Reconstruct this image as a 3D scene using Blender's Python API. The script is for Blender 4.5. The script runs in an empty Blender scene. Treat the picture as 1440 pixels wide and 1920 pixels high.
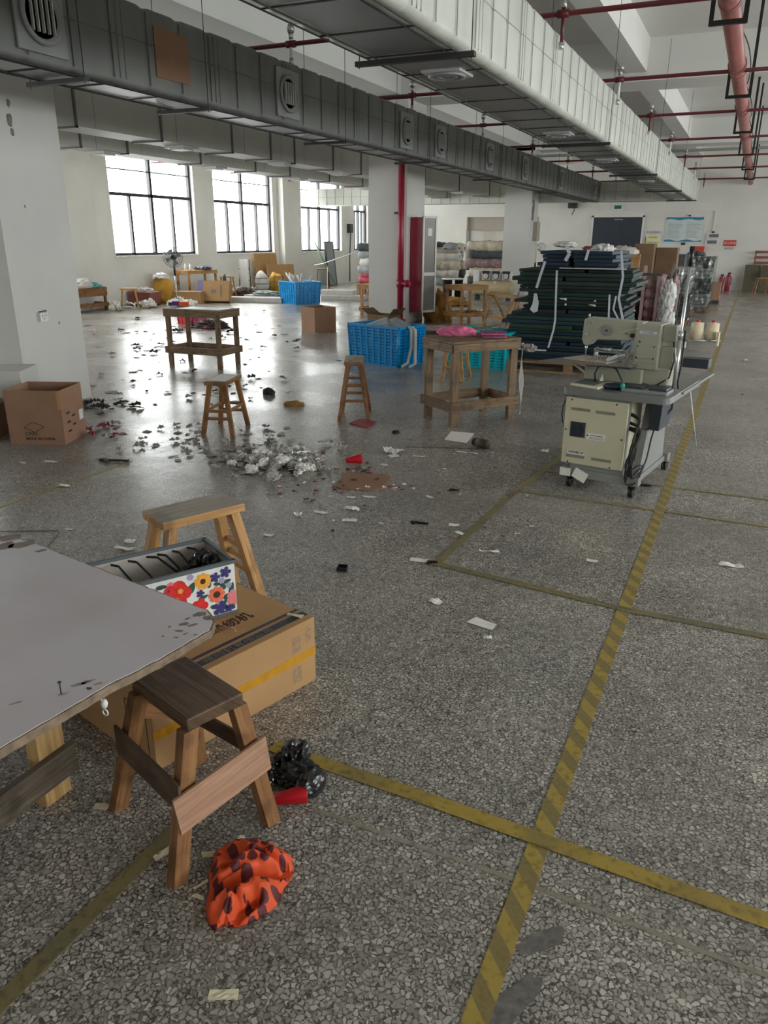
import bpy, bmesh, math, random
from mathutils import Vector, Matrix, noise
random.seed(7)
S = bpy.context.scene
COL = S.collection
# ------------------------------------------------------------------ camera
FPX, CH = 1428.0, 1.5
RX = Vector((0.90784171, 0.14548098, -0.39326671))     # world X in (right, down, forward)
RY = Vector((0.41928642, -0.30438885, 0.85530482))
RZ = Vector((0.00472458, -0.94137278, -0.33733509))
cam_d = bpy.data.cameras.new('camera'); cam = bpy.data.objects.new('camera', cam_d); COL.objects.link(cam)
cam_d.sensor_fit = 'VERTICAL'; cam_d.sensor_height = 36.0; cam_d.lens = FPX * 36.0 / 1920.0
cam_d.clip_start = 0.05; cam_d.clip_end = 200
cr = Vector((RX[0], RY[0], RZ[0])); cd = Vector((RX[1], RY[1], RZ[1])); cf = Vector((RX[2], RY[2], RZ[2]))
M3 = Matrix((cr, -cd, -cf)).transposed()
cam.matrix_world = Matrix.Translation((0, 0, CH)) @ M3.to_4x4()
S.camera = cam
S.view_settings.view_transform = 'Standard'; S.view_settings.look = 'None'
S.view_settings.gamma = 1.0; S.view_settings.use_curve_mapping = False
S.view_settings.exposure = 1.0
try:
    S.cycles.max_bounces = 12; S.cycles.diffuse_bounces = 9; S.cycles.glossy_bounces = 3
    S.cycles.transparent_max_bounces = 10; S.cycles.sample_clamp_indirect = 6.0
except Exception: pass
# ------------------------------------------------------------------ world: bright overcast daylight
W = bpy.data.worlds.new('overcast_sky'); S.world = W; W.use_nodes = True
wb = W.node_tree.nodes['Background']; wb.inputs[0].default_value = (1.0, 0.975, 0.925, 1); wb.inputs[1].default_value = 7.0
LX0, RX1, Y0, Y1, SLAB = -13.3, 7.2, -7.0, 27.6, 4.35
WIN_L = [(-5.2, -2.4), (-1.5, 1.3), (5.6, 8.4), (9.3, 12.1), (14.15, 17.15), (17.98, 20.85), (22.5, 25.25), (26.2, 27.35)]
WIN_R = [(-5.2, -2.4), (-1.3, 1.5), (2.6, 5.4), (6.6, 9.4), (10.5, 13.3), (14.4, 17.2), (18.4, 21.2), (22.4, 25.2)]
SILL, HEAD = 1.10, 3.30
def portal(x, ya, yb, side, zlo=SILL, zhi=HEAD):
    ld = bpy.data.lights.new('window_portal', 'AREA'); ld.shape = 'RECTANGLE'; ld.size = yb - ya; ld.size_y = zhi - zlo
    ld.cycles.is_portal = True
    o = bpy.data.objects.new('window_portal', ld); COL.objects.link(o)
    o.location = (x, (ya + yb) / 2, (zlo + zhi) / 2)
    o.rotation_euler = (math.pi / 2, 0, -math.pi / 2 if side < 0 else math.pi / 2)
for a, b in WIN_L: portal(LX0 - 0.26, a, b, -1)
for a, b in WIN_R: portal(RX1 + 0.26, a, b, 1)

# ------------------------------------------------------------------ helpers
def fp(px, py, z=0.0):
    """point of the horizontal plane z seen at a photo pixel"""
    r = Vector((px - 720.0, py - 960.0, FPX)); v = Vector((r.dot(RX), r.dot(RY), r.dot(RZ)))
    t = (z - CH) / v.z
    return Vector((v.x * t, v.y * t, z))
def tag(o, label=None, cat=None, group=None, kind=None):
    if label: o['label'] = label
    if cat: o['category'] = cat
    if group: o['group'] = group
    if kind: o['kind'] = kind
    return o
def empty(name, loc=(0, 0, 0), rz=0.0, label=None, cat=None, group=None):
    o = bpy.data.objects.new(name, None); COL.objects.link(o); o.empty_display_size = 0.1
    o.location = loc; o.rotation_euler = (0, 0, rz)
    return tag(o, label, cat, group)
def kids(o): return [c for c in bpy.data.objects if c.parent == o]
def copy_tree(o, parent=None):
    c = o.copy(); COL.objects.link(c)
    if parent is not None: c.parent = parent
    for ch in kids(o): copy_tree(ch, c)
    return c
class MB:
    def __init__(s): s.bm = bmesh.new(); s.uv = s.bm.loops.layers.uv.new('uv')
    def _faces(s, vs, fs, smooth=False, uvf=None):
        vv = [s.bm.verts.new(v) for v in vs]; out = []
        for f in fs:
            try: fc = s.bm.faces.new([vv[i] for i in f])
            except ValueError: continue
            fc.smooth = smooth
            if uvf:
                for l, i in zip(fc.loops, f): l[s.uv].uv = uvf(i, f)
            out.append(fc)
        return out
    def hexa(s, c, lens=None, fwd=None):
        """8 corners: bottom 4 (ccw), top 4"""
        c = [Vector(v) for v in c]
        ex = (c[1] - c[0]).length; ey = (c[3] - c[0]).length; ez = (c[4] - c[0]).length
        F = [(3, 2, 1, 0), (4, 5, 6, 7), (0, 1, 5, 4), (1, 2, 6, 5), (2, 3, 7, 6), (3, 0, 4, 7)]
        loc = [(0, 0, 0), (ex, 0, 0), (ex, ey, 0), (0, ey, 0), (0, 0, ez), (ex, 0, ez), (ex, ey, ez), (0, ey, ez)]
        ax = max(range(3), key=lambda i: (ex, ey, ez)[i]); ot = [i for i in range(3) if i != ax]
        off = random.random() * 20; off2 = random.random() * 20
        def uvf(i, f):
            p = loc[i]; return (p[ax] + off, p[ot[0]] + p[ot[1]] + off2)
        s._faces(c, F, False, uvf); return s
    def box(s, cx, cy, cz, sx, sy, sz, rz=0.0, taper=1.0):
        ca, sa = math.cos(rz), math.sin(rz); pts = []
        for k, tz in ((-1, 1.0), (1, taper)):
            for a, b in ((-1, -1), (1, -1), (1, 1), (-1, 1)):
                x, y = a * sx / 2 * tz, b * sy / 2 * tz
                pts.append((cx + x * ca - y * sa, cy + x * sa + y * ca, cz + k * sz / 2))
        s.hexa(pts); return s
    def b2(s, x0, x1, y0, y1, z0, z1): return s.box((x0 + x1) / 2, (y0 + y1) / 2, (z0 + z1) / 2, abs(x1 - x0), abs(y1 - y0), abs(z1 - z0))
    def bar(s, p0, p1, w, h, up=(0, 0, 1), flat=False):
        p0, p1 = Vector(p0), Vector(p1); d = (p1 - p0).normalized(); up = Vector(up)
        if abs(d.dot(up)) > 0.98: up = Vector((0, 1, 0))
        sx = d.cross(up).normalized(); u = sx.cross(d).normalized()
        c = []
        for p in (p0, p1):
            pass
        q = [p0 - sx * w / 2 - u * h / 2, p0 + sx * w / 2 - u * h / 2, p1 + sx * w / 2 - u * h / 2, p1 - sx * w / 2 - u * h / 2]
        t = [v + u * h for v in q]
        if flat:   # ends cut horizontally (legs on a floor)
            for L_ in (q, t):
                for i, pz in ((0, p0.z), (1, p0.z), (2, p1.z), (3, p1.z)):
                    if abs(d.z) > 0.2: L_[i] = L_[i] + d * ((pz - L_[i].z) / d.z)
        s.hexa(q + t); return s
    def tube(s, pts, r, seg=8, caps=True, rr=None):
        pts = [Vector(p) for p in pts]; n = len(pts); rings = []
        prev = None
        for i, p in enumerate(pts):
            d = (pts[min(i + 1, n - 1)] - pts[max(i - 1, 0)])
            if d.length < 1e-9: d = Vector((0, 0, 1))
            d.normalize()
            if prev is None:
                a = Vector((0, 0, 1)) if abs(d.z) < 0.9 else Vector((1, 0, 0))
                sx = d.cross(a).normalized()
            else:
                sx = (prev - d * prev.dot(d)).normalized()
            prev = sx; sy = d.cross(sx)
            rad = rr[i] if rr else r
            rings.append([s.bm.verts.new(p + (sx * math.cos(2 * math.pi * k / seg) + sy * math.sin(2 * math.pi * k / seg)) * rad) for k in range(seg)])
        for i in range(n - 1):
            for k in range(seg):
                f = s.bm.faces.new((rings[i][k], rings[i][(k + 1) % seg], rings[i + 1][(k + 1) % seg], rings[i + 1][k])); f.smooth = True
        if caps:
            for rg in (rings[0], rings[-1]):
                try: s.bm.faces.new(rg)
                except ValueError: pass
        return s
    def cyl(s, p0, p1, r0, r1=None, seg=20):
        r1 = r0 if r1 is None else r1
        return s.tube([p0, p1], r0, seg, True, [r0, r1])
    def lathe(s, prof, c=(0, 0, 0), seg=24, mtx=None):
        c = Vector(c); rings = []
        for r, z in prof:
            rg = []
            for k in range(seg):
                v = Vector((r * math.cos(2 * math.pi * k / seg), r * math.sin(2 * math.pi * k / seg), z))
                if mtx: v = mtx @ v
                rg.append(s.bm.verts.new(c + v))
            rings.append(rg)
        for i in range(len(rings) - 1):
            for k in range(seg):
                f = s.bm.faces.new((rings[i][k], rings[i][(k + 1) % seg], rings[i + 1][(k + 1) % seg], rings[i + 1][k])); f.smooth = True
        for rg, r in ((rings[0], prof[0][0]), (rings[-1], prof[-1][0])):
            if r > 1e-4:
                try: s.bm.faces.new(rg)
                except ValueError: pass
        return s
    def prism(s, poly, z0, z1, mtx=None):
        n = len(poly)
        lo = [Vector((p[0], p[1], z0)) for p in poly]; hi = [Vector((p[0], p[1], z1)) for p in poly]
        pts = lo + hi
        if mtx: pts = [mtx @ p for p in pts]
        fs = [tuple(reversed(range(n))), tuple(range(n, 2 * n))] + [(i, (i + 1) % n, n + (i + 1) % n, n + i) for i in range(n)]
        pl = list(poly) * 2
        s._faces(pts, fs, False, lambda i, f: (pl[i][0], pl[i][1])); return s
    def grid(s, fn, nu, nv, smooth=True, closed_u=False):
        """fn(u,v) -> point, thin single sheet"""
        V = [[s.bm.verts.new(fn(i / nu, j / nv)) for j in range(nv + 1)] for i in range(nu + (0 if closed_u else 1))]
        m = len(V)
        for i in range(nu if closed_u else nu):
            for j in range(nv):
                a, b = V[i % m], V[(i + 1) % m]
                try: f = s.bm.faces.new((a[j], b[j], b[j + 1], a[j + 1]))
                except ValueError: continue
                f.smooth = smooth
                for l, (uu, vv) in zip(f.loops, ((i / nu, j / nv), ((i + 1) / nu, j / nv), ((i + 1) / nu, (j + 1) / nv), (i / nu, (j + 1) / nv))): l[s.uv].uv = (uu, vv)
        return s
    def blob(s, c, rx, ry, rz, amp=0.2, fr=2.0, sub=3, seed=0.0, flat=None, ridge=False, rot=0.0):
        r = bmesh.ops.create_icosphere(s.bm, subdivisions=sub, radius=1.0)
        ca, sa = math.cos(rot), math.sin(rot)
        for v in r['verts']:
            n = v.co.copy(); sd = Vector((seed * 3.1, seed * 1.7, seed))
            k = noise.noise(n * fr + sd) + 0.5 * noise.noise(n * fr * 2.3 + sd)
            if ridge: k = 0.6 - abs(noise.noise(n * fr + sd)) * 2.4 + 0.5 * (0.4 - abs(noise.noise(n * fr * 2.2 + sd)) * 2)
            m = 1 + amp * k
            p = Vector((n.x * rx * m, n.y * ry * m, n.z * rz * m))
            p = Vector((p.x * ca - p.y * sa, p.x * sa + p.y * ca, p.z))
            v.co = Vector(c) + p
            if flat is not None and v.co.z < flat: v.co.z = flat + (v.co.z - flat) * 0.03
        for v in r['verts']:
            for f in v.link_faces: f.smooth = True
        return s
    def done(s, name, mat, parent=None, bevel=0.0, recalc=True, flat=False):
        if flat:
            for f in s.bm.faces: f.smooth = False
        if recalc: bmesh.ops.recalc_face_normals(s.bm, faces=s.bm.faces[:])
        me = bpy.data.meshes.new(name); s.bm.to_mesh(me); s.bm.free()
        me.materials.append(mat)
        o = bpy.data.objects.new(name, me); COL.objects.link(o)
        if parent is not None: o.parent = parent
        if bevel:
            m = o.modifiers.new('bevel', 'BEVEL'); m.width = bevel; m.segments = 2; m.limit_method = 'ANGLE'
        return o
ORD = ('first', 'second', 'third', 'fourth', 'fifth', 'sixth', 'seventh', 'eighth', 'ninth', 'tenth', 'eleventh', 'twelfth')
def nth(i, n): return 'nearest to the camera' if i == 0 else ('farthest from the camera' if i == n - 1 else ORD[i] + ' from the camera')
def numword(n):
    a = 'one two three four five six seven eight nine ten eleven twelve thirteen fourteen fifteen sixteen seventeen eighteen nineteen'.split()
    return a[n - 1] if n < 20 else ('twenty' if n < 30 else 'thirty') + ('' if n % 10 == 0 else ' ' + a[n % 10 - 1])
def struct(o): o['kind'] = 'structure'; return o
def text(name, body, mat, size, mtx, parent=None, align='CENTER', thick=0.0004, bold=0.0, sx=1.0):
    cu = bpy.data.curves.new(name, 'FONT'); cu.body = body; cu.size = size; cu.align_x = align; cu.align_y = 'CENTER'
    cu.extrude = thick; cu.offset = bold; cu.resolution_u = 3
    t = bpy.data.objects.new(name, cu); COL.objects.link(t)
    dg = bpy.context.evaluated_depsgraph_get(); dg.update()
    me = bpy.data.meshes.new_from_object(t.evaluated_get(dg)); bpy.data.objects.remove(t); bpy.data.curves.remove(cu)
    me.name = name
    me.transform(Matrix.Diagonal((sx, 1, 1, 1))); me.transform(mtx)
    me.materials.clear(); me.materials.append(mat)
    o = bpy.data.objects.new(name, me); COL.objects.link(o)
    if parent is not None: o.parent = parent
    return o
def frame(o, x, y):
    """matrix with text x along x, y along y, origin o"""
    x = Vector(x).normalized(); y = Vector(y); z = x.cross(y).normalized(); y = z.cross(x)
    return Matrix(((x.x, y.x, z.x, o[0]), (x.y, y.y, z.y, o[1]), (x.z, y.z, z.z, o[2]), (0, 0, 0, 1)))
# ------------------------------------------------------------------ materials
def newmat(name):
    m = bpy.data.materials.new(name); m.use_nodes = True
    nt = m.node_tree; b = nt.nodes['Principled BSDF']; return m, nt, b
def nd(nt, t, **kw):
    n = nt.nodes.new(t)
    for k, v in kw.items():
        if k.startswith('i_'): n.inputs[int(k[2:]) if k[2:].isdigit() else k[2:].replace('_', ' ')].default_value = v
        else: setattr(n, k, v)
    return n
def c4(c): return (c[0], c[1], c[2], 1)
def mat(name, col, rough=0.6, metal=0.0, var=0.12, scale=6.0, bump=0.0, bscale=40.0, emit=0.0, alpha=1.0, spec=0.5, trans=0.0):
    m, nt, b = newmat(name)
    b.inputs['Roughness'].default_value = rough; b.inputs['Metallic'].default_value = metal
    b.inputs['Specular IOR Level'].default_value = spec
    tc = nd(nt, 'ShaderNodeTexCoord')
    if var > 0:
        n = nd(nt, 'ShaderNodeTexNoise'); n.inputs['Scale'].default_value = scale; n.inputs['Detail'].default_value = 5
        nt.links.new(tc.outputs['Object'], n.inputs['Vector'])
        r = nd(nt, 'ShaderNodeValToRGB'); r.color_ramp.elements[0].position = 0.3; r.color_ramp.elements[1].position = 0.7
        r.color_ramp.elements[0].color = c4([max(0, x * (1 - var)) for x in col]); r.color_ramp.elements[1].color = c4([min(1, x * (1 + var)) for x in col])
        nt.links.new(n.outputs['Fac'], r.inputs[0]); nt.links.new(r.outputs[0], b.inputs['Base Color'])
    else: b.inputs['Base Color'].default_value = c4(col)
    if bump:
        n2 = nd(nt, 'ShaderNodeTexNoise'); n2.inputs['Scale'].default_value = bscale; n2.inputs['Detail'].default_value = 4
        nt.links.new(tc.outputs['Object'], n2.inputs['Vector'])
        bp = nd(nt, 'ShaderNodeBump'); bp.inputs['Strength'].default_value = bump; bp.inputs['Distance'].default_value = 0.01
        nt.links.new(n2.outputs['Fac'], bp.inputs['Height']); nt.links.new(bp.outputs[0], b.inputs['Normal'])
    if emit: b.inputs['Emission Color'].default_value = c4(col); b.inputs['Emission Strength'].default_value = emit
    if alpha < 1: b.inputs['Alpha'].default_value = alpha
    if trans: b.inputs['Transmission Weight'].default_value = trans
    return m
def wood(name, ca, cb, rough=0.6, grain=14.0, stain=None, uv=True):
    m, nt, b = newmat(name); b.inputs['Roughness'].default_value = rough; b.inputs['Specular IOR Level'].default_value = 0.3
    tc = nd(nt, 'ShaderNodeTexCoord'); mp = nd(nt, 'ShaderNodeMapping'); mp.inputs['Scale'].default_value = (2.2, grain * 3, 1) if uv else (grain, grain, 2)
    nt.links.new(tc.outputs['UV' if uv else 'Object'], mp.inputs[0])
    n = nd(nt, 'ShaderNodeTexNoise'); n.inputs['Scale'].default_value = 1.6; n.inputs['Detail'].default_value = 7; n.inputs['Distortion'].default_value = 1.2
    nt.links.new(mp.outputs[0], n.inputs['Vector'])
    r = nd(nt, 'ShaderNodeValToRGB'); r.color_ramp.elements[0].position = 0.35; r.color_ramp.elements[1].position = 0.65
    r.color_ramp.elements[0].color = c4(ca); r.color_ramp.elements[1].color = c4(cb); nt.links.new(n.outputs['Fac'], r.inputs[0])
    out = r.outputs[0]
    n3 = nd(nt, 'ShaderNodeTexNoise'); n3.inputs['Scale'].default_value = 9; n3.inputs['Detail'].default_value = 6; nt.links.new(tc.outputs['Object'], n3.inputs['Vector'])
    r3 = nd(nt, 'ShaderNodeValToRGB'); r3.color_ramp.elements[0].position = 0.52; r3.color_ramp.elements[1].position = 0.75
    nt.links.new(n3.outputs['Fac'], r3.inputs[0])
    mx = nd(nt, 'ShaderNodeMix', data_type='RGBA'); nt.links.new(r3.outputs[0], mx.inputs[0]); nt.links.new(out, mx.inputs[6])
    st = stain or [x * 0.45 for x in ca]; mx.inputs[7].default_value = c4(st); out = mx.outputs[2]
    nt.links.new(out, b.inputs['Base Color'])
    bp = nd(nt, 'ShaderNodeBump'); bp.inputs['Strength'].default_value = 0.25; bp.inputs['Distance'].default_value = 0.003
    nt.links.new(n.outputs['Fac'], bp.inputs['Height']); nt.links.new(bp.outputs[0], b.inputs['Normal'])
    return m
M = {}
# terrazzo floor
def terrazzo():
    m, nt, b = newmat('terrazzo'); L = nt.links.new
    tc = nd(nt, 'ShaderNodeTexCoord')
    wn = nd(nt, 'ShaderNodeTexNoise'); wn.inputs['Scale'].default_value = 60; L(tc.outputs['Object'], wn.inputs['Vector'])
    wa = nd(nt, 'ShaderNodeMix', data_type='RGBA'); wa.inputs[0].default_value = 0.016; L(tc.outputs['Object'], wa.inputs[6]); L(wn.outputs['Color'], wa.inputs[7])
    v = nd(nt, 'ShaderNodeTexVoronoi'); v.inputs['Scale'].default_value = 74; L(wa.outputs[2], v.inputs['Vector'])
    ve = nd(nt, 'ShaderNodeTexVoronoi', feature='DISTANCE_TO_EDGE'); ve.inputs['Scale'].default_value = 74; L(wa.outputs[2], ve.inputs['Vector'])
    sep = nd(nt, 'ShaderNodeSeparateColor'); L(v.outputs['Color'], sep.inputs[0])
    chip = nd(nt, 'ShaderNodeValToRGB'); e = chip.color_ramp.elements
    e[0].position = 0.0; e[0].color = (0.23, 0.213, 0.192, 1); e[1].position = 1.0; e[1].color = (0.56, 0.525, 0.475, 1)
    x = e.new(0.3); x.color = (0.33, 0.308, 0.278, 1); x = e.new(0.75); x.color = (0.42, 0.393, 0.355, 1)
    L(sep.outputs[0], chip.inputs[0])
    v2 = nd(nt, 'ShaderNodeTexVoronoi'); v2.inputs['Scale'].default_value = 190; L(wa.outputs[2], v2.inputs['Vector'])
    s2_ = nd(nt, 'ShaderNodeSeparateColor'); L(v2.outputs['Color'], s2_.inputs[0])
    small = nd(nt, 'ShaderNodeValToRGB'); e = small.color_ramp.elements; e[0].position = 0.3; e[0].color = (0.08, 0.073, 0.064, 1); e[1].position = 1.0; e[1].color = (0.30, 0.278, 0.248, 1)
    L(s2_.outputs[1], small.inputs[0])
    ed = nd(nt, 'ShaderNodeMath', operation='MULTIPLY_ADD'); L(sep.outputs[2], ed.inputs[0]); ed.inputs[1].default_value = -0.13; L(ve.outputs['Distance'], ed.inputs[2])
    edge = nd(nt, 'ShaderNodeMapRange'); edge.inputs[1].default_value = 0.03; edge.inputs[2].default_value = 0.10; L(ed.outputs[0], edge.inputs[0])
    mx = nd(nt, 'ShaderNodeMix', data_type='RGBA'); L(small.outputs[0], mx.inputs[6]); L(edge.outputs[0], mx.inputs[0]); L(chip.outputs[0], mx.inputs[7])
    # large dirt patches that belong to the floor
    n = nd(nt, 'ShaderNodeTexNoise'); n.inputs['Scale'].default_value = 1.3; n.inputs['Detail'].default_value = 9; n.inputs['Roughness'].default_value = 0.65; L(tc.outputs['Object'], n.inputs['Vector'])
    dr = nd(nt, 'ShaderNodeMapRange'); dr.inputs[1].default_value = 0.35; dr.inputs[2].default_value = 0.62; dr.inputs[3].default_value = 0.82; dr.inputs[4].default_value = 1.25; L(n.outputs['Fac'], dr.inputs[0])
    mul = nd(nt, 'ShaderNodeMix', data_type='RGBA', blend_type='MULTIPLY'); mul.inputs[0].default_value = 1.0
    L(mx.outputs[2], mul.inputs[6]); L(dr.outputs[0], mul.inputs[7]); L(mul.outputs[2], b.inputs['Base Color'])
    n2 = nd(nt, 'ShaderNodeTexNoise'); n2.inputs['Scale'].default_value = 0.9; n2.inputs['Detail'].default_value = 8; L(tc.outputs['Object'], n2.inputs['Vector'])
    rr = nd(nt, 'ShaderNodeMapRange'); rr.inputs[1].default_value = 0.35; rr.inputs[2].default_value = 0.65; rr.inputs[3].default_value = 0.20; rr.inputs[4].default_value = 0.34; L(n2.outputs['Fac'], rr.inputs[0])
    L(rr.outputs[0], b.inputs['Roughness']); b.inputs['Specular IOR Level'].default_value = 0.5
    bn = nd(nt, 'ShaderNodeTexNoise'); bn.inputs['Scale'].default_value = 5; bn.inputs['Detail'].default_value = 3; L(tc.outputs['Object'], bn.inputs['Vector'])
    bp = nd(nt, 'ShaderNodeBump'); bp.inputs['Strength'].default_value = 0.12; bp.inputs['Distance'].default_value = 0.02; L(bn.outputs['Fac'], bp.inputs['Height']); L(bp.outputs[0], b.inputs['Normal'])
    return m
M['terrazzo'] = terrazzo()
M['wall'] = mat('white_wall_paint', (0.70, 0.685, 0.64), 0.75, var=0.06, scale=1.2, bump=0.05, bscale=9)
M['pillar'] = mat('pillar_paint', (0.60, 0.595, 0.57), 0.7, var=0.05, scale=1.5, bump=0.04, bscale=8)
M['ceil'] = mat('ceiling_paint', (0.72, 0.72, 0.69), 0.85, var=0.04, scale=0.8)
M['chip'] = mat('bare_plaster', (0.22, 0.20, 0.18), 0.9)
M['frame'] = mat('dark_window_aluminium', (0.035, 0.035, 0.038), 0.4, metal=0.3, var=0.1)
M['sill'] = mat('sill_plaster', (0.72, 0.70, 0.66), 0.8)
def glass(name, tint=(0.95, 0.98, 1.0), gl=0.07):
    m = bpy.data.materials.new(name); m.use_nodes = True; nt = m.node_tree; nt.nodes.clear()
    o = nd(nt, 'ShaderNodeOutputMaterial'); t = nd(nt, 'ShaderNodeBsdfTransparent'); t.inputs[0].default_value = c4(tint)
    g = nd(nt, 'ShaderNodeBsdfGlossy'); g.inputs['Roughness'].default_value = 0.05; mx = nd(nt, 'ShaderNodeMixShader'); mx.inputs[0].default_value = gl
    nt.links.new(t.outputs[0], mx.inputs[1]); nt.links.new(g.outputs[0], mx.inputs[2]); nt.links.new(mx.outputs[0], o.inputs[0]); return m
M['glass'] = glass('window_glass')
M['film'] = glass('clear_plastic_film', (0.80, 0.82, 0.82), 0.22)
M['film'].node_tree.nodes['Glossy BSDF'].inputs['Roughness'].default_value = 0.18
M['yellow'] = None
def tape(name, ca, cb, stripes):
    m, nt, b = newmat(name); L = nt.links.new; b.inputs['Roughness'].default_value = 0.5
    tc = nd(nt, 'ShaderNodeTexCoord'); n = nd(nt, 'ShaderNodeTexNoise'); n.inputs['Scale'].default_value = 45; n.inputs['Detail'].default_value = 8; L(tc.outputs['Object'], n.inputs['Vector'])
    n2 = nd(nt, 'ShaderNodeTexNoise'); n2.inputs['Scale'].default_value = 5; n2.inputs['Detail'].default_value = 8; L(tc.outputs['Object'], n2.inputs['Vector'])
    base = nd(nt, 'ShaderNodeMix', data_type='RGBA'); base.inputs[6].default_value = c4(ca); base.inputs[7].default_value = c4(cb)
    if stripes:
        sp = nd(nt, 'ShaderNodeSeparateXYZ'); L(tc.outputs['Object'], sp.inputs[0])
        a = nd(nt, 'ShaderNodeMath', operation='MULTIPLY_ADD'); L(sp.outputs[0], a.inputs[0]); a.inputs[1].default_value = 1.1; L(sp.outputs[1], a.inputs[2])
        f = nd(nt, 'ShaderNodeMath', operation='MULTIPLY'); L(a.outputs[0], f.inputs[0]); f.inputs[1].default_value = 8.2
        fr = nd(nt, 'ShaderNodeMath', operation='FRACT'); L(f.outputs[0], fr.inputs[0])
        gt = nd(nt, 'ShaderNodeMath', operation='GREATER_THAN'); L(fr.outputs[0], gt.inputs[0]); gt.inputs[1].default_value = 0.5
        k = nd(nt, 'ShaderNodeMath', operation='MULTIPLY'); L(gt.outputs[0], k.inputs[0])
        mr = nd(nt, 'ShaderNodeMapRange'); mr.inputs[1].default_value = 0.35; mr.inputs[2].default_value = 0.6; mr.inputs[3].default_value = 0.5; mr.inputs[4].default_value = 1.0; L(n.outputs['Fac'], mr.inputs[0])
        L(mr.outputs[0], k.inputs[1]); L(k.outputs[0], base.inputs[0])
    else:
        mr = nd(nt, 'ShaderNodeMapRange'); mr.inputs[1].default_value = 0.42; mr.inputs[2].default_value = 0.7; L(n2.outputs['Fac'], mr.inputs[0]); L(mr.outputs[0], base.inputs[0])
    dk = nd(nt, 'ShaderNodeMapRange'); dk.inputs[1].default_value = 0.3; dk.inputs[2].default_value = 0.5; dk.inputs[3].default_value = 0.6; dk.inputs[4].default_value = 1.0; L(n.outputs['Fac'], dk.inputs[0])
    mu = nd(nt, 'ShaderNodeMix', data_type='RGBA', blend_type='MULTIPLY'); mu.inputs[0].default_value = 1; L(base.outputs[2], mu.inputs[6]); L(dk.outputs[0], mu.inputs[7])
    L(mu.outputs[2], b.inputs['Base Color']); return m
M['tape_hazard'] = tape('hazard_tape', (0.38, 0.275, 0.06), (0.20, 0.16, 0.07), True)
M['tape_yellow'] = tape('yellow_tape', (0.38, 0.27, 0.05), (0.24, 0.18, 0.06), False)
M['tape_worn'] = tape('worn_olive_tape', (0.21, 0.175, 0.08), (0.155, 0.135, 0.08), False)
M['tape_faint'] = tape('faint_tape', (0.30, 0.245, 0.10), (0.22, 0.195, 0.14), False)
M['tape_faint2'] = tape('ghost_line', (0.27, 0.235, 0.18), (0.30, 0.275, 0.24), False)
# ducts
M['duct_light'] = mat('pale_duct_wrap', (0.56, 0.575, 0.52), 0.45, metal=0.0, var=0.10, scale=2.5, bump=0.15, bscale=14)
M['duct_grey'] = mat('grey_duct_wrap', (0.17, 0.175, 0.17), 0.5, metal=0.0, var=0.18, scale=2.0, bump=0.15, bscale=14)
M['duct_metal'] = mat('galvanised_sheet', (0.40, 0.40, 0.36), 0.5, metal=0.1, var=0.06, scale=1.5)
M['duct_under'] = mat('duct_underside_foil', (0.24, 0.25, 0.25), 0.35, metal=0.35, var=0.12, scale=2)
M['seam_light'] = mat('pale_duct_seam', (0.36, 0.37, 0.345), 0.5, var=0.1)
M['seam'] = mat('duct_seam_strap', (0.11, 0.115, 0.11), 0.5, var=0.1)
M['steel_dark'] = mat('dark_steel', (0.05, 0.05, 0.05), 0.5, metal=0.5, var=0.1)
M['black'] = mat('black_plastic', (0.012, 0.012, 0.013), 0.35, var=0.1)
M['vent'] = mat('vent_plastic', (0.55, 0.56, 0.55), 0.4, var=0.04)
M['vent_grey'] = mat('grey_vent_plastic', (0.28, 0.29, 0.29), 0.4, var=0.06)
M['vent_dark'] = mat('vent_hollow', (0.16, 0.16, 0.17), 0.6)
M['red_pipe'] = mat('dark_red_pipe_paint', (0.12, 0.014, 0.018), 0.4, var=0.12)
M['pink_pipe'] = mat('faded_red_pipe_paint', (0.34, 0.12, 0.11), 0.45, var=0.2, scale=4)
M['red_riser'] = mat('bright_red_pipe_paint', (0.30, 0.012, 0.035), 0.35, var=0.1)
M['silver'] = mat('silver_metal', (0.6, 0.6, 0.6), 0.3, metal=0.8, var=0.05)
M['chrome'] = mat('chrome', (0.8, 0.8, 0.8), 0.12, metal=1.0, var=0.0)
M['cable'] = mat('black_cable', (0.015, 0.015, 0.015), 0.5, var=0.0)
M['card'] = mat('cardboard', (0.30, 0.175, 0.115), 0.8, var=0.08, scale=5, spec=0.2)
M['card_tan'] = mat('tan_cardboard', (0.42, 0.25, 0.115), 0.75, var=0.08, scale=5, spec=0.25)
M['card_grey'] = mat('dull_cardboard', (0.20, 0.13, 0.08), 0.85, var=0.1, spec=0.2)
M['ink'] = mat('printed_ink', (0.03, 0.022, 0.018), 0.7, var=0)
M['ink_navy'] = mat('navy_print', (0.03, 0.035, 0.05), 0.5, var=0.15, scale=20)
M['ink_grey'] = mat('grey_print', (0.16, 0.15, 0.15), 0.6, var=0.1)
M['ink_blue'] = mat('blue_print', (0.14, 0.16, 0.35), 0.6, var=0.1)
M['tape_y'] = mat('yellow_packing_tape', (0.55, 0.27, 0.02), 0.3, var=0.15, scale=18)
M['wood_light'] = wood('pine_stool_wood', (0.36, 0.185, 0.07), (0.55, 0.32, 0.13), 0.5)
M['wood_brown'] = wood('brown_stool_wood', (0.20, 0.095, 0.04), (0.33, 0.165, 0.07), 0.5)
M['wood_dark'] = wood('dark_stained_seat_wood', (0.075, 0.045, 0.028), (0.15, 0.095, 0.06), 0.45, stain=(0.02, 0.013, 0.01))
M['wood_dirty'] = wood('greyed_seat_wood', (0.20, 0.155, 0.11), (0.33, 0.265, 0.19), 0.5, stain=(0.06, 0.055, 0.05))
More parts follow.
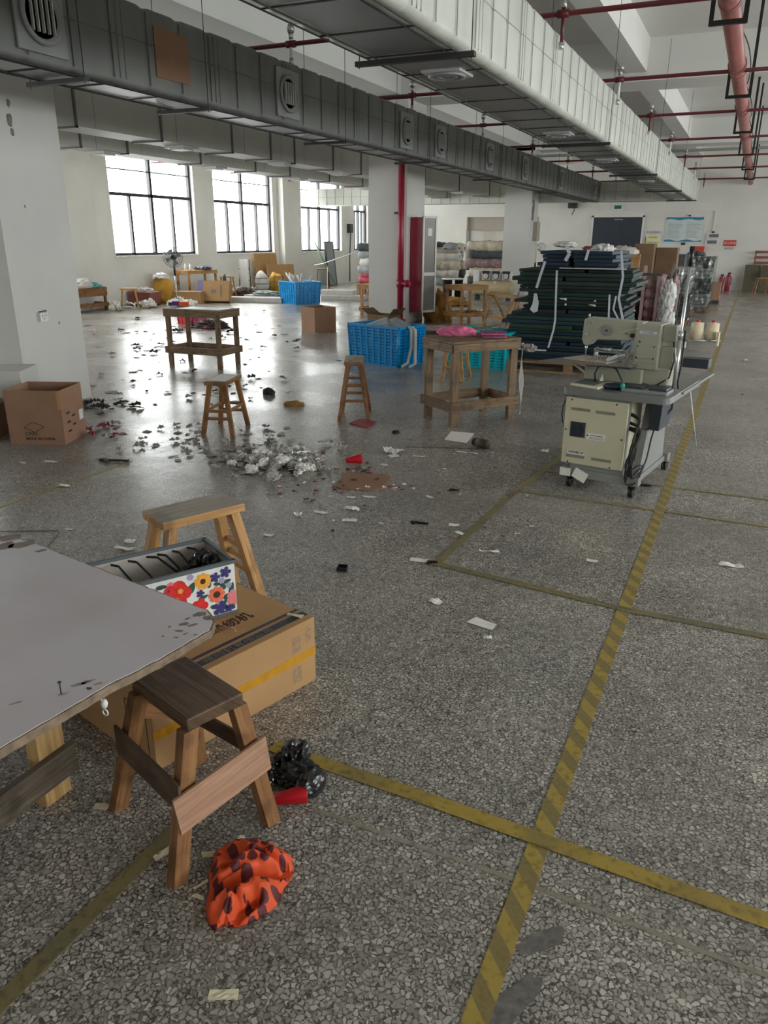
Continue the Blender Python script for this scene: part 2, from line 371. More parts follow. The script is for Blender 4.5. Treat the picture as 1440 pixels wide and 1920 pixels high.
M['wood_worn'] = wood('worn_bench_wood', (0.13, 0.085, 0.05), (0.25, 0.165, 0.095), 0.65)
M['wood_ply'] = wood('pale_pinkish_plywood', (0.36, 0.20, 0.13), (0.47, 0.28, 0.19), 0.6, stain=(0.30, 0.17, 0.11))
M['wood_plydark'] = wood('brown_plywood', (0.085, 0.055, 0.036), (0.14, 0.09, 0.06), 0.6)
M['wood_block'] = wood('sawn_block_wood', (0.42, 0.25, 0.10), (0.60, 0.40, 0.18), 0.6)
M['wood_rail'] = wood('grey_rail_wood', (0.10, 0.08, 0.06), (0.17, 0.135, 0.10), 0.6)
M['wood_pallet'] = wood('pallet_wood', (0.22, 0.14, 0.08), (0.36, 0.24, 0.14), 0.7)
M['paper'] = mat('white_paper', (0.80, 0.78, 0.74), 0.7, var=0.06, scale=30)
M['tissue'] = mat('dirty_tissue', (0.42, 0.40, 0.37), 0.8, var=0.1, scale=30)
M['greyscrap'] = mat('grey_fabric_scrap', (0.27, 0.26, 0.25), 0.8, var=0.15)
M['blackscrap'] = mat('black_scrap', (0.018, 0.016, 0.016), 0.6, var=0.2)
M['brownscrap'] = mat('brown_leather_scrap', (0.07, 0.045, 0.035), 0.7, var=0.2)
M['redscrap'] = mat('red_scrap', (0.28, 0.03, 0.04), 0.6, var=0.2)
M['cream'] = mat('cream_tag', (0.72, 0.66, 0.48), 0.6, var=0.12, scale=40)
M['white_plastic'] = mat('white_plastic', (0.72, 0.72, 0.70), 0.4, var=0.04)
M['blackbag'] = mat('black_bin_bag', (0.008, 0.008, 0.010), 0.22, var=0.1, spec=0.7)
M['redplastic'] = mat('red_plastic', (0.55, 0.008, 0.02), 0.35, var=0.05)
M['crate_blue'] = mat('blue_crate_plastic', (0.0, 0.25, 0.60), 0.35, var=0.08)
M['crate_teal'] = mat('teal_crate_plastic', (0.0, 0.45, 0.55), 0.35, var=0.08)
M['crate_red'] = mat('red_crate_plastic', (0.55, 0.02, 0.03), 0.4, var=0.08)
M['mach'] = mat('machine_enamel', (0.37, 0.37, 0.29), 0.35, var=0.04)
M['mach_cream'] = mat('cream_enamel', (0.58, 0.55, 0.40), 0.4, var=0.03)
M['mach_grey'] = mat('grey_machine_enamel', (0.24, 0.25, 0.24), 0.45, var=0.05)
M['mach_table'] = mat('grey_laminate', (0.20, 0.205, 0.20), 0.35, var=0.07)
M['slate'] = mat('dark_slate_metal', (0.04, 0.05, 0.07), 0.4, var=0.05)
M['yarn'] = mat('cream_thread', (0.80, 0.70, 0.50), 0.8, var=0.05, bump=0.3, bscale=120)
M['steel'] = mat('brushed_steel', (0.38, 0.38, 0.37), 0.35, metal=0.7, var=0.08)
M['green_board'] = mat('dark_green_board', (0.016, 0.050, 0.036), 0.55, var=0.2, scale=3)
M['navy_board'] = mat('navy_board', (0.012, 0.034, 0.056), 0.55, var=0.2, scale=3)
M['black_board'] = mat('blackish_green_board', (0.013, 0.024, 0.026), 0.55, var=0.2, scale=3)
M['strap'] = mat('white_cloth_strap', (0.60, 0.62, 0.70), 0.7, var=0.08)
M['white_fabric'] = mat('pale_fabric', (0.55, 0.53, 0.50), 0.85, var=0.12, bump=0.3, bscale=20)
M['roll_grey'] = mat('grey_fabric_roll', (0.30, 0.33, 0.33), 0.8, var=0.25, scale=8)
M['roll_cream'] = mat('cream_fabric_roll', (0.50, 0.44, 0.34), 0.8, var=0.22, scale=8)
M['roll_red'] = mat('red_fabric_roll', (0.40, 0.06, 0.09), 0.8, var=0.2)
M['roll_dark'] = mat('charcoal_fabric_roll', (0.06, 0.07, 0.07), 0.8, var=0.3)
M['roll_pink'] = mat('dusty_pink_roll', (0.42, 0.28, 0.27), 0.8, var=0.25, scale=9)
M['pink'] = mat('pink_fabric', (0.68, 0.16, 0.30), 0.8, var=0.12, scale=12)
M['purple'] = mat('purple_print_fabric', (0.16, 0.05, 0.14), 0.8, var=0.6, scale=25)
M['teal_cloth'] = mat('teal_cloth', (0.10, 0.32, 0.30), 0.8, var=0.2)
M['sack_yellow'] = mat('mustard_sack', (0.52, 0.28, 0.03), 0.7, var=0.12, bump=0.3, bscale=20)
M['sack_orange'] = mat('orange_tarp', (0.36, 0.17, 0.03), 0.6, var=0.2, bump=0.3, bscale=12)
M['tub'] = mat('reddish_brown_plastic', (0.24, 0.075, 0.055), 0.5, var=0.1)
M['red_box'] = mat('red_metal_cabinet', (0.30, 0.02, 0.05), 0.35, var=0.15, scale=5)
M['cab_glass'] = mat('dusty_cabinet_glass', (0.17, 0.15, 0.14), 0.3, var=0.1)
M['board_grey'] = None
def laminate():
    m, nt, b = newmat('lilac_grey_laminate'); L = nt.links.new; b.inputs['Roughness'].default_value = 0.42
    tc = nd(nt, 'ShaderNodeTexCoord'); n = nd(nt, 'ShaderNodeTexNoise'); n.inputs['Scale'].default_value = 2.6; n.inputs['Detail'].default_value = 8; L(tc.outputs['Object'], n.inputs['Vector'])
    r = nd(nt, 'ShaderNodeValToRGB'); e = r.color_ramp.elements; e[0].position = 0.28; e[0].color = (0.48, 0.44, 0.45, 1); e[1].position = 0.5; e[1].color = (0.55, 0.51, 0.55, 1)
    L(n.outputs['Fac'], r.inputs[0]); L(r.outputs[0], b.inputs['Base Color']); return m
M['board_grey'] = laminate()
M['board_edge'] = mat('frayed_board_edge', (0.22, 0.16, 0.11), 0.8, var=0.35, scale=30)
M['peel'] = mat('peeled_brown_board', (0.19, 0.15, 0.12), 0.7, var=0.3, scale=40)
M['smudge'] = mat('brown_smudge', (0.30, 0.26, 0.22), 0.6, var=0.3, scale=25)
M['lining'] = mat('box_lining', (0.50, 0.46, 0.42), 0.8, var=0.08)
M['trim_grey'] = mat('box_trim_grey', (0.10, 0.125, 0.135), 0.6, var=0.1)
M['flower_white'] = mat('fabric_white', (0.75, 0.74, 0.72), 0.7, var=0.03)
M['f_orange'] = mat('print_orange', (0.85, 0.38, 0.03), 0.7, var=0.12, scale=60)
M['f_coral'] = mat('print_coral', (0.80, 0.16, 0.07), 0.7, var=0.15, scale=60)
M['f_red'] = mat('print_red', (0.68, 0.02, 0.02), 0.7, var=0.2, scale=50)
M['f_pink'] = mat('print_pink', (0.80, 0.20, 0.22), 0.7, var=0.15, scale=50)
M['f_navy'] = mat('print_navy', (0.04, 0.03, 0.16), 0.7, var=0.2, scale=50)
M['f_green'] = mat('print_dark_green', (0.02, 0.075, 0.045), 0.7, var=0.2, scale=50)
M['f_lilac'] = mat('print_lilac', (0.35, 0.32, 0.50), 0.7, var=0.1)
M['f_core'] = mat('print_brown', (0.06, 0.02, 0.012), 0.7, var=0)
def leopard():
    m, nt, b = newmat('orange_spotted_cloth'); L = nt.links.new; b.inputs['Roughness'].default_value = 0.6
    tc = nd(nt, 'ShaderNodeTexCoord')
    wn = nd(nt, 'ShaderNodeTexNoise'); wn.inputs['Scale'].default_value = 26; L(tc.outputs['UV'], wn.inputs['Vector'])
    wa = nd(nt, 'ShaderNodeMix', data_type='RGBA'); wa.inputs[0].default_value = 0.03; L(tc.outputs['UV'], wa.inputs[6]); L(wn.outputs['Color'], wa.inputs[7])
    v = nd(nt, 'ShaderNodeTexVoronoi'); v.inputs['Scale'].default_value = 15; v.inputs['Randomness'].default_value = 0.85; L(wa.outputs[2], v.inputs['Vector'])
    lt = nd(nt, 'ShaderNodeMath', operation='LESS_THAN'); L(v.outputs['Distance'], lt.inputs[0]); lt.inputs[1].default_value = 0.45
    mx = nd(nt, 'ShaderNodeMix', data_type='RGBA'); L(lt.outputs[0], mx.inputs[0]); mx.inputs[6].default_value = (0.68, 0.075, 0.012, 1); mx.inputs[7].default_value = (0.10, 0.007, 0.009, 1)
    L(mx.outputs[2], b.inputs['Base Color']); return m
M['leopard'] = leopard()
def floral_mat(name, base, spot, sc=12):
    m, nt, b = newmat(name); L = nt.links.new; b.inputs['Roughness'].default_value = 0.8
    tc = nd(nt, 'ShaderNodeTexCoord'); v = nd(nt, 'ShaderNodeTexVoronoi'); v.inputs['Scale'].default_value = sc; L(tc.outputs['Object'], v.inputs['Vector'])
    lt = nd(nt, 'ShaderNodeMapRange'); lt.inputs[1].default_value = 0.25; lt.inputs[2].default_value = 0.45; L(v.outputs['Distance'], lt.inputs[0])
    mx = nd(nt, 'ShaderNodeMix', data_type='RGBA'); L(lt.outputs[0], mx.inputs[0]); mx.inputs[6].default_value = c4(spot); mx.inputs[7].default_value = c4(base)
    L(mx.outputs[2], b.inputs['Base Color']); return m
M['floral_roll'] = floral_mat('floral_fabric', (0.10, 0.07, 0.07), (0.42, 0.10, 0.10), 9)
M['floral_pale'] = floral_mat('pale_floral_fabric', (0.22, 0.17, 0.17), (0.45, 0.22, 0.22), 9)
M['crateboard'] = floral_mat('camouflage_board', (0.10, 0.085, 0.05), (0.05, 0.05, 0.03), 2.5)
M['beige_tile'] = mat('beige_glossy_panel', (0.50, 0.47, 0.40), 0.12, var=0.03)
M['beige'] = mat('beige_paint', (0.42, 0.37, 0.31), 0.6, var=0.03)
M['door'] = mat('dark_blue_grey_door', (0.035, 0.045, 0.06), 0.4, var=0.1)
M['poster_blue'] = mat('pale_blue_poster', (0.60, 0.68, 0.68), 0.4, var=0.04)
M['poster_teal'] = mat('poster_teal', (0.03, 0.22, 0.38), 0.4, var=0.2)
M['sign_red'] = mat('red_sign', (0.60, 0.06, 0.04), 0.4, var=0.05)
M['sign_yellow'] = mat('yellow_sign', (0.75, 0.66, 0.03), 0.5, var=0.05)
M['sign_green'] = mat('green_exit_sign', (0.01, 0.16, 0.10), 0.4, var=0.05)
M['tank'] = mat('cream_tank_paint', (0.55, 0.45, 0.27), 0.35, var=0.06)
M['translucent'] = mat('frosted_fan_plastic', (0.20, 0.22, 0.24), 0.3, var=0.05)
M['led_green'] = mat('green_translucent_plastic', (0.02, 0.35, 0.20), 0.3, var=0.05)
# ------------------------------------------------------------------ room shell
struct(MB().b2(LX0 - 0.3, RX1 + 0.3, Y0 - 0.3, Y1 + 0.3, -0.2, 0.0).done('floor', M['terrazzo']))
struct(MB().b2(LX0 - 0.3, RX1 + 0.3, Y0 - 0.3, Y1 + 0.3, SLAB, SLAB + 0.2).done('ceiling', M['ceil']))
def side_wall(name, x0, x1, wins):
    w = MB(); w.b2(x0, x1, Y0, Y1, 0, SILL); w.b2(x0, x1, Y0, Y1, HEAD, SLAB)
    y = Y0
    for a, b in wins:
        w.b2(x0, x1, y, a, SILL, HEAD); y = b
    w.b2(x0, x1, y, Y1, SILL, HEAD)
    return struct(w.done(name, M['wall']))
side_wall('wall_left', LX0 - 0.3, LX0, WIN_L)
side_wall('wall_right', RX1, RX1 + 0.3, WIN_R)
struct(MB().b2(LX0 - 0.3, RX1 + 0.3, Y0 - 0.3, Y0, 0, SLAB).done('wall_back', M['wall']))
# far wall with the recessed opening
fw = MB(); fw.b2(LX0 - 0.3, -9.5, Y1, Y1 + 0.3, 0, SLAB); fw.b2(-6.9, RX1 + 0.3, Y1, Y1 + 0.3, 0, SLAB); fw.b2(-9.5, -6.9, Y1, Y1 + 0.3, 2.25, SLAB); fw.b2(-9.5, -6.9, Y1, Y1 + 0.3, 0, 0.45)
struct(fw.done('wall_far', M['wall']))
al = MB(); al.b2(-9.5, -6.9, Y1 + 0.26, Y1 + 0.3, 0.45, 1.8)
struct(al.done('wall_alcove', M['beige_tile']))
struct(MB().b2(-9.5, -6.9, Y1 + 0.16, Y1 + 0.3, 1.8, 2.25).done('trim_alcove', M['beige']))
struct(MB().b2(-9.45, -6.95, Y1 + 0.05, Y1 + 0.28, 0.45, 0.74).b2(-9.45, -6.95, Y1 + 0.02, Y1 + 0.06, 0.62, 0.74).done('trim_ledge', M['black']))
tl = MB()
for z in (1.33, 2.40): tl.b2(-12.9, -9.6 if z < 2 else -1.35, Y1 - 0.03, Y1, z - 0.012, z + 0.012)
struct(tl.done('trim_conduit', M['ceil']))
struct(MB().b2(LX0, RX1, Y1 - 0.012, Y1, 0, 0.08).done('baseboard_far', M['wall']))
# windows
def window(n, x, a, b, side):
    root = empty('window_%d' % n, (x, (a + b) / 2, SILL)); root['kind'] = 'structure'
    w = b - a; h = HEAD - SILL; dx = 0.0
    f = MB(); t = 0.065
    f.b2(-.04, .04, -w / 2, -w / 2 + t, 0, h); f.b2(-.04, .04, w / 2 - t, w / 2, 0, h); f.b2(-.04, .04, -w / 2, w / 2, 0, t); f.b2(-.04, .04, -w / 2, w / 2, h - t, h)
    f.b2(-.045, .045, -w / 2, w / 2, 1.31, 1.38); f.b2(-.035, .035, -w / 2, w / 2, 1.86, 1.885); f.b2(-.045, .045, -.038, .038, 0, h)
    for s in (-1, 1): f.b2(-.04, .04, s * w / 4 - .028, s * w / 4 + .028, 0, 1.34)
    f.done('window_frame', M['frame'], root)
    MB().b2(-.004, .004, -w / 2 + t, w / 2 - t, t, h - t).done('window_pane', M['glass'], root)
    sl = MB(); sl.b2(0 if side < 0 else -.16, .16 if side < 0 else 0, -w / 2 - .02, w / 2 + .02, -.03, 0.005)
    sl.done('window_sill', M['sill'], root)
for i, (a, b) in enumerate(WIN_L): window(i + 1, LX0 - 0.14, a, b, -1)
for i, (a, b) in enumerate(WIN_R): window(i + 9, RX1 + 0.14, a, b, 1)
# columns and beams
CY = [(-3.6, -2.85), (4.88, 5.63), (13.55, 14.40), (22.3, 23.05)]
PX0, PX1 = -6.57, -5.81
for i, (a, b) in enumerate(CY):
    p = MB(); p.b2(PX0, PX1, a, b, 0, SLAB - 0.5)
    struct(p.done('pillar_%d' % (i + 1), M['pillar']))
    struct(MB().b2(LX0, LX0 + 0.22, a - 1.2, b - 0.95, 0, SLAB - 0.5).done('wall_pier_%d' % (i + 1), M['wall']))
    struct(MB().b2(LX0, RX1, a, b, 3.78, SLAB).done('ceiling_beam_%d' % (i + 1), M['ceil']))
k = 5
edges = [(Y0, CY[0][0])] + [(CY[i][1], CY[i + 1][0]) for i in range(3)] + [(CY[3][1], Y1)]
for x0, x1, z in ((-2.19, -1.89, 3.9), (-6.45, -5.95, 3.85), (-10.3, -10.0, 3.9), (2.3, 2.6, 3.9)):
    b = MB()
    for a, c in edges: b.b2(x0, x1, a, c, z, SLAB)
    struct(b.done('ceiling_beam_%d' % k, M['ceil'])); k += 1
# plaster damage on the pillars and the window wall
def patch(name, pts, mt, label, cat='patch'):
    pass
for (y, z, r) in ((5.03, 2.55, .03), (5.02, 2.42, .05), (5.03, 2.33, .03), (5.05, 1.75, .012), (5.25, .75, .012)):
    struct(MB().blob((PX1 + .001, y + .1, z), .004, r * .6, r, .5, 2.5, 2, seed=z).done('trim_plaster_chip', M['chip']))
pc = MB(); random.seed(3)
for i in range(16):
    z = 1.45 + i * .07
    pc.blob((PX1 + .002, 22.50 + random.uniform(-.05, .05), 2.05 + i * .03), .006, .09, .05, .6, 2.5, 2, seed=i)
struct(pc.done('trim_plaster_break', M['chip']))

# white boxed plinth in front of the near pillar
d1 = Vector((-.5, .866, 0)); d2 = Vector((-.866, -.5, 0)); K = Vector((-5.40, 4.50, 0))
pl = MB(); q = [K, K + d1 * .42, K + d1 * .42 + d2 * .60, K + d2 * .60]
pl.hexa([v for v in q] + [v + Vector((0, 0, .45)) for v in q])
o = pl.done('white_box', M['pillar'], bevel=.008); tag(o, 'white painted square box standing behind the brown carton beside the near pillar', 'box')

# ------------------------------------------------------------------ ducts
def rrect(x0, x1, z0, z1, r, n=4):
    pts = []
    for cx, cz, a0 in ((x1 - r, z0 + r, -90), (x1 - r, z1 - r, 0), (x0 + r, z1 - r, 90), (x0 + r, z0 + r, 180)):
        for i in range(n + 1):
            a = math.radians(a0 + 90 * i / n); pts.append((cx + r * math.cos(a), cz + r * math.sin(a)))
    return pts
def wrapped_duct(name, x0, x1, z0, z1, ya, yb, m, step, r, label, wav=0.006, sm='seam'):
    root = empty(name, ((x0 + x1) / 2, ya, z0), 0, label, 'duct'); cx = (x0 + x1) / 2
    prof = rrect(x0 - cx, x1 - cx, 0, z1 - z0, r); n = len(prof); b = MB(); rings = []
    ny = int((yb - ya) / (step / 6)); random.seed(int(abs(x0) * 100))
    for j in range(ny + 1):
        y = (yb - ya) * j / ny; ph = (j % 6) / 6
        bulge = 0.004 if ph else -wav
        ring = []
        for i, (px, pz) in enumerate(prof):
            k = bulge + 0.004 * noise.noise(Vector((px * 3, y * 2.5, pz * 3)))
            dxn = px / max(.01, abs(x1 - x0) / 2); dzn = (pz - (z1 - z0) / 2) / ((z1 - z0) / 2)
            ring.append(b.bm.verts.new((px + dxn * k, y, pz + dzn * k)))
        rings.append(ring)
    for j in range(ny):
        for i in range(n):
            f = b.bm.faces.new((rings[j][i], rings[j][(i + 1) % n], rings[j + 1][(i + 1) % n], rings[j + 1][i])); f.smooth = True
    b.bm.faces.new(rings[0]); b.bm.faces.new(rings[-1])
    b.done('duct_body', m, root)
    # seam straps round the duct and lengthwise
    s = MB(); y = step
    while y < yb - ya - .1:
        near = (y + ya) < 16
        for e in ((0, .055, .11) if (int(y / step) % 3 == 0 and near) else (0,)):
            s.b2(x0 - cx - .004, x0 - cx, y + e, y + e + .008, .03, z1 - z0 - .03)
            s.b2(x1 - cx + .001, x1 - cx + .006, y + e, y + e + .007, .03, z1 - z0 - .03)
        y += step
    for xx in (x0 - cx - .004, x1 - cx + .001): s.b2(xx, xx + .005, 0, yb - ya, (z1 - z0) * .56, (z1 - z0) * .56 + .006)
    s.done('seam_strap', M[sm], root)
    u = MB(); wd = x1 - x0
    for fx in (-.42, -.34, .34, .42): u.tube([(wd * fx, 0, -.012), (wd * fx, yb - ya, -.012)], .0045, 6)
    y = .4
    while y < yb - ya: u.bar((-wd * .42, y, -.010), (wd * .42, y, -.010), .010, .006); y += .55
    u.done('underside_wire', M['steel_dark'], root)
    pan = MB(); y = .43
    while y < min(yb - ya, 20): pan.b2(-wd * .31, wd * .31, y, y + .49, -.008, .02); y += .55
    pan.done('underside_panel', M['duct_under'], root)
    return root
rd = wrapped_duct('air_duct', -2.27, -1.63, 2.50, 3.02, -3.0, 23.1, M['duct_light'], .31, .05, 'long pale fabric-wrapped square air duct overhead on the right, nearest the aisle', sm='seam_light')
ldt = wrapped_duct('air_duct', -4.56, -4.13, 2.50, 3.02, -3.0, 23.1, M['duct_grey'], .36, .03, 'long dark grey air duct with side outlets crossing from the upper left corner')
td = empty('air_duct', (-7.3, 23.35, 2.5), 0, 'pale seamed duct running across the hall in front of the far wall', 'duct')
b = MB(); b.b2(-5.98, 5.67, -.25, .25, 0, .5); b.done('duct_body', M['duct_light'], td, bevel=.02)
s = MB()
for i in range(38):
    s.b2(-5.7 + i * .3, -5.69 + i * .3, -.258, -.249, .01, .49)
s.b2(-5.98, 5.67, -.258, -.249, .24, .25); s.done('seam_strap', M['seam_light'], td)
def bare_duct(x0, x1, z0, z1, ya, yb, joints, label):
    r = empty('air_duct', ((x0 + x1) / 2, ya, z0), 0, label, 'duct'); cx = (x0 + x1) / 2
    MB().b2(x0 - cx, x1 - cx, 0, yb - ya, 0, z1 - z0).done('duct_body', M['duct_metal'], r)
    for j, y in enumerate(joints):
        f = MB(); e = .018
        for (a, b_, c, d) in ((x0 - cx - e, x1 - cx + e, -e, 0), (x0 - cx - e, x1 - cx + e, z1 - z0, z1 - z0 + e)): f.b2(a, b_, y - ya - .014, y - ya + .014, c, d)
        f.b2(x0 - cx - e, x0 - cx, y - ya - .014, y - ya + .014, -e, z1 - z0 + e); f.b2(x1 - cx, x1 - cx + e, y - ya - .014, y - ya + .014, -e, z1 - z0 + e)
        f.done('joint_flange', M['seam'], r)
        g = MB()
        for xx in (x0 - cx - .04, x1 - cx + .04): g.tube([(xx, y - ya + .25, 0), (xx, y - ya + .25, SLAB - z0)], .0025, 5)
        g.done('hanger_rods', M['mach_grey'], r)
        if j % 2 == 0:
            v = MB(); v.b2(-.16, .16, y - ya + .5, y - ya + .82, -.03, 0); v.b2(-.11, .11, y - ya + .55, y - ya + .77, -.045, -.03)
            v.done('air_outlet', M['vent'], r)
    return r
bare_duct(-7.4, -6.95, 2.65, 3.07, -3, 23.1, [5.9, 7.0, 8.4, 9.9, 10.9, 11.6, 12.9, 14.0, 15.4, 17.2, 19.5, 22.0], 'bare sheet-metal duct with dark joint flanges, just beyond the near pillar')
bare_duct(-8.95, -8.5, 2.66, 3.08, -3, 23.1, [8.6, 9.5, 11.2, 12.8, 14.0, 15.6, 17.2, 19.0, 21.0, 22.8], 'bare sheet-metal duct nearest the windows, partly behind another duct')
# outlets in the underside of the pale duct
for i, y in enumerate((5.12, 8.28, 11.1, 15.2, 19.0, 21.95)):
    r = empty('ceiling_outlet', (-1.93, y, 2.497), 0, None, 'air outlet', 'round air outlets under the pale duct')
    r['label'] = 'round air outlet on a square plate under the pale duct, ' + nth(i, 6)
    MB().b2(-.13, .13, -.13, .13, -.022, 0).done('plate', M['vent'], r, bevel=.006)
    v = MB(); v.lathe([(.115, -.020), (.12, -.035), (.10, -.035), (.095, -.022), (.07, -.024), (.068, -.034), (.05, -.034), (.048, -.02), (.02, -.03), (0, -.03)], (0, 0, 0), 24)
    v.done('ring', M['vent_grey'], r)
    if y in (8.28, 11.1):
        f = MB()
        for k2 in range(7): f.tube([(-.06 + k2 * .02, -.05, -.03), (-.06 + k2 * .02, 0, -.05), (-.06 + k2 * .02, .05, -.03)], .003, 5)
        f.done('grille', M['vent'], r)
# outlets on the side of the grey duct
for i, y in enumerate((3.95, 6.78, 9.55, 10.72, 12.95, 15.15, 18.2, 22.3)):
    r = empty('side_outlet', (-4.125, y, 2.75), 0, None, 'air outlet', 'square-plated outlets on the dark duct')
    r['label'] = 'hollow round outlet with bare square plate on the dark duct, nearest the camera' if i == 0 else 'square louvred outlet on the side of the dark grey duct, ' + nth(i, 8)
    p = MB(); p.b2(0, .022, -.19, .19, -.20, .20)
    p.done('plate', M['vent_grey'], r, bevel=.006)
    Mx = Matrix.Rotation(math.pi / 2, 4, 'Y').to_3x3()
    g = MB(); g.lathe([(.155, .02), (.16, .045), (.13, .045), (.12, .03)], (0, 0, 0), 28, Mx); g.done('ring', M['vent_grey'], r)
    h = MB(); h.lathe([(.12, .03), (.118, .028), (0, .026)], (0, 0, 0), 28, Mx); h.done('opening', M['vent_dark'], r)
    if True:
        lv = MB()
        for k2 in range(5):
            yy = -.08 + k2 * .04; lv.b2(.028, .05, yy - .004, yy + .004, -.09, .09)
        lv.done('louvre', M['vent'], r)
o = MB().b2(-4.124, -4.117, 4.99, 5.37, 2.60, 2.92).done('cardboard_patch', M['card']); tag(o, 'brown cardboard square taped over an outlet on the dark grey duct', 'cardboard')
# hanger bars below the wrapped ducts
for (x0, x1, ys, lb) in ((-2.29, -1.56, (4.56, 9.07, 13.5, 18.0, 22.4), 'pale right-hand duct'), (-4.60, -4.08, (4.25, 5.55, 7.9, 10.3, 13.6, 17.8), 'dark grey left-hand duct')):
    for i, y in enumerate(ys):
        r = empty('duct_hanger', ((x0 + x1) / 2, y, 2.47), 0, 'steel bar on thin rods under the %s, %s' % (lb, nth(i, len(ys))), 'duct hanger', 'hangers of the ' + lb)
        w = (x1 - x0) / 2
        MB().b2(-w, w, -.02, .02, -.02, .006).done('crossbar', M['steel_dark'], r)
        for s_ in (-1, 1): MB().tube([(s_ * (w - .02), 0, -.03), (s_ * (w - .02), 0, 1.3 + SLAB - 3.78 - .04)], .003, 6).done('rod', M['steel_dark'], r)
# ------------------------------------------------------------------ sprinkler pipes
SZ = 3.12; SY = (3.9, 6.68, 9.45, 12.2, 15.15, 18.2, 21.15, 24.75)
for i, y in enumerate(SY):
    r = empty('sprinkler_pipe', (0, y, SZ), 0, None, 'pipe', 'sprinkler pipes across the hall')
    r['label'] = 'thin dark red sprinkler pipe across the hall, ' + nth(i, len(SY))
    MB().tube([(-12.9, 0, 0), (6.9, 0, 0)], .019 if i < 6 else .021, 10).done('pipe', M['red_pipe'], r)
    for x in (-9.7, -4.0, -1.59, 1.8, 4.6):
        MB().tube([(x - .045, 0, 0), (x + .045, 0, 0)], .029, 10).done('coupling', M['red_pipe'], r)
    for x in (-9.7, -4.0, -1.59, 1.8):
        if y < 4: continue
        dl = .12 if x < -3 else .20; d = MB(); d.tube([(x, 0, -dl), (x, 0, .05)], .014, 8); d.done('drop_pipe', M['white_plastic'] if (i + int(abs(x))) % 2 else M['red_pipe'], r)
        MB().tube([(x, 0, -dl - .04), (x, 0, -dl + .01)], .02, 8).done('sprinkler_head', M['silver'], r)
        h = MB(); h.tube([(x, 0, .04), (x, 0, .09)], .022, 8)
        h.lathe([(.03, .09), (.035, .12), (.022, .15), (0, .155)], (x, 0, 0), 10); h.done('sprinkler_head', M['silver'], r)
r = empty('main_pipe', (-.44, 0, 3.17), 0, 'thick faded red main pipe along the upper right of the hall', 'pipe')
MB().tube([(0, -3, 0), (0, 27.5, 0)], .075, 20).done('pipe', M['pink_pipe'], r)
for y in SY:
    MB().tube([(0, y - .07, 0), (0, y + .07, 0)], .09, 20).done('clamp', M['pink_pipe'], r)
    MB().tube([(0, y + .28, 0), (0, y + .36, 0)], .082, 20).done('clamp', M['pink_pipe'], r)
cb = MB(); pts = []
for i in range(120):
    y = i * .21; pts.append((.085 + .03 * math.sin(y * 2.1), y, .05 + .05 * math.sin(y * 2.3)))
cb.tube(pts, .006, 5); cb.done('cable', M['cable'], r)
for i, y in enumerate((3.7, 7.1, 10.55, 13.9, 17.4, 20.9, 24.2)):
    r = empty('pipe_bracket', (-.44, y, 3.05), 0, 'black U-shaped bracket hanging the thick red pipe, ' + nth(i, 7), 'pipe bracket', 'black brackets of the main pipe')
    MB().b2(-.12, .12, -.02, .02, -.02, .012).done('crossbar', M['black'], r)
    for s_ in (-1, 1): MB().b2(s_ * .12 - .016, s_ * .12 + .016, -.012, .012, -.02, SLAB - 3.05 if s_ > 0 else .62).done('upright', M['black'], r)
o = MB().tube([(-12.8, 22.2, 3.62), (7.0, 22.2, 3.62)], .035, 12).done('conduit', M['mach_grey']); tag(o, 'grey steel conduit crossing under the far ceiling beam', 'conduit')
# riser on the centre pillar
r = empty('riser_pipe', (-5.87, 13.44, 0), 0, 'bright dark-red vertical fire pipe on the centre pillar', 'pipe')
MB().tube([(0, 0, 0), (0, 0, 3.2)], .057, 18).done('pipe', M['red_riser'], r)
f = MB(); f.tube([(0, 0, .0), (0, 0, .09)], .10, 18); f.tube([(0, 0, .66), (0, 0, .80)], .073, 18)
f.tube([(0, 0, .73), (.20, -.02, .73)], .05, 14); f.tube([(.12, -.01, .73), (.16, -.015, .73)], .07, 14); f.done('fitting', M['red_riser'], r)
f = MB(); f.b2(-.13, -.07, -.02, .02, 1.92, 1.96); f.done('bracket', M['black'], r)
# hydrant cabinet with open glazed door beside the centre pillar
r = empty('hydrant_cabinet', (-5.69, 13.72, .2), 0, 'dark red fire hydrant cabinet with glazed white-framed door on the centre pillar', 'cabinet')
MB().b2(-.115, .12, 0, .14, 0, 1.68).done('cabinet_body', M['red_box'], r, bevel=.004)
D0 = Vector((.124, 0.0, 0)); dv = Vector((.58, .81, 0)).normalized()
def P_(u, z): return D0 + dv * u + Vector((0, 0, z))
def pan_(mb, u0, u1, z0, z1, t):
    nrm = Vector((dv.y, -dv.x, 0)) * t
    q = [P_(u0, z0), P_(u1, z0), P_(u1, z0) + nrm, P_(u0, z0) + nrm]
    mb.hexa(q + [v + Vector((0, 0, z1 - z0)) for v in q])
fr = MB()
for (u0, u1, z0, z1) in ((0, .03, 0, 1.7), (.27, .30, 0, 1.7), (0, .30, 0, .04), (0, .30, 1.66, 1.70), (0, .30, .66, .72)): pan_(fr, u0, u1, z0, z1, .03)
drf = fr.done('door', M['white_plastic'], r)
g = MB(); pan_(g, .03, .27, .04, 1.66, .018); g.done('door_pane', M['cab_glass'], drf)
g = MB(); nn = Vector((dv.y, -dv.x, 0)) * .021
q = [P_(.11, 1.36) + nn, P_(.2, 1.36) + nn, P_(.2, 1.36) + nn * .9, P_(.11, 1.36) + nn * .9]; g.hexa(q + [v + Vector((0, 0, .13)) for v in q]); g.done('paper_notice', M['white_plastic'], drf)
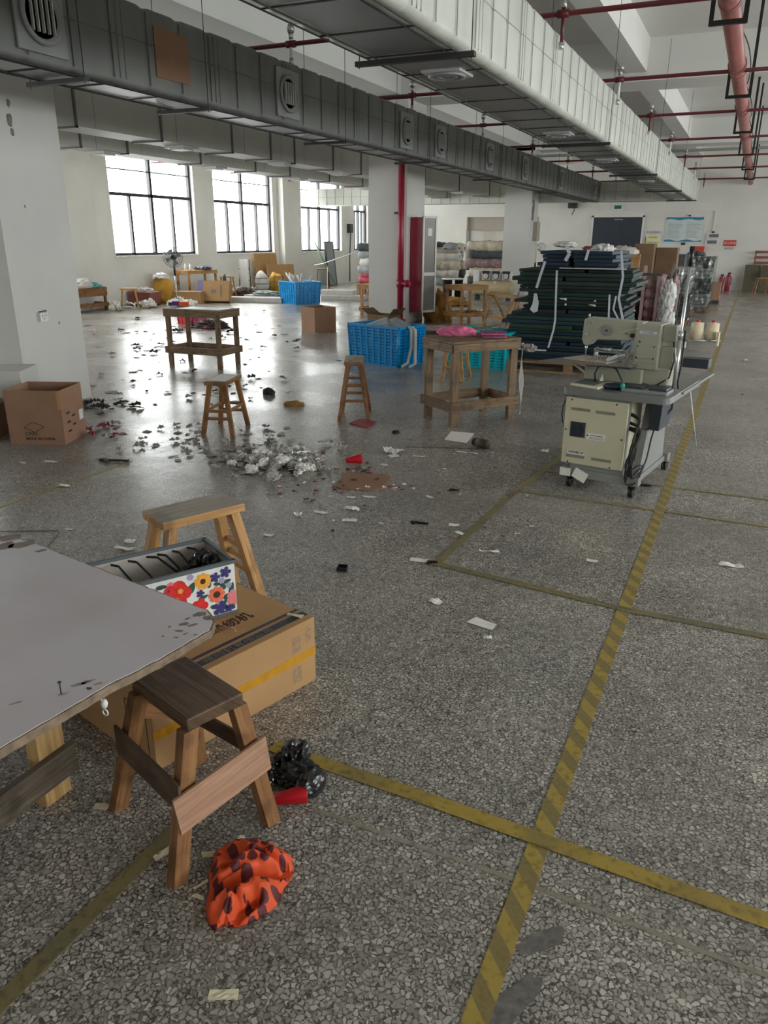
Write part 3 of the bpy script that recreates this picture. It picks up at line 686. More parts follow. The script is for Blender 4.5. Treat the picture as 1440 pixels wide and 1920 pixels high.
# pale metal box on the far pillar, switch boxes
o = MB().b2(PX1, PX1 + .12, 22.62, 22.95, 1.47, 1.98).done('fuse_box', M['beige']); tag(o, 'beige metal fuse box on the side of the far pillar', 'fuse box')
r = empty('power_socket', (PX1, 5.16, .82), 0, 'white surface-mounted power socket on the near pillar', 'socket')
MB().b2(0, .035, -.045, .045, -.04, .04).done('socket_box', M['white_plastic'], r, bevel=.004)
f = MB()
for a, b_ in ((-.018, .012), (.018, .012), (0, -.014)): f.b2(.035, .037, a - .003, a + .003, b_ - .008, b_ + .008)
f.done('socket_holes', M['black'], r)
MB().bar((.02, -.03, .046), (.02, .04, .052), .02, .008).done('black_strip', M['black'], r)
# ------------------------------------------------------------------ floor markings
def line(pts, w, mt, label, cat='floor tape', z=.0015, grp=None):
    m = MB()
    for (a, b_) in zip(pts[:-1], pts[1:]):
        m.bar((a[0], a[1], z), (b_[0], b_[1], z), w, .0015)
    return tag(m.done('floor_tape', mt), label, cat, grp)
line([(-.291, .3), (-.291, 27.3)], .054, M['tape_hazard'], 'long yellow hazard-striped tape along the aisle, running to the far wall')
line([(-1.15, 1.672), (-.69, 1.658), (-.29, 1.638), (1.0, 1.57)], .05, M['tape_yellow'], 'solid yellow tape crossing the aisle line near the black bag', z=.0033)
line([(-1.20, .4), (-1.19, 1.66)], .045, M['tape_worn'], 'dirty olive floor tape running under the dark foreground stool', z=.0022)
line([(-1.21, 3.23), (-.29, 3.117), (2.0, 3.10)], .045, M['tape_worn'], 'worn olive tape crossing the aisle between the machine and the foreground', z=.0026)
line([(-1.2, 3.2), (-1.165, 4.53)], .045, M['tape_worn'], 'worn olive tape running along the aisle, left of the machine', z=.0022)
line([(-1.16, 4.53), (-.28, 4.525), (2.0, 4.45)], .035, M['tape_faint'], 'faded yellow tape crossing just in front of the sewing machine', z=.0026)
line([(-1.25, 5.05), (-.43, 5.03), (2.0, 5.02)], .03, M['tape_faint'], 'thin faded tape passing beneath the sewing machine', z=.0026)
line([(-3.84, 2.0), (-3.83, 4.0)], .035, M['tape_faint'], 'pale yellow tape on the floor at the left, short of the carton')
line([(-1.15, 4.6), (-1.02, 6.2)], .045, M['tape_faint'], 'very faded tape patch left of the sewing machine')
line([(fp(590, 1518).x, fp(590, 1518).y), (fp(980, 1655).x, fp(980, 1655).y), (fp(1440, 1830).x, fp(1440, 1830).y)], .014, M['tape_faint2'], 'very faint thin brownish line crossing the floor below the yellow cross tape', z=.0004)
def stain(name, pts, mt):
    struct(MB().prism([(fp_.x, fp_.y) for fp_ in pts], .0002, .0008).done(name, mt))
random.seed(12)
def blobpoly(cx, cy, rx, ry, rot, n=26, seed=0):
    out = []
    for i in range(n):
        a = 2 * math.pi * i / n; k = 1 + .35 * noise.noise(Vector((math.cos(a) * 1.5, math.sin(a) * 1.5, seed))) + random.uniform(-.06, .06)
        x, y = math.cos(a) * rx * k, math.sin(a) * ry * k; out.append(Vector((cx + x * math.cos(rot) - y * math.sin(rot), cy + x * math.sin(rot) + y * math.cos(rot), 0)))
    return out
M['stain'] = mat('oily_stain', (0.15, 0.14, 0.125), 0.5, var=0.35, scale=50)
stain('trim_floor_stain_1', blobpoly(-.215, 1.335, .07, .022, .9, seed=3), M['stain'])
stain('trim_floor_stain_2', blobpoly(-.235, 1.16, .10, .028, 1.15, seed=8), M['stain'])
# ------------------------------------------------------------------ far wall fittings
FY = Y1 - .012
r = empty('double_door', (-4.26, Y1, 0)); r.name = 'door_1'; r['kind'] = 'structure'
for s_ in (-1, 1): MB().b2(min(0, s_ * .775), max(0, s_ * .775), -.05, -.01, 0, 2.21).done('door_leaf', M['door'], r, bevel=.004)
f = MB(); f.b2(-.83, -.78, -.07, 0, 0, 2.26); f.b2(.78, .83, -.07, 0, 0, 2.26); f.b2(-.83, .83, -.07, 0, 2.215, 2.26); f.done('door_frame', M['ceil'], r)
MB().b2(-.12, .16, -.06, -.05, 2.13, 2.155).done('door_closer', M['silver'], r)
# posters
r = empty('poster', (-2.19, FY, 1.47), 0, 'pale blue two-panel rules poster with wavy teal bands on the far wall', 'poster')
MB().b2(-.56, .56, -.01, 0, 0, .73).done('sheet', M['poster_blue'], r)
f = MB()
for s_ in (-1, 1):
    for kk in range(2):
        z = .70 if s_ > 0 else 0.0
        pts = [(-.56 + kk * .56, z if s_ < 0 else .62)]
        top = []
        for i in range(13):
            x = -.56 + kk * .56 + .56 * i / 12
            top.append((x, (.04 + .025 * math.sin(i * .55)) if s_ < 0 else (.66 + .02 * math.sin(i * .55))))
        poly = ([(-.56 + kk * .56, 0), (kk * .56, 0)] + list(reversed(top))) if s_ < 0 else (top + [(kk * .56, .73), (-.56 + kk * .56, .73)])
        f.prism(poly, 0, .003, Matrix(((1, 0, 0, 0), (0, 0, -1, -.0105), (0, 1, 0, 0), (0, 0, 0, 1))))
f.done('wave_band', M['poster_teal'], r)
f = MB(); random.seed(5)
for kk in (-1, 1):
    for i in range(13):
        w = random.uniform(.32, .44); x0 = (-.50 if kk < 0 else .07); f.b2(x0, x0 + w, -.0125, -.0105, .12 + i * .036, .126 + i * .036)
f.done('text_lines', M['ink_grey'], r)
o = MB().b2(-2.09, -2.03, FY - .03, FY, 2.22, 2.27).done('clip', M['black']); tag(o, 'small black clip above the blue poster', 'clip')
r = empty('notice', (-3.10, FY, 1.36), 0, 'white wall notice with yellow panels between the dark door and the blue poster', 'notice')
MB().b2(-.26, .26, -.006, 0, 0, .34).done('sheet', M['white_plastic'], r)
f = MB(); f.b2(-.15, .14, -.009, -.006, .20, .27); f.b2(-.19, .02, -.009, -.006, .03, .12); f.b2(.06, .20, -.009, -.006, .05, .11); f.done('yellow_panel', M['sign_yellow'], r)
f = MB()
for z in (.33, .24, .225, .08, .065): f.b2(-.12, .11, -.0105, -.009, z, z + .006)
f.b2(-.24, -.21, -.009, -.006, .03, .26); f.done('text_lines', M['ink_blue'], r)
f = text('heading', '车间管理规定', M['ink_blue'], .075, frame((0, -.004, .385), (1, 0, 0), (0, 0, 1)), r)
r = empty('meter_box', (-1.30, Y1, 1.38), 0, 'pair of white framed meter boxes with dark windows on the far wall', 'meter box')
f = MB(); f.b2(-.20, .17, -.06, 0, 0, .16); f.b2(-.17, .20, -.06, 0, .19, .35); f.done('housing', M['ceil'], r, bevel=.004)
f = MB(); f.b2(-.14, .14, -.065, -.06, .03, .13); f.b2(-.11, .17, -.065, -.06, .22, .32); f.done('window', M['vent_dark'], r)
MB().b2(-.03, .02, -.05, 0, .36, 1.0).done('cable_duct', M['ceil'], r); MB().b2(-.04, .03, -.06, -.0, .345, .40).done('connector', M['black'], r)
r = empty('red_sign', (-.775, FY, 1.43), 0, 'red rectangular sign with white lettering right of the meter boxes', 'sign')
MB().b2(-.18, .18, -.008, 0, -.09, .09).done('plate', M['sign_red'], r)
text('lettering', '禁止吸烟', M['white_plastic'], .085, frame((0, -.0085, 0), (1, 0, 0), (0, 0, 1)), r)
text('caption', '安全生产', M['ink'], .075, frame((0, -.0045, -.16), (1, 0, 0), (0, 0, 1)), r)
o = MB().b2(-1.77, -1.50, Y1 - .09, Y1, 1.14, 1.33).done('alarm_box', M['sign_red']); tag(o, 'small red alarm box on the far wall below the blue poster', 'alarm box')
o = MB().b2(-2.21, -2.09, Y1 - .04, Y1, 1.37, 1.44).done('switch', M['steel_dark']); tag(o, 'dark little wall switch just under the blue poster', 'switch')
r = empty('exit_sign', (-4.30, Y1 - .01, 2.52), 0, 'green running-person exit sign above the dark double door', 'exit sign')
MB().b2(-.17, .17, -.04, 0, -.085, .085).done('housing', M['ceil'], r); MB().b2(-.12, .11, -.044, -.04, -.055, .055).done('panel', M['sign_green'], r)
o = MB().b2(-5.9, -5.62, Y1 - .22, Y1, 2.50, 2.70).done('wall_unit', M['steel_dark']); tag(o, 'small dark unit high on the far wall left of the door', 'wall unit')
o = MB().tube([(-4.9, 23.5, 2.5), (-4.87, 23.5, 2.3), (-4.93, 23.5, 2.18)], .012, 6).done('hanging_cable', M['cable']); tag(o, 'short black cable end dangling under the cross duct above the dark door', 'cable')
# ------------------------------------------------------------------ more placement helpers
def proj(p):
    v = Vector(p) - Vector((0, 0, CH)); c = RX * v.x + RY * v.y + RZ * v.z
    return (720 + FPX * c.x / c.z, 960 + FPX * c.y / c.z)
def on_line(T, G, py):
    lo, hi = 0.0, 1.0
    for _ in range(40):
        m = (lo + hi) / 2
        if proj(T.lerp(G, m))[1] < py: lo = m
        else: hi = m
    return T.lerp(G, lo)
def wx(px, py, X):
    r = Vector((px - 720.0, py - 960.0, FPX)); v = Vector((r.dot(RX), r.dot(RY), r.dot(RZ))); return Vector((0, 0, CH)) + v * (X / v.x)
def wy(px, py, Y):
    r = Vector((px - 720.0, py - 960.0, FPX)); v = Vector((r.dot(RX), r.dot(RY), r.dot(RZ))); return Vector((0, 0, CH)) + v * (Y / v.y)
def rel(root, p): return Vector(p) - root.location
# ------------------------------------------------------------------ foreground: laminate board table
BZ = .52
r = empty('laminate_table', (-1.6, 1.2, 0), 0, 'low table made of a lilac-grey laminate board with frayed edges in the left foreground', 'table')
outl = [fp(388, 1143, BZ), fp(399, 1153, BZ), fp(403, 1166, BZ), fp(395, 1181, BZ), fp(300, 1237, BZ), fp(190, 1293, BZ), fp(95, 1350, BZ), fp(0, 1404, BZ), Vector((-1.33, .45, BZ)), Vector((-2.7, .45, BZ)), fp(-70, 985, BZ), fp(0, 1001, BZ), fp(60, 1016, BZ), fp(125, 1042, BZ), fp(190, 1066, BZ), fp(290, 1105, BZ)]
poly = [(p.x + 1.6, p.y - 1.2) for p in outl]
poly = list(reversed(poly))
# ragged outline
rag = []; random.seed(2)
for i, p in enumerate(poly):
    q = poly[(i + 1) % len(poly)]; d = math.dist(p, q); n = max(1, int(d / .02))
    for k in range(n):
        t = k / n; rag.append((p[0] + (q[0] - p[0]) * t + random.uniform(-.0022, .0022), p[1] + (q[1] - p[1]) * t + random.uniform(-.0022, .0022)))
cxp = sum(p[0] for p in poly) / len(poly); cyp = sum(p[1] for p in poly) / len(poly)
MB().prism(rag, .497, .5185).done('tabletop', M['board_edge'], r)
def inset(pl, d):
    out = []
    for x, y in pl:
        l = math.hypot(x - cxp, y - cyp); out.append((x - (x - cxp) / l * d, y - (y - cyp) / l * d))
    return out
MB().prism(inset(rag, .006), .5185, BZ).done('laminate_sheet', M['board_grey'], r)
random.seed(11)
def splotch(mb, c, rr, z, n=14, ax=1.0, rot=0.0):
    pl = []
    for i in range(n):
        a = 2 * math.pi * i / n; k = rr * random.uniform(.6, 1.15); x, y = math.cos(a) * k, math.sin(a) * k * ax
        pl.append((c[0] + x * math.cos(rot) - y * math.sin(rot), c[1] + x * math.sin(rot) + y * math.cos(rot)))
    mb.prism(pl, z, z + .0006)
for (px, py, rr, ax) in ((374, 1152, .020, .8), (388, 1158, .016, 1), (362, 1172, .014, .5), (345, 1170, .014, .7), (335, 1183, .013, .5), (352, 1160, .010, .4), (330, 1195, .008, .5), (318, 1175, .006, .6), (305, 1193, .004, 1), (366, 1190, .006, .5), (348, 1188, .008, .4), (20, 1008, .035, .9), (45, 1020, .05, .6), (5, 1025, .06, .6), (-30, 1010, .08, .8), (75, 1033, .02, .5)):
    p = fp(px, py, BZ); f = MB(); splotch(f, (p.x + 1.6, p.y - 1.2), rr, BZ, ax=ax, rot=random.uniform(0, 2)); f.done('peeled_patch', M['peel'], r)
for (px, py, rr, ax) in ((150, 1283, .022, .35), (166, 1278, .018, .5), (185, 1282, .012, .5), (118, 1302, .012, .4), (30, 1318, .014, .2)):
    p = fp(px, py, BZ); f = MB(); splotch(f, (p.x + 1.6, p.y - 1.2), rr, BZ, ax=ax, rot=1.0); f.done('smudge', M['smudge'], r)
f = MB(); p = fp(115, 1302, BZ); p = Vector((p.x + 1.6, p.y - 1.2, BZ)); f.cyl(p, p + Vector((-.004, .003, .028)), .0016, seg=8); f.cyl(p + Vector((-.004, .003, .028)), p + Vector((-.004, .003, .030)), .0045, seg=10)
f.done('nail', M['steel_dark'], r)
f = MB(); p = fp(167, 1291, BZ); splotch(f, (p.x + 1.6, p.y - 1.2), .009, BZ, ax=.6); f.done('edge_hole', M['f_core'], r)
f = MB(); e = fp(188, 1296, .50); e = Vector((e.x + 1.6, e.y - 1.2, .5))
f.tube([e, e + Vector((.004, -.004, -.02)), e + Vector((.006, 0, -.034))], .002, 6)
f.lathe([(0, .012), (.006, .010), (.009, 0), (.006, -.010), (0, -.012)], e + Vector((.007, 0, -.032)), 12); f.blob(e + Vector((-.012, -.008, -.004)), .006, .006, .005, .2)
f.tube([e + Vector((.007 + .008 * math.cos(a * .7), 0, -.056 + .008 * math.sin(a * .7))) for a in range(10)], .002, 6)
f.done('hanging_bauble', M['white_plastic'], r)
for (x, y) in ((-1.59, 1.217), (-2.35, 1.45), (-2.35, .7), (-1.6, .62)):
    MB().b2(x - .022 + 1.6, x + .022 + 1.6, y - .045 - 1.2, y + .045 - 1.2, 0, .497).done('leg', M['wood_block'], r, bevel=.002)
a0, a1 = wx(138, 1391, -1.55), wx(139, 1428, -1.55)
zt, zb_ = a0.z, a1.z - .01
MB().b2(-1.567 + 1.6, -1.545 + 1.6, -.75, a0.y - 1.2, min(zb_, zt - .09), zt).done('rail', M['wood_rail'], r)
# ------------------------------------------------------------------ foreground stool with plywood braces
SZt = .42
F_, R_, L_p = fp(350, 1350, SZt), fp(456, 1298, SZt), fp(245, 1272, SZt); B_ = L_p + R_ - F_
ctr = (L_p + R_) / 2; r = empty('wooden_stool', (ctr.x, ctr.y, 0), 0, 'dark-seated wooden stool braced with two plywood strips in the foreground', 'stool')
O = r.location
def rl(p): return Vector(p) - O
c = [rl(F_), rl(R_), rl(B_), rl(L_p)]
lo = [v - Vector((0, 0, .036)) for v in c]
MB().hexa(lo + c).done('seat', M['wood_dark'], r, bevel=.005)
feet = [fp(333, 1655), fp(508, 1540), fp(372, 1428), fp(222, 1515)]
cc = (c[0] + c[2]) / 2; legs = []
for k, ft in enumerate(feet):
    top = c[k].lerp(Vector((cc.x, cc.y, SZt)), .13) - Vector((0, 0, .036)); G = rl(ft); legs.append((top, G))
    MB().bar(G, top, .042, .034, up=(c[1] - c[0]).cross(Vector((0, 0, 1))), flat=True).done('leg', M['wood_brown'], r, bevel=.0015)
def onleg(k, py): return rl(on_line(legs[k][0] + O, legs[k][1] + O, py))
def brace(name, ka, kb, ya, yb, h, m, outward, extra=.03):
    a = onleg(ka, ya); b_ = onleg(kb, yb); d = (b_ - a).normalized(); off = Vector(outward).normalized() * .026
    a = a - d * extra + off; b_ = b_ + d * extra + off
    up = Vector((0, 0, 1)); n = d.cross(up).normalized()
    return MB().bar(a, b_, .007, h, up=up).done(name, m, r)
dFR = (c[1] - c[0]).normalized(); dFL = (c[3] - c[0]).normalized()
brace('plywood_brace', 0, 1, 1508, 1415, .108, M['wood_ply'], -dFL, .034)
brace('plywood_brace', 3, 0, 1386, 1481, .088, M['wood_plydark'], -dFR, .03)
brace('stretcher', 1, 2, 1400, 1340, .05, M['wood_plydark'], dFL, .0)
brace('stretcher', 2, 3, 1345, 1340, .04, M['wood_brown'], dFR, .0)
# ------------------------------------------------------------------ generic stool
def stool(cx, cy, ang, L, Wd, H, sl, sw, rungs, mseat, mleg, label, th=.032, group=None, lw=.036, rung_sides='ends'):
    r = empty('wooden_stool', (cx, cy, 0), math.radians(ang), label, 'stool', group)
    se = MB().b2(-L / 2, L / 2, -Wd / 2, Wd / 2, H - th, H - .0015).done('seat', mleg, r, bevel=.004); MB().b2(-L / 2 + .002, L / 2 - .002, -Wd / 2 + .002, Wd / 2 - .002, H - .002, H).done('worn_seat_surface', mseat, se)
    P = {}
    for a in (-1, 1):
        for b_ in (-1, 1):
            top = Vector((a * (L / 2 - .045), b_ * (Wd / 2 - .03), H - th)); G = Vector((a * (L / 2 - .045 + sl), b_ * (Wd / 2 - .03 + sw), 0)); P[a, b_] = (top, G)
            MB().bar(G, top, lw, lw * .8, up=(1, 0, 0), flat=True).done('leg', mleg, r, bevel=.0015)
    def at(k, z): t, g = P[k]; return g.lerp(t, z / t.z)
    for a in (-1, 1):
        for z in rungs: MB().bar(at((a, -1), z), at((a, 1), z), .016, .024).done('rung', mleg, r)
    for b_ in (-1, 1):
        z = rungs[0] + .06 if len(rungs) else .15
        if rung_sides == 'all': MB().bar(at((-1, b_), z), at((1, b_), z), .016, .024).done('rung', mleg, r)
    return r
s2 = [fp(272, 950, .45), fp(418, 925, .45), fp(456, 945, .45), fp(302, 985, .45)]
cs = (s2[0] + s2[1] + s2[2] + s2[3]) / 4
stool(cs.x, cs.y, 66, .37, .19, .45, .085, .05, (.13, .19, .25), M['wood_dirty'], M['wood_light'], 'bright pine stool with greyed seat right behind the floral fabric box', th=.036, lw=.05)
stool(-3.79, 5.09, 106, .38, .185, .43, .05, .06, (.13, .19), M['wood_dirty'], M['wood_brown'], 'brown wooden stool with scraps on its seat standing by the heap of tissue scraps', rung_sides='all')
stool(-3.065, 6.03, 114, .40, .165, .51, .045, .075, (.17, .24, .31), M['wood_dirty'], M['wood_brown'], 'tall narrow wooden stool left of the slatted work bench', lw=.034)
p = fp(855, 712)
stool(p.x - .02, p.y + .05, 96, .36, .18, .46, .05, .06, (.16, .22), M['wood_brown'], M['wood_light'], 'light wooden stool half hidden behind the work bench by the teal crate')
o = MB().b2(-.16, .16, -.075, .075, 0, .002).done('paper_sheet', M['paper']); o.location = (-3.79, 5.09, .431); o.rotation_euler.z = math.radians(106); tag(o, 'crumpled white paper spread over the brown stool seat at the left', 'paper')
M['smear'] = mat('greyish_rub', (.33, .21, .115), .8, var=.25, scale=60)
# ------------------------------------------------------------------ big sewing machine carton
r = empty('cardboard_box', (-1.396, 1.425, 0), math.radians(74.7), 'large tan carton with navy stripes and yellow tape under the laminate board', 'box')
LX, LY, LZ = .67, .60, .252
MB().b2(0, LX, 0, LY, 0, LZ).done('carton_body', M['card_tan'], r, bevel=.003)
f = MB(); f.b2(0.001, LX - .002, .030, .062, LZ, LZ + .0008); f.done('wide_stripe', M['ink_navy'], r)
f = MB(); f.b2(0.001, LX - .002, .078, .092, LZ, LZ + .0008); f.done('thin_stripe', M['ink_navy'], r)
f = MB(); f.b2(0, LX + .001, -.0008, 0, .105, .137); f.done('packing_tape', M['tape_y'], r)
for q in ((LX - .11, LX - .07, .15, .21), (LX - .11, LX - .07, .03, .09), (LX - .045, LX - .02, .17, .23)): MB().b2(q[0], q[1], -.0006, 0, q[2], q[3]).done('rubbed_mark', M['smear'], r)
text('carton_lettering', '工业缝纫机', M['ink'], .058, frame((.392, .182, LZ + .0004), (1, 0, 0), (0, 1, 0)), r, 'CENTER', bold=.0008)
text('stripe_lettering', '缝纫机有限公司', M['ink_grey'], .034, frame((.37, .046, LZ + .001), (1, 0, 0), (0, 1, 0)), r, 'CENTER', sx=1.2)
f = MB()
for (y0, y1, z0, z1) in ((.03, .08, .03, .20), (.09, .14, .13, .20), (.09, .14, .04, .11)):
    t = .003
    f.b2(-.0008, 0, y0, y1, z0, z0 + t); f.b2(-.0008, 0, y0, y1, z1 - t, z1); f.b2(-.0008, 0, y0, y0 + t, z0, z1); f.b2(-.0008, 0, y1 - t, y1, z0, z1)
for k in range(3): f.b2(-.0008, 0, .10 + k * .012, .103 + k * .012, .145, .185)
f.b2(-.0008, 0, .10, .13, .05, .075)
f.done('handling_symbols', M['ink'], r)
# scraps lying on the carton
def scrapmesh(kind, seed, a=.05, b=.03, lift=.008):
    if kind == 'lump': return MB().blob((0, 0, b * .42), a * .55, b * .6, b * .5, .55, 1.9, 3, seed, .001, True).done('x', M['paper'], None, flat=True)
    random.seed(seed); m = MB(); ph = random.uniform(0, 6)
    cut = [random.uniform(.75, 1.1) for _ in range(5)]
    def fn(u, v):
        x = (u - .5) * a * (cut[0] + (cut[1] - cut[0]) * v); y = (v - .5) * b * (cut[2] + (cut[3] - cut[2]) * u)
        z = .0012 + lift * abs(noise.noise(Vector((u * 2.6 + seed, v * 2.6, seed * .37)))) * (1.5 if kind == 'crumple' else 1) + lift * .35 * abs(math.sin(u * 3 + ph))
        return (x, y, z)
    m.grid(fn, 7, 5, smooth=False)
    me_o = m.done('x', M['paper'], None, recalc=False); return me_o
def place(o, name, mt, loc, rz, label, cat, group=None, sc=1.0):
    o.name = name; o.data.name = name; o.data.materials.clear(); o.data.materials.append(mt)
    o.location = loc; o.rotation_euler.z = rz; o.scale = (sc, sc, sc)
    return tag(o, label, cat, group)
p = fp(553, 1155, .2535); o = MB().bar((-.03, -.004, .002), (.028, .012, .002), .007, .003).bar((-.028, 0, .004), (.03, -.006, .004), .007, .003).done('zip_scrap', M['cream']); o.location = p; tag(o, 'folded cream tape scrap lying on the navy stripe of the large carton', 'scrap')
p = fp(436, 1180, .2535); o = MB().tube([(-.03, 0, .001), (-.01, .008, .001), (.01, .002, .001), (.02, -.01, .001)], .0012, 5).done('thread_scrap', M['cream']); o.location = p; tag(o, 'thin cream thread lying on the lettering of the large carton', 'thread')
# ------------------------------------------------------------------ floral fabric box
r = empty('fabric_box', (-1.712, 1.585, LZ + .002), math.radians(60), 'open fabric storage box printed with bright flowers, standing on the large carton', 'storage box')
bx, by, bz, t = .46, .255, .200, .006
f = MB(); f.b2(0, bx, 0, t, 0, bz - .008); f.b2(0, bx, by - t, by, 0, bz - .008); f.b2(0, t, t, by - t, 0, bz - .008); f.b2(bx - t, bx, t, by - t, 0, bz - .008); f.b2(t, bx - t, t, by - t, 0, .006)
f.done('box_shell', M['flower_white'], r)
f = MB(); f.b2(t, bx - t, t, t + .002, .006, bz - .008); f.b2(t, bx - t, by - t - .002, by - t, .006, bz - .008); f.b2(t, t + .002, t, by - t, .006, bz - .008); f.b2(bx - t - .002, bx - t, t, by - t, .006, bz - .008); f.b2(t, bx - t, t, by - t, .006, .008)
f.done('lining', M['lining'], r)
f = MB(); e = .003
f.b2(-e, bx + e, -e, t + e, bz - .012, bz); f.b2(-e, bx + e, by - t - e, by + e, bz - .012, bz); f.b2(-e, t + e, 0, by, bz - .012, bz); f.b2(bx - t - e, bx + e, 0, by, bz - .012, bz)
f.b2(-e, bx + e, -e, 0, 0, .010); f.b2(bx, bx + e, 0, by, 0, .01); f.done('binding', M['trim_grey'], r)
f = MB(); random.seed(4)
for (x, dx) in ((.05, .05), (.11, .05), (.17, .06), (.235, .09), (.275, .06), (.33, .04), (.385, .05)):
    pts = [(x, by - .012, bz - .02), (x + dx * .3, by - .05, bz - .015), (x + dx * .7, by - .11, bz - .05), (x + dx, by - .16, bz - .10)]
    f = MB()
    for a, b_ in zip(pts[:-1], pts[1:]): f.bar(a, b_, .003, .008)
    f.done('divider_tab', M['steel_dark'], r)
Mf = Matrix(((1, 0, 0, 0), (0, 0, -1, -.0008), (0, 1, 0, 0), (0, 0, 0, 1)))
def petals(mb, u, z, rr, n, d, fat=.5, z0=0):
    pl = []
    for i in range(n * 8):
        a = 2 * math.pi * i / (n * 8); k = rr * (1 - d + d * abs(math.cos(a * n / 2)) ** fat)
        x, y = u + math.cos(a) * k, z + math.sin(a) * k
        pl.append((min(max(x, .002), bx - .002), min(max(y, .012), bz - .013)))
    mb.prism(pl, z0, z0 + .0005, Mf)
def leaf(mb, u, z, l, w, a, z0=0):
    pl = []
    for i in range(14):
        t_ = 2 * math.pi * i / 14; x = math.cos(t_) * l; y = math.sin(t_) * w * (1 - .3 * math.cos(t_))
        pl.append((min(max(u + x * math.cos(a) - y * math.sin(a), .002), bx - .002), min(max(z + x * math.sin(a) + y * math.cos(a), .012), bz - .013)))
    mb.prism(pl, z0, z0 + .0004, Mf)
for (u, z, l, w, a) in ((.30, .135, .022, .013, 1.0), (.412, .115, .017, .009, 2.0), (.43, .128, .015, .007, .2), (.444, .098, .022, .009, 1.3), (.43, .072, .02, .01, .3), (.38, .042, .018, .008, -.3), (.415, .05, .014, .007, .9), (.444, .03, .015, .008, -1), (.20, .165, .019, .008, 0), (.27, .155, .02, .008, -.6), (.34, .09, .018, .007, .3), (.395, .126, .016, .006, -.2), (.315, .04, .015, .008, .8), (.33, .02, .014, .006, 0), (.365, .13, .011, .006, 1.2), (.12, .12, .02, .01, 1), (.06, .06, .02, .01, .4), (.03, .15, .02, .008, 2), (.34, .06, .006, .003, 1), (.345, .05, .006, .003, .8), (.22, .03, .02, .01, .5)):
    g = MB(); leaf(g, u, z, l, w, a); g.done('leaf_print', M['f_green'], r)
for q in ((.342, .150, .031, 9, .35, .4, .0005), (.05, .10, .03, 9, .35, .4, .0005),): g = MB(); petals(g, *q); g.done('orange_flower_print', M['f_orange'], r)
g = MB(); petals(g, .388, .088, .031, 8, .3, .4, .0006); g.done('coral_flower_print', M['f_coral'], r)
for q in ((.250, .125, .050, 5, .25, .6, .0006), (.325, .060, .030, 5, .25, .6, .0006), (.11, .06, .035, 5, .25, .6, .0006),): g = MB(); petals(g, *q); g.done('red_flower_print', M['f_red'], r)
for q in ((.452, .06, .030, 5, .25, .6, .0004), (.23, .165, .012, 5, .25, .6, .0004),): g = MB(); petals(g, *q); g.done('pink_flower_print', M['f_pink'], r)
for (u, z, rr) in ((.425, .163, .021), (.386, .153, .019), (.330, .107, .015), (.398, .032, .029), (.43, .022, .018), (.222, .145, .006), (.16, .14, .015)): g = MB(); petals(g, u, z, rr, 5, .55, .5, .0008); g.done('navy_flower_print', M['f_navy'], r)
for (u, z, rr) in ((.41, .135, .012), (.435, .112, .011), (.21, .135, .010), (.23, .142, .007), (.30, .175, .012), (.40, .052, .012), (.445, .085, .008)): g = MB(); petals(g, u, z, rr, 6, .3, .5, .0003); g.done('lilac_print', M['f_lilac'], r)
for (u, z, rr) in ((.342, .150, .010), (.388, .088, .013), (.05, .10, .01)): g = MB(); petals(g, u, z, rr, 8, .05, 1, .0012); g.done('flower_centre_print', M['f_core'], r)
for q in ((.245, .100, .014, 5, .3, .6, .0013), (.262, .135, .010, 5, .3, .6, .0013), (.31, .05, .010, 5, .3, .6, .0013),): g = MB(); petals(g, *q); g.done('flower_highlight_print', M['f_orange'], r)
# black bag inside the floral box
m = MB(); ca, sa = math.cos(math.radians(60)), math.sin(math.radians(60))
q = Vector((-1.712 + .405 * ca - .13 * sa, 1.585 + .405 * sa + .13 * ca, LZ + .135))
m.blob(q, .055, .06, .065, .28, 2.2, 4, seed=3, ridge=True); m.blob(q + Vector((-.03, -.055, -.03)), .05, .05, .05, .3, 2.5, 4, seed=8, ridge=True)
o = m.done('plastic_bag', M['blackbag'], flat=True); tag(o, 'crumpled black plastic bag stuffed into the floral fabric box', 'plastic bag')
# ------------------------------------------------------------------ things on the near floor
m = MB(); p = fp(548, 1478)
m.blob(p + Vector((-.035, .065, .035)), .045, .065, .06, .28, 1.6, 4, seed=5, ridge=True); m.blob(p + Vector((-.005, .03, .032)), .075, .05, .045, .28, 1.8, 4, seed=9, ridge=True, flat=.002)
m.blob(p + Vector((-.055, .03, .028)), .045, .05, .04, .28, 1.9, 4, seed=12, ridge=True, flat=.002); m.blob(p + Vector((.058, .008, .035)), .040, .052, .042, .10, 1.4, 4, seed=2, ridge=True, flat=.002)
o = m.done('plastic_bag', M['blackbag'], flat=True); tag(o, 'crumpled black plastic bag on the floor beside the red cone', 'plastic bag')
def cone(p0, p1, r0, r1, label):
    r = empty('thread_cone', p0, 0, label, 'cone'); d = Vector(p1) - Vector(p0)
    mx = Vector((0, 0, 1)).rotation_difference(d.normalized()).to_matrix(); L2 = d.length
    m = MB(); m.lathe([(r0, 0), (r1, L2), (r1 + .001, L2 + .002), (r1 - .002, L2), (r0 - .002, .002)], (0, 0, r1 * 1.0), 28, mx); m.done('cone_shell', M['redplastic'], r)
    return r
a = fp(500, 1516); b_ = fp(573, 1502)
cone(a, b_, .014, .026, 'red plastic thread cone lying against the black bag')
a = fp(649, 872); b_ = fp(671, 866); d = (b_ - a).normalized()
cone(a, a + (Vector((.62, .78, 0)) * .11), .018, .034, 'small red cone lying behind the flat cardboard piece')
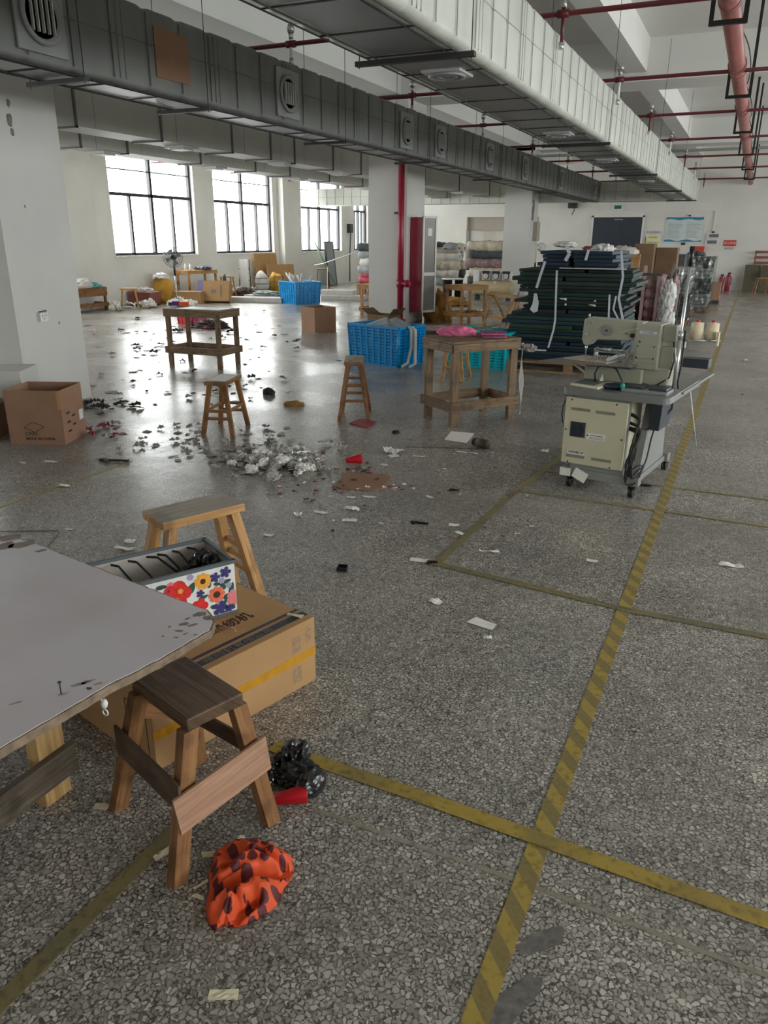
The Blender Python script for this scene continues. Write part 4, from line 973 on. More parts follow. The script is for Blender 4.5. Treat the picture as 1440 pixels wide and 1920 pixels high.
# spotted orange cloth
cr_ = [(560, 920), (620, 918), (680, 935), (740, 965), (790, 990), (850, 1030), (890, 1060), (885, 1100), (893, 1140), (885, 1180), (850, 1240), (820, 1290), (790, 1360), (760, 1420), (690, 1480), (600, 1540), (540, 1570), (480, 1590), (370, 1600), (340, 1570), (300, 1600), (270, 1640), (235, 1600), (205, 1540), (190, 1450), (205, 1380), (225, 1300), (222, 1240), (215, 1180), (235, 1100), (255, 1030), (290, 1000), (330, 980), (400, 945), (450, 930), (510, 920)]
out = [fp(340 + x / 4.235, 1360 + y / 4.235 + 3) for x, y in cr_]
cen = fp(340 + 540 / 4.235, 1360 + 1300 / 4.235)
creases = [((890, 1140), (260, 1375), .016, .060), ((590, 1400), (350, 1590), .012, .045), ((600, 1080), (820, 1120), .007, .02), ((330, 1180), (560, 1030), .007, .014), ((640, 1500), (820, 1330), .007, .016), ((400, 1330), (480, 1480), .006, .014), ((560, 1240), (760, 1180), .008, .02), ((300, 1290), (480, 1210), .006, .012)]
cl = [(fp(340 + a[0] / 4.235, 1360 + a[1] / 4.235 + 12), fp(340 + b_[0] / 4.235, 1360 + b_[1] / 4.235 + 12), w, dp) for a, b_, w, dp in creases]
def segd(p, a, b_):
    ab = b_ - a; t_ = max(0, min(1, (p - a).dot(ab) / ab.length_squared)); return (p - a - ab * t_).length
m = MB(); NO = len(out)
def cloth(u, v):
    k = u * NO; i = int(k) % NO; fr_ = k - int(k); e = out[i].lerp(out[(i + 1) % NO], fr_)
    s_ = v; p = Vector((cen.x, cen.y, 0)).lerp(e, s_)
    h = .062 * (1 - s_ ** 3.0) ** .8 + .004
    h += (.030 * (.25 - abs(noise.noise(Vector((p.x * 16, p.y * 16, 1)))) * 1.6) + .010 * noise.noise(Vector((p.x * 40, p.y * 34, 4)))) * (1 - s_ ** 4)
    for a, b_, w, dp in cl: h -= 1.35 * dp * math.exp(-(segd(p, a, b_) / w) ** 2) * (1 if s_ < .9 else .4)
    h += .02 * math.exp(-(segd(p, cl[0][0] + Vector((-.02, -.03, 0)), cl[0][1] + Vector((-.0, -.03, 0))) / .014) ** 2) * (1 - s_ ** 6)
    return Vector((p.x, p.y, max(h, .0025)))
m.grid(cloth, 220, 60, True, True)
for f_ in m.bm.faces:
    for l in f_.loops: l[m.uv].uv = (l.vert.co.x * 2.4, l.vert.co.y * 2.4)
o = m.done('cloth', M['leopard'], None, recalc=True); o.modifiers.new('t', 'SOLIDIFY').thickness = .0015
tag(o, 'bright orange cloth with dark red spots, crumpled on the near floor', 'cloth')
# cream labels and paper bits near the camera
near = [(190, 1514, .032, .02, .3, 'cream_label', 'torn cream label left of the dark foreground stool leg'), (306, 1601, .04, .014, 1.3, 'cream_label', 'cream label lying against the foot of the dark foreground stool'), (394, 1603, .032, .014, .5, 'cream_label', 'cream label touching the upper left edge of the orange cloth'),
        (452, 1571, .015, .008, .8, 'cream_label', 'tiny cream scrap just above the orange cloth'), (377, 1660, .03, .006, 1.2, 'cream_label', 'narrow cream loop left of the orange cloth, the upper of two'), (372, 1683, .022, .007, 0.1, 'cream_label', 'narrow cream loop left of the orange cloth, the lower of two'),
        (419, 1867, .045, .016, .45, 'cream_label', 'cream folded label nearest the camera below the orange cloth'), (387, 1412, .016, .009, .1, 'cream_label', 'little cream scrap under the dark foreground stool'), (470, 1496, .01, .008, .4, 'cream_label', 'little cream scrap behind the splayed leg of the dark stool')]
for i, (px, py, a, b_, rz, nm, lb) in enumerate(near):
    o = scrapmesh('flat', 50 + i, a * 1.5, b_ * 1.5, .004); place(o, nm, M['cream'], fp(px, py), rz, lb, 'scrap')
o = MB().blob(fp(717 / 4.235 + 340, 150 / 4.235 + 1360), .006, .004, .002, .3).done('cloth_snippet', M['f_core']); tag(o, 'tiny dark snippet at the corner end of the yellow tape', 'scrap')
o = MB().tube([fp(480 / 2.88, 1600 + 455 / 2.88, .003), fp(505 / 2.88, 1600 + 428 / 2.88, .006), fp(555 / 2.88, 1600 + 452 / 2.88, .003)], .0015, 5).done('black_clip', M['black']); tag(o, 'bent black wire clip on the floor by the olive tape, bottom left', 'clip')
white = [(785, 1051, .08, .035, .1, 'flat', 'white torn tissue beside a black bit at the end of the olive tape'), (816, 1130, .055, .035, -.1, 'crumple', 'crumpled white tissue alone on the floor left of the four-part aisle crossing'), (905, 1170, .11, .05, -.2, 'flat', 'large torn white tissue in the middle of the floor'), (914, 1197, .03, .02, .5, 'crumple', 'small striped tag just below the large torn tissue'),
         (917, 1036, .085, .012, .3, 'crumple', 'curled white strip between the olive tape and the aisle line'), (1110, 1052, .05, .025, 0, 'flat', 'small white tissue left of the aisle line, midway along'), (1369, 1061, .10, .03, .1, 'crumple', 'long white tissue on the right of the aisle line'), (851, 985, .05, .035, .2, 'flat', 'pale square scrap left of the faded tape corner, the upper one'),
         (862, 1000, .05, .03, -.4, 'flat', 'pale square scrap left of the faded tape corner, the lower one'), (805, 932, .055, .025, -.5, 'flat', 'pale oval scrap right of the flat cardboard piece'), (658, 933, .05, .03, .1, 'flat', 'pale torn tissue just below the flat cardboard piece'), (693, 932, .075, .025, .2, 'flat', 'long pale tissue right below the flat cardboard piece'),
         (655, 976, .075, .035, .4, 'flat', 'pale folded scrap below the tissues in front of the cardboard piece'), (660, 955, .08, .04, 0, 'crumple', 'grey crumpled scrap above the pale folded scrap'), (503, 1004, .055, .03, .2, 'flat', 'white tissue right of the bright pine stool'), (130, 993, .05, .02, .2, 'flat', 'white scrap at the end of the thin dark line, left'),
         (243, 1017, .05, .04, .5, 'crumple', 'thin white plastic piece behind the laminate board, the upper'), (233, 1030, .11, .04, .3, 'crumple', 'thin white plastic piece behind the laminate board, the lower'), (558, 966, .05, .04, .4, 'crumple', 'ball of white tissue in front of the scrap heap'), (600, 961, .075, .03, 0, 'flat', 'white and red scrap right of the tissue ball'),
         (720, 872, .05, .03, -.2, 'flat', 'pale square scrap to the right of the small red cone'), (785, 856, .085, .02, .2, 'flat', 'pale strip with dark end between cardboard piece and dark rolls'), (866, 848, .09, .018, -.1, 'flat', 'short white strip left of the brown rolled belt'), (888, 850, .07, .02, -.1, 'flat', 'white strip just right of the other short white strip'),
         (1022, 847, .05, .035, 0, 'crumple', 'small white label left of the machine base'), (95, 866, .1, .03, .1, 'flat', 'pale scrap in front of the open carton'), (43, 868, .05, .02, 0, 'flat', 'tiny pale scrap at far left in front of the open carton'), (121, 912, .06, .03, .3, 'crumple', 'white tissue on the pale line at the left')]
for i, (px, py, a, b_, rz, kd, lb) in enumerate(white):
    o = scrapmesh(kd, 100 + i, a * 1.15, b_ * 1.2, .012 if kd == 'crumple' else .004); place(o, 'paper_scrap', M['paper'] if i % 3 else M['cream'] if i in (4,) else M['paper'], fp(px, py), rz, lb, 'scrap')
# black square cap, black clips
r = empty('square_cap', fp(642, 1068), .3, 'small black square plastic tray alone on the floor right of the floral box', 'tray')
m = MB(); s_ = .024
for (a0_, a1_, b0, b1) in ((-s_, s_, -s_, -s_ + .003), (-s_, s_, s_ - .003, s_), (-s_, -s_ + .003, -s_, s_), (s_ - .003, s_, -s_, s_)): m.b2(a0_, a1_, b0, b1, 0, .018)
m.b2(-s_, s_, -s_, s_, 0, .003); m.done('tray_shell', M['black'], r)
for (px, py, lb, L3) in ((786, 982, 'black and silver clip on the floor in front of the cardboard piece', .05), (810, 1056, 'black bit beside the white torn tissue', .025), (851, 920, 'black bit with white end near the olive tape corner', .03), (1205, 911, 'flat black strip lying right of the machine caster', .05)):
    p = fp(px, py); m = MB(); m.bar((-L3, 0, .005), (L3, .01, .005), .014, .009); m.bar((-L3 * .8, -.012, .006), (-L3 * .4, -.012, .006), .02, .012)
    o = m.done('black_clip', M['black']); o.location = p; tag(o, lb, 'clip')
# flat cardboard piece
pts = [(624, 912), (640, 917), (700, 921), (716, 917), (733, 897), (725, 891), (640, 887), (642, 897)]
pc = fp(680, 905)
m = MB(); m.prism([((fp(x, y) - pc).x, (fp(x, y) - pc).y) for x, y in pts], .002, .007); o = m.done('cardboard_sheet', M['card']); o.location = pc; tag(o, 'flat torn piece of cardboard on the floor behind the pine stool', 'cardboard')
# white sheet, red booklet
def flatpoly(name, pts, z, mt, label, cat, th=.002):
    c0 = Vector((0, 0, 0)); P3 = [fp(x, y) for x, y in pts]
    for q in P3: c0 += q / len(P3)
    m = MB(); m.prism([((q - c0).x, (q - c0).y) for q in P3], z, z + th); o = m.done(name, mt); o.location = c0; return tag(o, label, cat)
flatpoly('white_sheet', [(833, 825), (875, 831), (889, 813), (846, 809)], .001, M['paper'], 'white square sheet on the floor in front of the work bench', 'sheet')
flatpoly('booklet', [(655, 795), (690, 803), (704, 792), (676, 786)], .001, M['redscrap'], 'red and white printed booklet at the foot of the tall narrow stool', 'booklet', .008)
# brown roll of belt
r = empty('belt_roll', fp(905, 840), -.4, 'dark brown coil of webbing lying on the floor right of the white sheet', 'roll')
m = MB(); mx = Matrix.Rotation(math.pi / 2, 3, 'Y')
m.lathe([(.008, -.05), (.035, -.05), (.036, 0), (.035, .05), (.008, .05)], (0, 0, .036), 20, mx); m.done('webbing', M['brownscrap'], r)
m = MB(); m.lathe([(.012, -.06), (.03, -.06), (.032, -.05)], (-.03, 0, .034), 18, mx); m.done('core', M['blackscrap'], r)
# ------------------------------------------------------------------ work benches
def bench(cx, cy, ang, L, Wd, H, mt, label, lw=.075, lt=.045, shelf=.16, apron=.07, group=None, planks=True, top=.02):
    r = empty('work_bench', (cx, cy, 0), math.radians(ang), label, 'work bench', group)
    t = MB(); n = 4; 
    for k in range(n): t.b2(-L / 2 - .012, L / 2 + .012, -Wd / 2 - .012 + k * (Wd + .024) / n + .001, -Wd / 2 - .012 + (k + 1) * (Wd + .024) / n - .001, H - top, H - .001 * (k % 2))
    t.done('tabletop', mt, r, bevel=.002)
    for a in (-1, 1):
        for b_ in (-1, 1): MB().b2(a * (L / 2 - .005), a * (L / 2 - lw), b_ * (Wd / 2 - .005), b_ * (Wd / 2 - lt), 0, H - top).done('leg', mt, r, bevel=.002)
    for b_ in (-1, 1):
        MB().b2(-L / 2 - .006, L / 2 + .006, b_ * (Wd / 2 - .005), b_ * (Wd / 2 + .015), H - top - apron, H - top - .001).done('apron', mt, r, bevel=.002)
        if shelf: MB().b2(-L / 2 - .02, L / 2 + .02, b_ * (Wd / 2 - .005), b_ * (Wd / 2 + .018), shelf - .04, shelf + .04).done('lower_rail', mt, r, bevel=.002)
    for a in (-1, 1):
        MB().b2(a * (L / 2 - .005), a * (L / 2 + .015), -Wd / 2, Wd / 2, H - top - apron, H - top - .001).done('apron', mt, r, bevel=.002)
        if shelf: MB().b2(a * (L / 2 - .005), a * (L / 2 + .018), -Wd / 2 + .001, Wd / 2 - .001, shelf - .04, shelf + .04).done('lower_rail', mt, r, bevel=.002)
    return r
def from_corner(F, dirx, L, Wd):
    """centre and angle of a rectangle from its nearest corner F; dirx = unit along length going right"""
    d = Vector((dirx[0], dirx[1], 0)).normalized(); n = Vector((-d.y, d.x, 0)); return d, n
# bench C: F front corner, right side .68 long, left side .43
F = Vector((-2.13, 5.98, 0)); d = Vector((.393, .557, 0)).normalized(); n = Vector((-d.y, d.x, 0)); c = F + d * .34 + n * .215
bench(c.x, c.y, math.degrees(math.atan2(d.y, d.x)), .69, .44, .71, M['wood_worn'], 'worn four-legged work bench with lower rails and pink cloth on top, centre right', shelf=.17)
cC, aC = c, math.atan2(d.y, d.x)
F = Vector((-5.66, 7.60, 0)); d = Vector((.76, .03, 0)).normalized(); n = Vector((-d.y, d.x, 0)); c = F - d * .40 + n * .22
bench(c.x, c.y, math.degrees(math.atan2(d.y, d.x)), .78, .44, .69, M['wood_worn'], 'wooden work bench with low frame standing alone on the littered floor at left', lw=.06, shelf=.2); cA, aA = c, math.atan2(d.y, d.x)
p = Vector((-4.88, 14.2, 0))
bench(-4.85, 14.22, 58, .62, .5, .70, M['wood_light'], 'light wooden work bench in front of the air compressor', lw=.06, shelf=.17)
bench(-7.05, 15.0, 0, .62, .5, .62, M['wood_light'], 'light wooden work bench mostly hidden behind the centre pillar', lw=.06, shelf=.12)
# things on bench C and A
def heap(name, loc, sz, mt, label, cat, amp=.3, fr=1.8, seed=1, rot=0, sub=4, ridge=True, flat=True):
    m = MB(); m.blob((0, 0, sz[2] * .35), sz[0], sz[1], sz[2], amp, fr, sub, seed, 0.0 if flat else None, ridge)
    o = m.done(name, mt); o.location = loc; o.rotation_euler.z = rot; return tag(o, label, cat)
p = fp(855, 628, .71); heap('pink_cloth', p, (.16, .09, .055), M['pink'], 'crumpled bright pink cloth on the work bench at centre right', 'cloth', seed=4, rot=.4)
p = fp(925, 632, .71)
for k in range(4):
    o = MB().b2(-.10, .10, -.07, .07, 0, .012).done('printed_cloth', M['purple'] if k % 2 else M['pink'], bevel=.004); o.location = p + Vector((random.uniform(-.01, .01), random.uniform(-.01, .01), k * .0125)); o.rotation_euler.z = .5 + random.uniform(-.25, .25)
    tag(o, 'folded purple and pink printed cloth in the small pile on the work bench', 'cloth', 'folded printed cloths on the bench')
o = MB().bar((-.14, 0, .006), (.16, .02, .07), .03, .012).done('wooden_stick', M['wood_brown']); o.location = fp(905, 622, .71); tag(o, 'dark wooden stick propped across the back of the pink-cloth bench', 'stick')
m = MB(); 
def rag_(x0, y0, z0, x1, z1, w): 
    m.grid(lambda u, v: (x0 + (x1 - x0) * v + .012 * math.sin(v * 9 + u * 3) + (u - .5) * w * .5, y0 + (u - .5) * w, z0 + (z1 - z0) * v), 4, 14, False)
rag_(-1.72, 6.60, .66, -1.70, .03, .028); m.blob((-1.66, 6.60, .62), .06, .03, .03, .5, 2, 3, seed=3, ridge=True)
o = m.done('hanging_rag', M['tissue'], flat=True); o.modifiers.new('t', 'SOLIDIFY').thickness = .003; tag(o, 'whitish torn rag hanging from the right corner of the pink-cloth bench', 'rag')
p = fp(337, 573, .69)
r = empty('toy_box', p, aA + .3, 'small purple and orange box on the left work bench', 'box')
MB().b2(-.09, 0, -.03, .03, 0, .055).done('purple_half', mat('purple_card', (.09, .02, .22), .5), r); MB().b2(0, .11, -.035, .035, 0, .05).done('orange_half', mat('orange_card', (.8, .1, .02), .5), r); MB().b2(-.14, -.09, -.02, .02, 0, .04).done('dark_half', M['slate'], r)
o = MB().b2(-.30, .30, -.16, .16, 0, .002).done('paper_sheet', M['white_plastic']); o.location = (cA.x + .05, cA.y, .6915); o.rotation_euler.z = aA; tag(o, 'white sheet laid over the top of the left work bench', 'paper')
# ------------------------------------------------------------------ cartons
def open_carton(loc, ang, sx, sy, sz, mt, label, flaps=None, t=.006, closed=False):
    r = empty('cardboard_box', loc, ang, label, 'box')
    m = MB()
    if closed: m.b2(-sx / 2, sx / 2, -sy / 2, sy / 2, 0, sz)
    else:
        m.b2(-sx / 2, sx / 2, -sy / 2, -sy / 2 + t, 0, sz); m.b2(-sx / 2, sx / 2, sy / 2 - t, sy / 2, 0, sz)
        m.b2(-sx / 2, -sx / 2 + t, -sy / 2 + t, sy / 2 - t, 0, sz); m.b2(sx / 2 - t, sx / 2, -sy / 2 + t, sy / 2 - t, 0, sz); m.b2(-sx / 2 + t, sx / 2 - t, -sy / 2 + t, sy / 2 - t, 0, t)
    m.done('carton_body', mt, r)
    if flaps:
        for k, (side, ang_, ln) in enumerate(flaps):
            f = MB(); c_, s_ = math.cos(ang_), math.sin(ang_)
            if side in 'lr':
                a = -1 if side == 'l' else 1
                q = [(a * sx / 2, -sy / 2, sz), (a * sx / 2, sy / 2, sz), (a * sx / 2 + a * c_ * ln, sy / 2, sz + s_ * ln), (a * sx / 2 + a * c_ * ln, -sy / 2, sz + s_ * ln)]
            else:
                a = -1 if side == 'f' else 1
                q = [(-sx / 2, a * sy / 2, sz), (sx / 2, a * sy / 2, sz), (sx / 2, a * sy / 2 + a * c_ * ln, sz + s_ * ln), (-sx / 2, a * sy / 2 + a * c_ * ln, sz + s_ * ln)]
            f.hexa([Vector(v) for v in q] + [Vector(v) + Vector((0, 0, .004)) for v in q]); f.done('flap', mt, r)
    return r
d = Vector((.398, .165, 0)).normalized(); n = Vector((-d.y, d.x, 0)); FL = Vector((-4.99, 3.972, 0)); c = FL + d * .215 + n * .195
r = open_carton((c.x, c.y, 0), math.atan2(d.y, d.x), .43, .39, .415, M['card'], 'open brown carton printed with a diamond and MADE IN CHINA at the left edge')
m = MB(); 
for (a, b_) in (((-.075, .13), (0, .175)), ((0, .175), (.085, .14)), ((.085, .14), (.01, .095)), ((.01, .095), (-.075, .13))): m.bar((a[0] - .02, -.1958, a[1]), (b_[0] - .02, -.1958, b_[1]), .0015, .004, up=(0, 0, 1))
m.done('diamond_mark', M['ink'], r)
text('carton_lettering', 'C/NO:', M['ink'], .036, frame((-.09, -.1956, .083), (1, 0, 0), (0, 0, 1)), r, 'LEFT', bold=.0006)
text('carton_lettering', 'MADE IN CHINA', M['ink'], .031, frame((-.09, -.1956, .045), (1, 0, 0), (0, 0, 1)), r, 'LEFT', bold=.0006)
m = MB()
for i in range(5): m.b2(.2152, .2158, -.12 + (i % 2) * .09, -.06 + (i % 2) * .09, .22 - i * .035, .235 - i * .035)
m.done('side_print', M['ink'], r)
m = MB(); m.b2(.2152, .2165, .10, .17, .13, .21); m.done('label', M['white_plastic'], r)
m = MB(); m.b2(-.215, .2152, -.1965, -.195, .285, .2865); m.b2(.2152, .2165, -.195, .195, .28, .282)
m.b2(.19, .2175, -.1985, -.1945, .27, .415); m.done('corner_tape', M['card_tan'], r)
o = MB().blob((0, 0, .08), .12, .06, .08, .3, 2, 3, 4, 0.0, True).done('scrap_heap', M['greyscrap']); o.location = (-5.32, 3.95, 0); tag(o, 'heap of dark scraps at the left edge behind the open carton', 'scraps')
o = MB().b2(-.25, 0, 0, .3, 0, .26).done('cardboard_box', M['card_grey']); o.location = (-5.22, 4.05, 0); o.rotation_euler.z = .39; tag(o, 'dull brown carton just showing at the far left behind the open carton', 'box')
d = Vector((.47, -.29, 0)).normalized(); c = Vector((-6.70, 11.75, 0))
open_carton((-6.66, 11.75, 0), math.radians(-30), .46, .42, .41, M['card'], 'plain open brown carton in the middle of the littered floor')
# ------------------------------------------------------------------ crates
def crate(loc, ang, sx, sy, sz, mt, label, taper=.92, fine=True):
    r = empty('plastic_crate', loc, ang, label, 'crate')
    def wall(mb, p0, p1, q0, q1):
        """p0-p1 bottom edge, q0-q1 top edge"""
        p0, p1, q0, q1 = map(Vector, (p0, p1, q0, q1)); L_ = (p1 - p0).length
        nv = max(4, round(L_ / .10))
        for k in range(nv + 1):
            a = p0.lerp(p1, k / nv); b_ = q0.lerp(q1, k / nv); mb.bar(a, b_, .030, .022, up=(0, 0, 1))
        nh = 12 if fine else 7
        for k in range(nh + 1):
            t_ = k / nh; a = p0.lerp(q0, t_); b_ = p1.lerp(q1, t_); mb.bar(a, b_, .006, .030 if k in (0, nh // 2) else .021)
        if fine:
            for k in range(nv * 5):
                a = p0.lerp(p1, k / nv / 5); b_ = q0.lerp(q1, k / nv / 5); mb.bar(a, b_, .008, .006, up=(0, 0, 1))
    B = [(-sx / 2 * taper, -sy / 2 * taper, .01), (sx / 2 * taper, -sy / 2 * taper, .01), (sx / 2 * taper, sy / 2 * taper, .01), (-sx / 2 * taper, sy / 2 * taper, .01)]
    T = [(-sx / 2, -sy / 2, sz), (sx / 2, -sy / 2, sz), (sx / 2, sy / 2, sz), (-sx / 2, sy / 2, sz)]
    for k in range(4):
        m = MB(); wall(m, B[k], B[(k + 1) % 4], T[k], T[(k + 1) % 4]); m.done('side_panel', mt, r)
    m = MB(); e = .022
    for (a, b_) in ((0, 1), (1, 2), (2, 3), (3, 0)): m.bar(T[a], T[b_], e * 2, .03)
    m.done('rim', mt, r, bevel=.003)
    m = MB(); m.b2(-sx / 2 * taper, sx / 2 * taper, -sy / 2 * taper, sy / 2 * taper, 0, .012); m.done('base', mt, r)
    m = MB()
    for k in range(4): m.tube([B[k], T[k]], .02, 8)
    m.done('corner_post', mt, r)
    return r
crate((-4.13, 9.02, 0), math.radians(-17), .86, .50, .475, M['crate_blue'], 'large blue plastic crate in front of the centre pillar')
crate((-10.0, 16.75, 0), math.radians(-28), .78, .70, .51, M['crate_blue'], 'blue plastic crate filled with white bundles near the windows', fine=True)
crate((-2.93, 9.35, 0), math.radians(-6), .80, .50, .43, M['crate_teal'], 'turquoise plastic crate behind the pink-cloth work bench')
crate((-9.25, 11.6, 0), math.radians(-15), .42, .32, .20, M['crate_red'], 'small red plastic basket on the floor behind the left work bench', fine=False)
heap('dark_bundle', (-4.12, 9.0, .02), (.30, .15, .33), M['roll_grey'], 'grey fabric bundle filling the large blue crate', 'fabric', .15, 1.6, 3, -.3)
for k, (dx, dy, a, lb) in enumerate(((-.12, .02, .35, 'left'), (.16, .05, -.2, 'right'))):
    o = MB().b2(-.15, .15, -.08, .08, 0, .10).done('fabric_bundle', M['roll_grey'], bevel=.02); o.location = (-4.12 + dx, 9.02 + dy, .42); o.rotation_euler = (.1, -.35 * (1 - 2 * k), a); tag(o, 'pale grey fabric bundle sticking out of the large blue crate on the ' + lb, 'fabric')
heap('teal_bundle', (-2.93, 9.35, .02), (.3, .17, .35), M['teal_cloth'], 'greenish cloth inside the turquoise crate', 'fabric', .15, 1.6, 6, 0)
m = MB(); 
for s_ in (0, .05): m.tube([(-3.72 + s_, 8.80, .48), (-3.66 + s_, 8.73, .46), (-3.66 + s_, 8.74, .25), (-3.70 + s_ * 2, 8.72, .06), (-3.75 + s_ * 2, 8.66, .02)], .02, 7)
o = m.done('hanging_rope', M['white_fabric']); tag(o, 'grey cloth strap hanging over the right corner of the large blue crate', 'strap')
random.seed(21)
for k in range(16):
    a = random.uniform(-.9, .5); L3 = random.uniform(.30, .42); x = -10.0 + random.uniform(-.2, .2); y = 16.75 + random.uniform(-.2, .2)
    o = MB().tube([(0, 0, 0), (math.sin(a) * L3 * .5, 0, L3 * .5), (math.sin(a) * L3, random.uniform(-.1, .1), L3 * .85)], .022, 7).done('white_bundle', M['white_fabric']); o.location = (x, y, .36)
    tag(o, 'rolled white strip sticking out of the blue crate near the windows', 'roll', 'white strips in the far blue crate')
heap('white_filling', (-10.0, 16.75, .02), (.27, .24, .30), M['white_fabric'], 'whitish fabric filling the blue crate near the windows', 'fabric', .15, 1.6, 7)
heap('red_scraps', (-9.1, 11.55, 0), (.22, .12, .16), M['pink'], 'reddish scraps heaped in the small red basket', 'scraps', .4, 2.4, 7)
heap('dark_scraps', (-8.6, 11.3, 0), (.28, .22, .09), M['brownscrap'], 'heap of dark maroon scraps right of the small red basket', 'scraps', .5, 3, 9)
# ------------------------------------------------------------------ sewing machine
ang = math.radians(-8.8); r = empty('sewing_machine', (-.945, 4.73, 0), ang, 'cream industrial pattern sewing machine on a wheeled grey stand', 'sewing machine')
TT = .64
MR = r
# table top with rounded corners
def rpoly(x0, x1, y0, y1, rr, n=5):
    pts = []
    for cx_, cy_, a0 in ((x1 - rr, y0 + rr, -90), (x1 - rr, y1 - rr, 0), (x0 + rr, y1 - rr, 90), (x0 + rr, y0 + rr, 180)):
        for i in range(n + 1): a = math.radians(a0 + 90 * i / n); pts.append((cx_ + rr * math.cos(a), cy_ + rr * math.sin(a)))
    return pts
MB().prism(rpoly(-.02, .625, 0, .82, .05), TT - .04, TT).done('table_top', M['mach_table'], r, bevel=.003)
m = MB(); m.hexa([Vector(v) for v in ((.57, .30, TT - .02), (.635, .30, TT - .02), (.635, 1.18, TT - .02), (.57, 1.18, TT - .02))] + [Vector(v) for v in ((.57, .30, TT - .004), (.635, .30, TT - .004), (.635, 1.18, TT - .004), (.57, 1.18, TT - .004))]); m.done('side_leaf', M['mach_table'], r)
# stand
m = MB(); m.b2(.0, .50, .03, .10, .075, .13); m.b2(.0, .50, .72, .79, .075, .13); m.b2(.40, .48, .1, .72, .08, .12); m.b2(.02, .10, .1, .72, .08, .12)
m.b2(.06, .40, .035, .075, .13, TT - .04); m.done('stand_frame', M['mach_grey'], r, bevel=.003)
m = MB(); m.hexa([Vector(v) for v in ((.43, .13, .12), (.47, .13, .12), (.47, .70, .12), (.43, .70, .12), (.43, .28, TT - .04), (.47, .28, TT - .04), (.47, .62, TT - .04), (.43, .62, TT - .04))]); m.done('side_plate', M['mach_grey'], r)
m = MB(); m.hexa([Vector(v) for v in ((.49, .20, .40), (.54, .20, .40), (.54, .42, .40), (.49, .42, .40), (.50, .10, TT - .04), (.57, .10, TT - .04), (.57, .50, TT - .04), (.50, .50, TT - .04))]); m.done('knee_bracket', M['slate'], r)
for (x, y) in ((.06, .06), (.46, .05), (.06, .76), (.47, .79)):
    c_ = MB(); c_.cyl((x - .014, y, .032), (x - .002, y, .032), .032); c_.cyl((x + .004, y, .032), (x + .016, y, .032), .032); c_.b2(x - .022, x + .022, y - .01, y + .03, .05, .075); c_.cyl((x - .02, y + .0, .032), (x + .02, y, .032), .008); c_.done('caster', M['black'], r)
# control box
cb = MB().b2(.005, .395, -.005 + .02, .32, .165, .585).done('control_box', M['mach_cream'], r, bevel=.004)
yF = .014
vs_m = mat('olive_grey_slot', (.24, .23, .16), .5)
for (a, b_, z) in ((.045, .165, .505), (.20, .32, .502), (.035, .155, .205), (.20, .325, .205)): MB().b2(a, b_, yF - .001, yF + .001, z, z + .018).done('vent_slot', vs_m, cb)
m = MB(); m.b2(.05, .145, yF - .004, yF, .34, .435); fg = m.done('cooling_fan', M['slate'], cb)
m = MB(); mx = Matrix.Rotation(math.pi / 2, 3, 'X')
for rr in (.012, .022, .032, .042): m.tube([(.0975 + rr * math.cos(a * .35), yF - .007, .3875 + rr * math.sin(a * .35)) for a in range(19)], .0012, 4)
m.done('finger_guard', M['black'], cb)
m = MB(); m.b2(.155, .275, yF - .0015, yF, .335, .375); m.done('warning_label', M['paper'], cb)
m = MB(); m.prism([(.157, .355), (.171, .355), (.164, .369)], 0, .0006, Matrix(((1, 0, 0, 0), (0, 0, -1, yF - .0016), (0, 1, 0, 0), (0, 0, 0, 1))))
for z in (.340, .345, .350): m.b2(.175, .268, yF - .002, yF - .0015, z, z + .0015)
m.b2(.18, .26, yF - .002, yF - .0015, .36, .364); m.done('label_print', M['ink'], cb)
m = MB(); m.b2(.04, .155, yF - .0015, yF, .228, .252); m.done('name_sticker', M['paper'], cb)
text('sticker_lettering', '高速电脑花样', M['ink'], .0165, frame((.10, yF - .002, .240), (1, 0, 0), (0, 0, 1)), cb)
m = MB()
for (x, z) in ((.045, .57), (.325, .57), (.02, .38), (.375, .36), (.05, .175), (.32, .175)): m.cyl((x, yF - .003, z), (x, yF, z), .005, seg=8)
m.done('screw', M['black'], cb)
m = MB(); m.b2(-.012, .004, .06, .09, .50, .56); m.done('red_switch', M['redplastic'], cb)
m = MB(); m.tube([(-.01, .07, .58), (-.025, .06, .52), (-.03, .06, .46), (-.02, .06, .41), (0, .06, .40)], .004, 6); m.done('loop_cable', M['cable'], r)
# cables on the right side
random.seed(8)
for k in range(10):
    z0 = .46 + random.uniform(-.05, .06); x0 = .40; pts = [(x0 - .005, .07, z0), (x0 + .05 + random.uniform(0, .03), .04, z0 - .03), (x0 + .05, .0 + random.uniform(-.02, .02), z0 - .14), (x0 + .03 + random.uniform(-.02, .03), .01, z0 - .24), (x0 + .05 + random.uniform(-.03, .03), .01, .08 + random.uniform(0, .08))]
    if k % 3 == 0: pts += [(x0 + .08, .03, .10 + .012 * k), (x0 + .11, .10, .22), (x0 + .10, .24, .38), (x0 + .13, .34, .56)]
    q = []
    P0 = [Vector(p_) for p_ in pts]
    for i in range(len(P0) - 1):
        for t_ in range(5):
            a, b_ = P0[i], P0[i + 1]; pa = P0[max(i - 1, 0)]; pb = P0[min(i + 2, len(P0) - 1)]; t_ /= 5
            q.append(.5 * ((2 * a) + (b_ - pa) * t_ + (2 * pa - 5 * a + 4 * b_ - pb) * t_ ** 2 + (3 * a - pa - 3 * b_ + pb) * t_ ** 3))
    MB().tube(q, .005, 6).done('cable', M['cable'], r)
MB().tube([(.40, .1, .42), (.47, .2, .40), (.52, .3, .43), (.57, .34, .52), (.585, .25, .66), (.58, .28, .8)], .006, 6).done('cable', M['cable'], r)
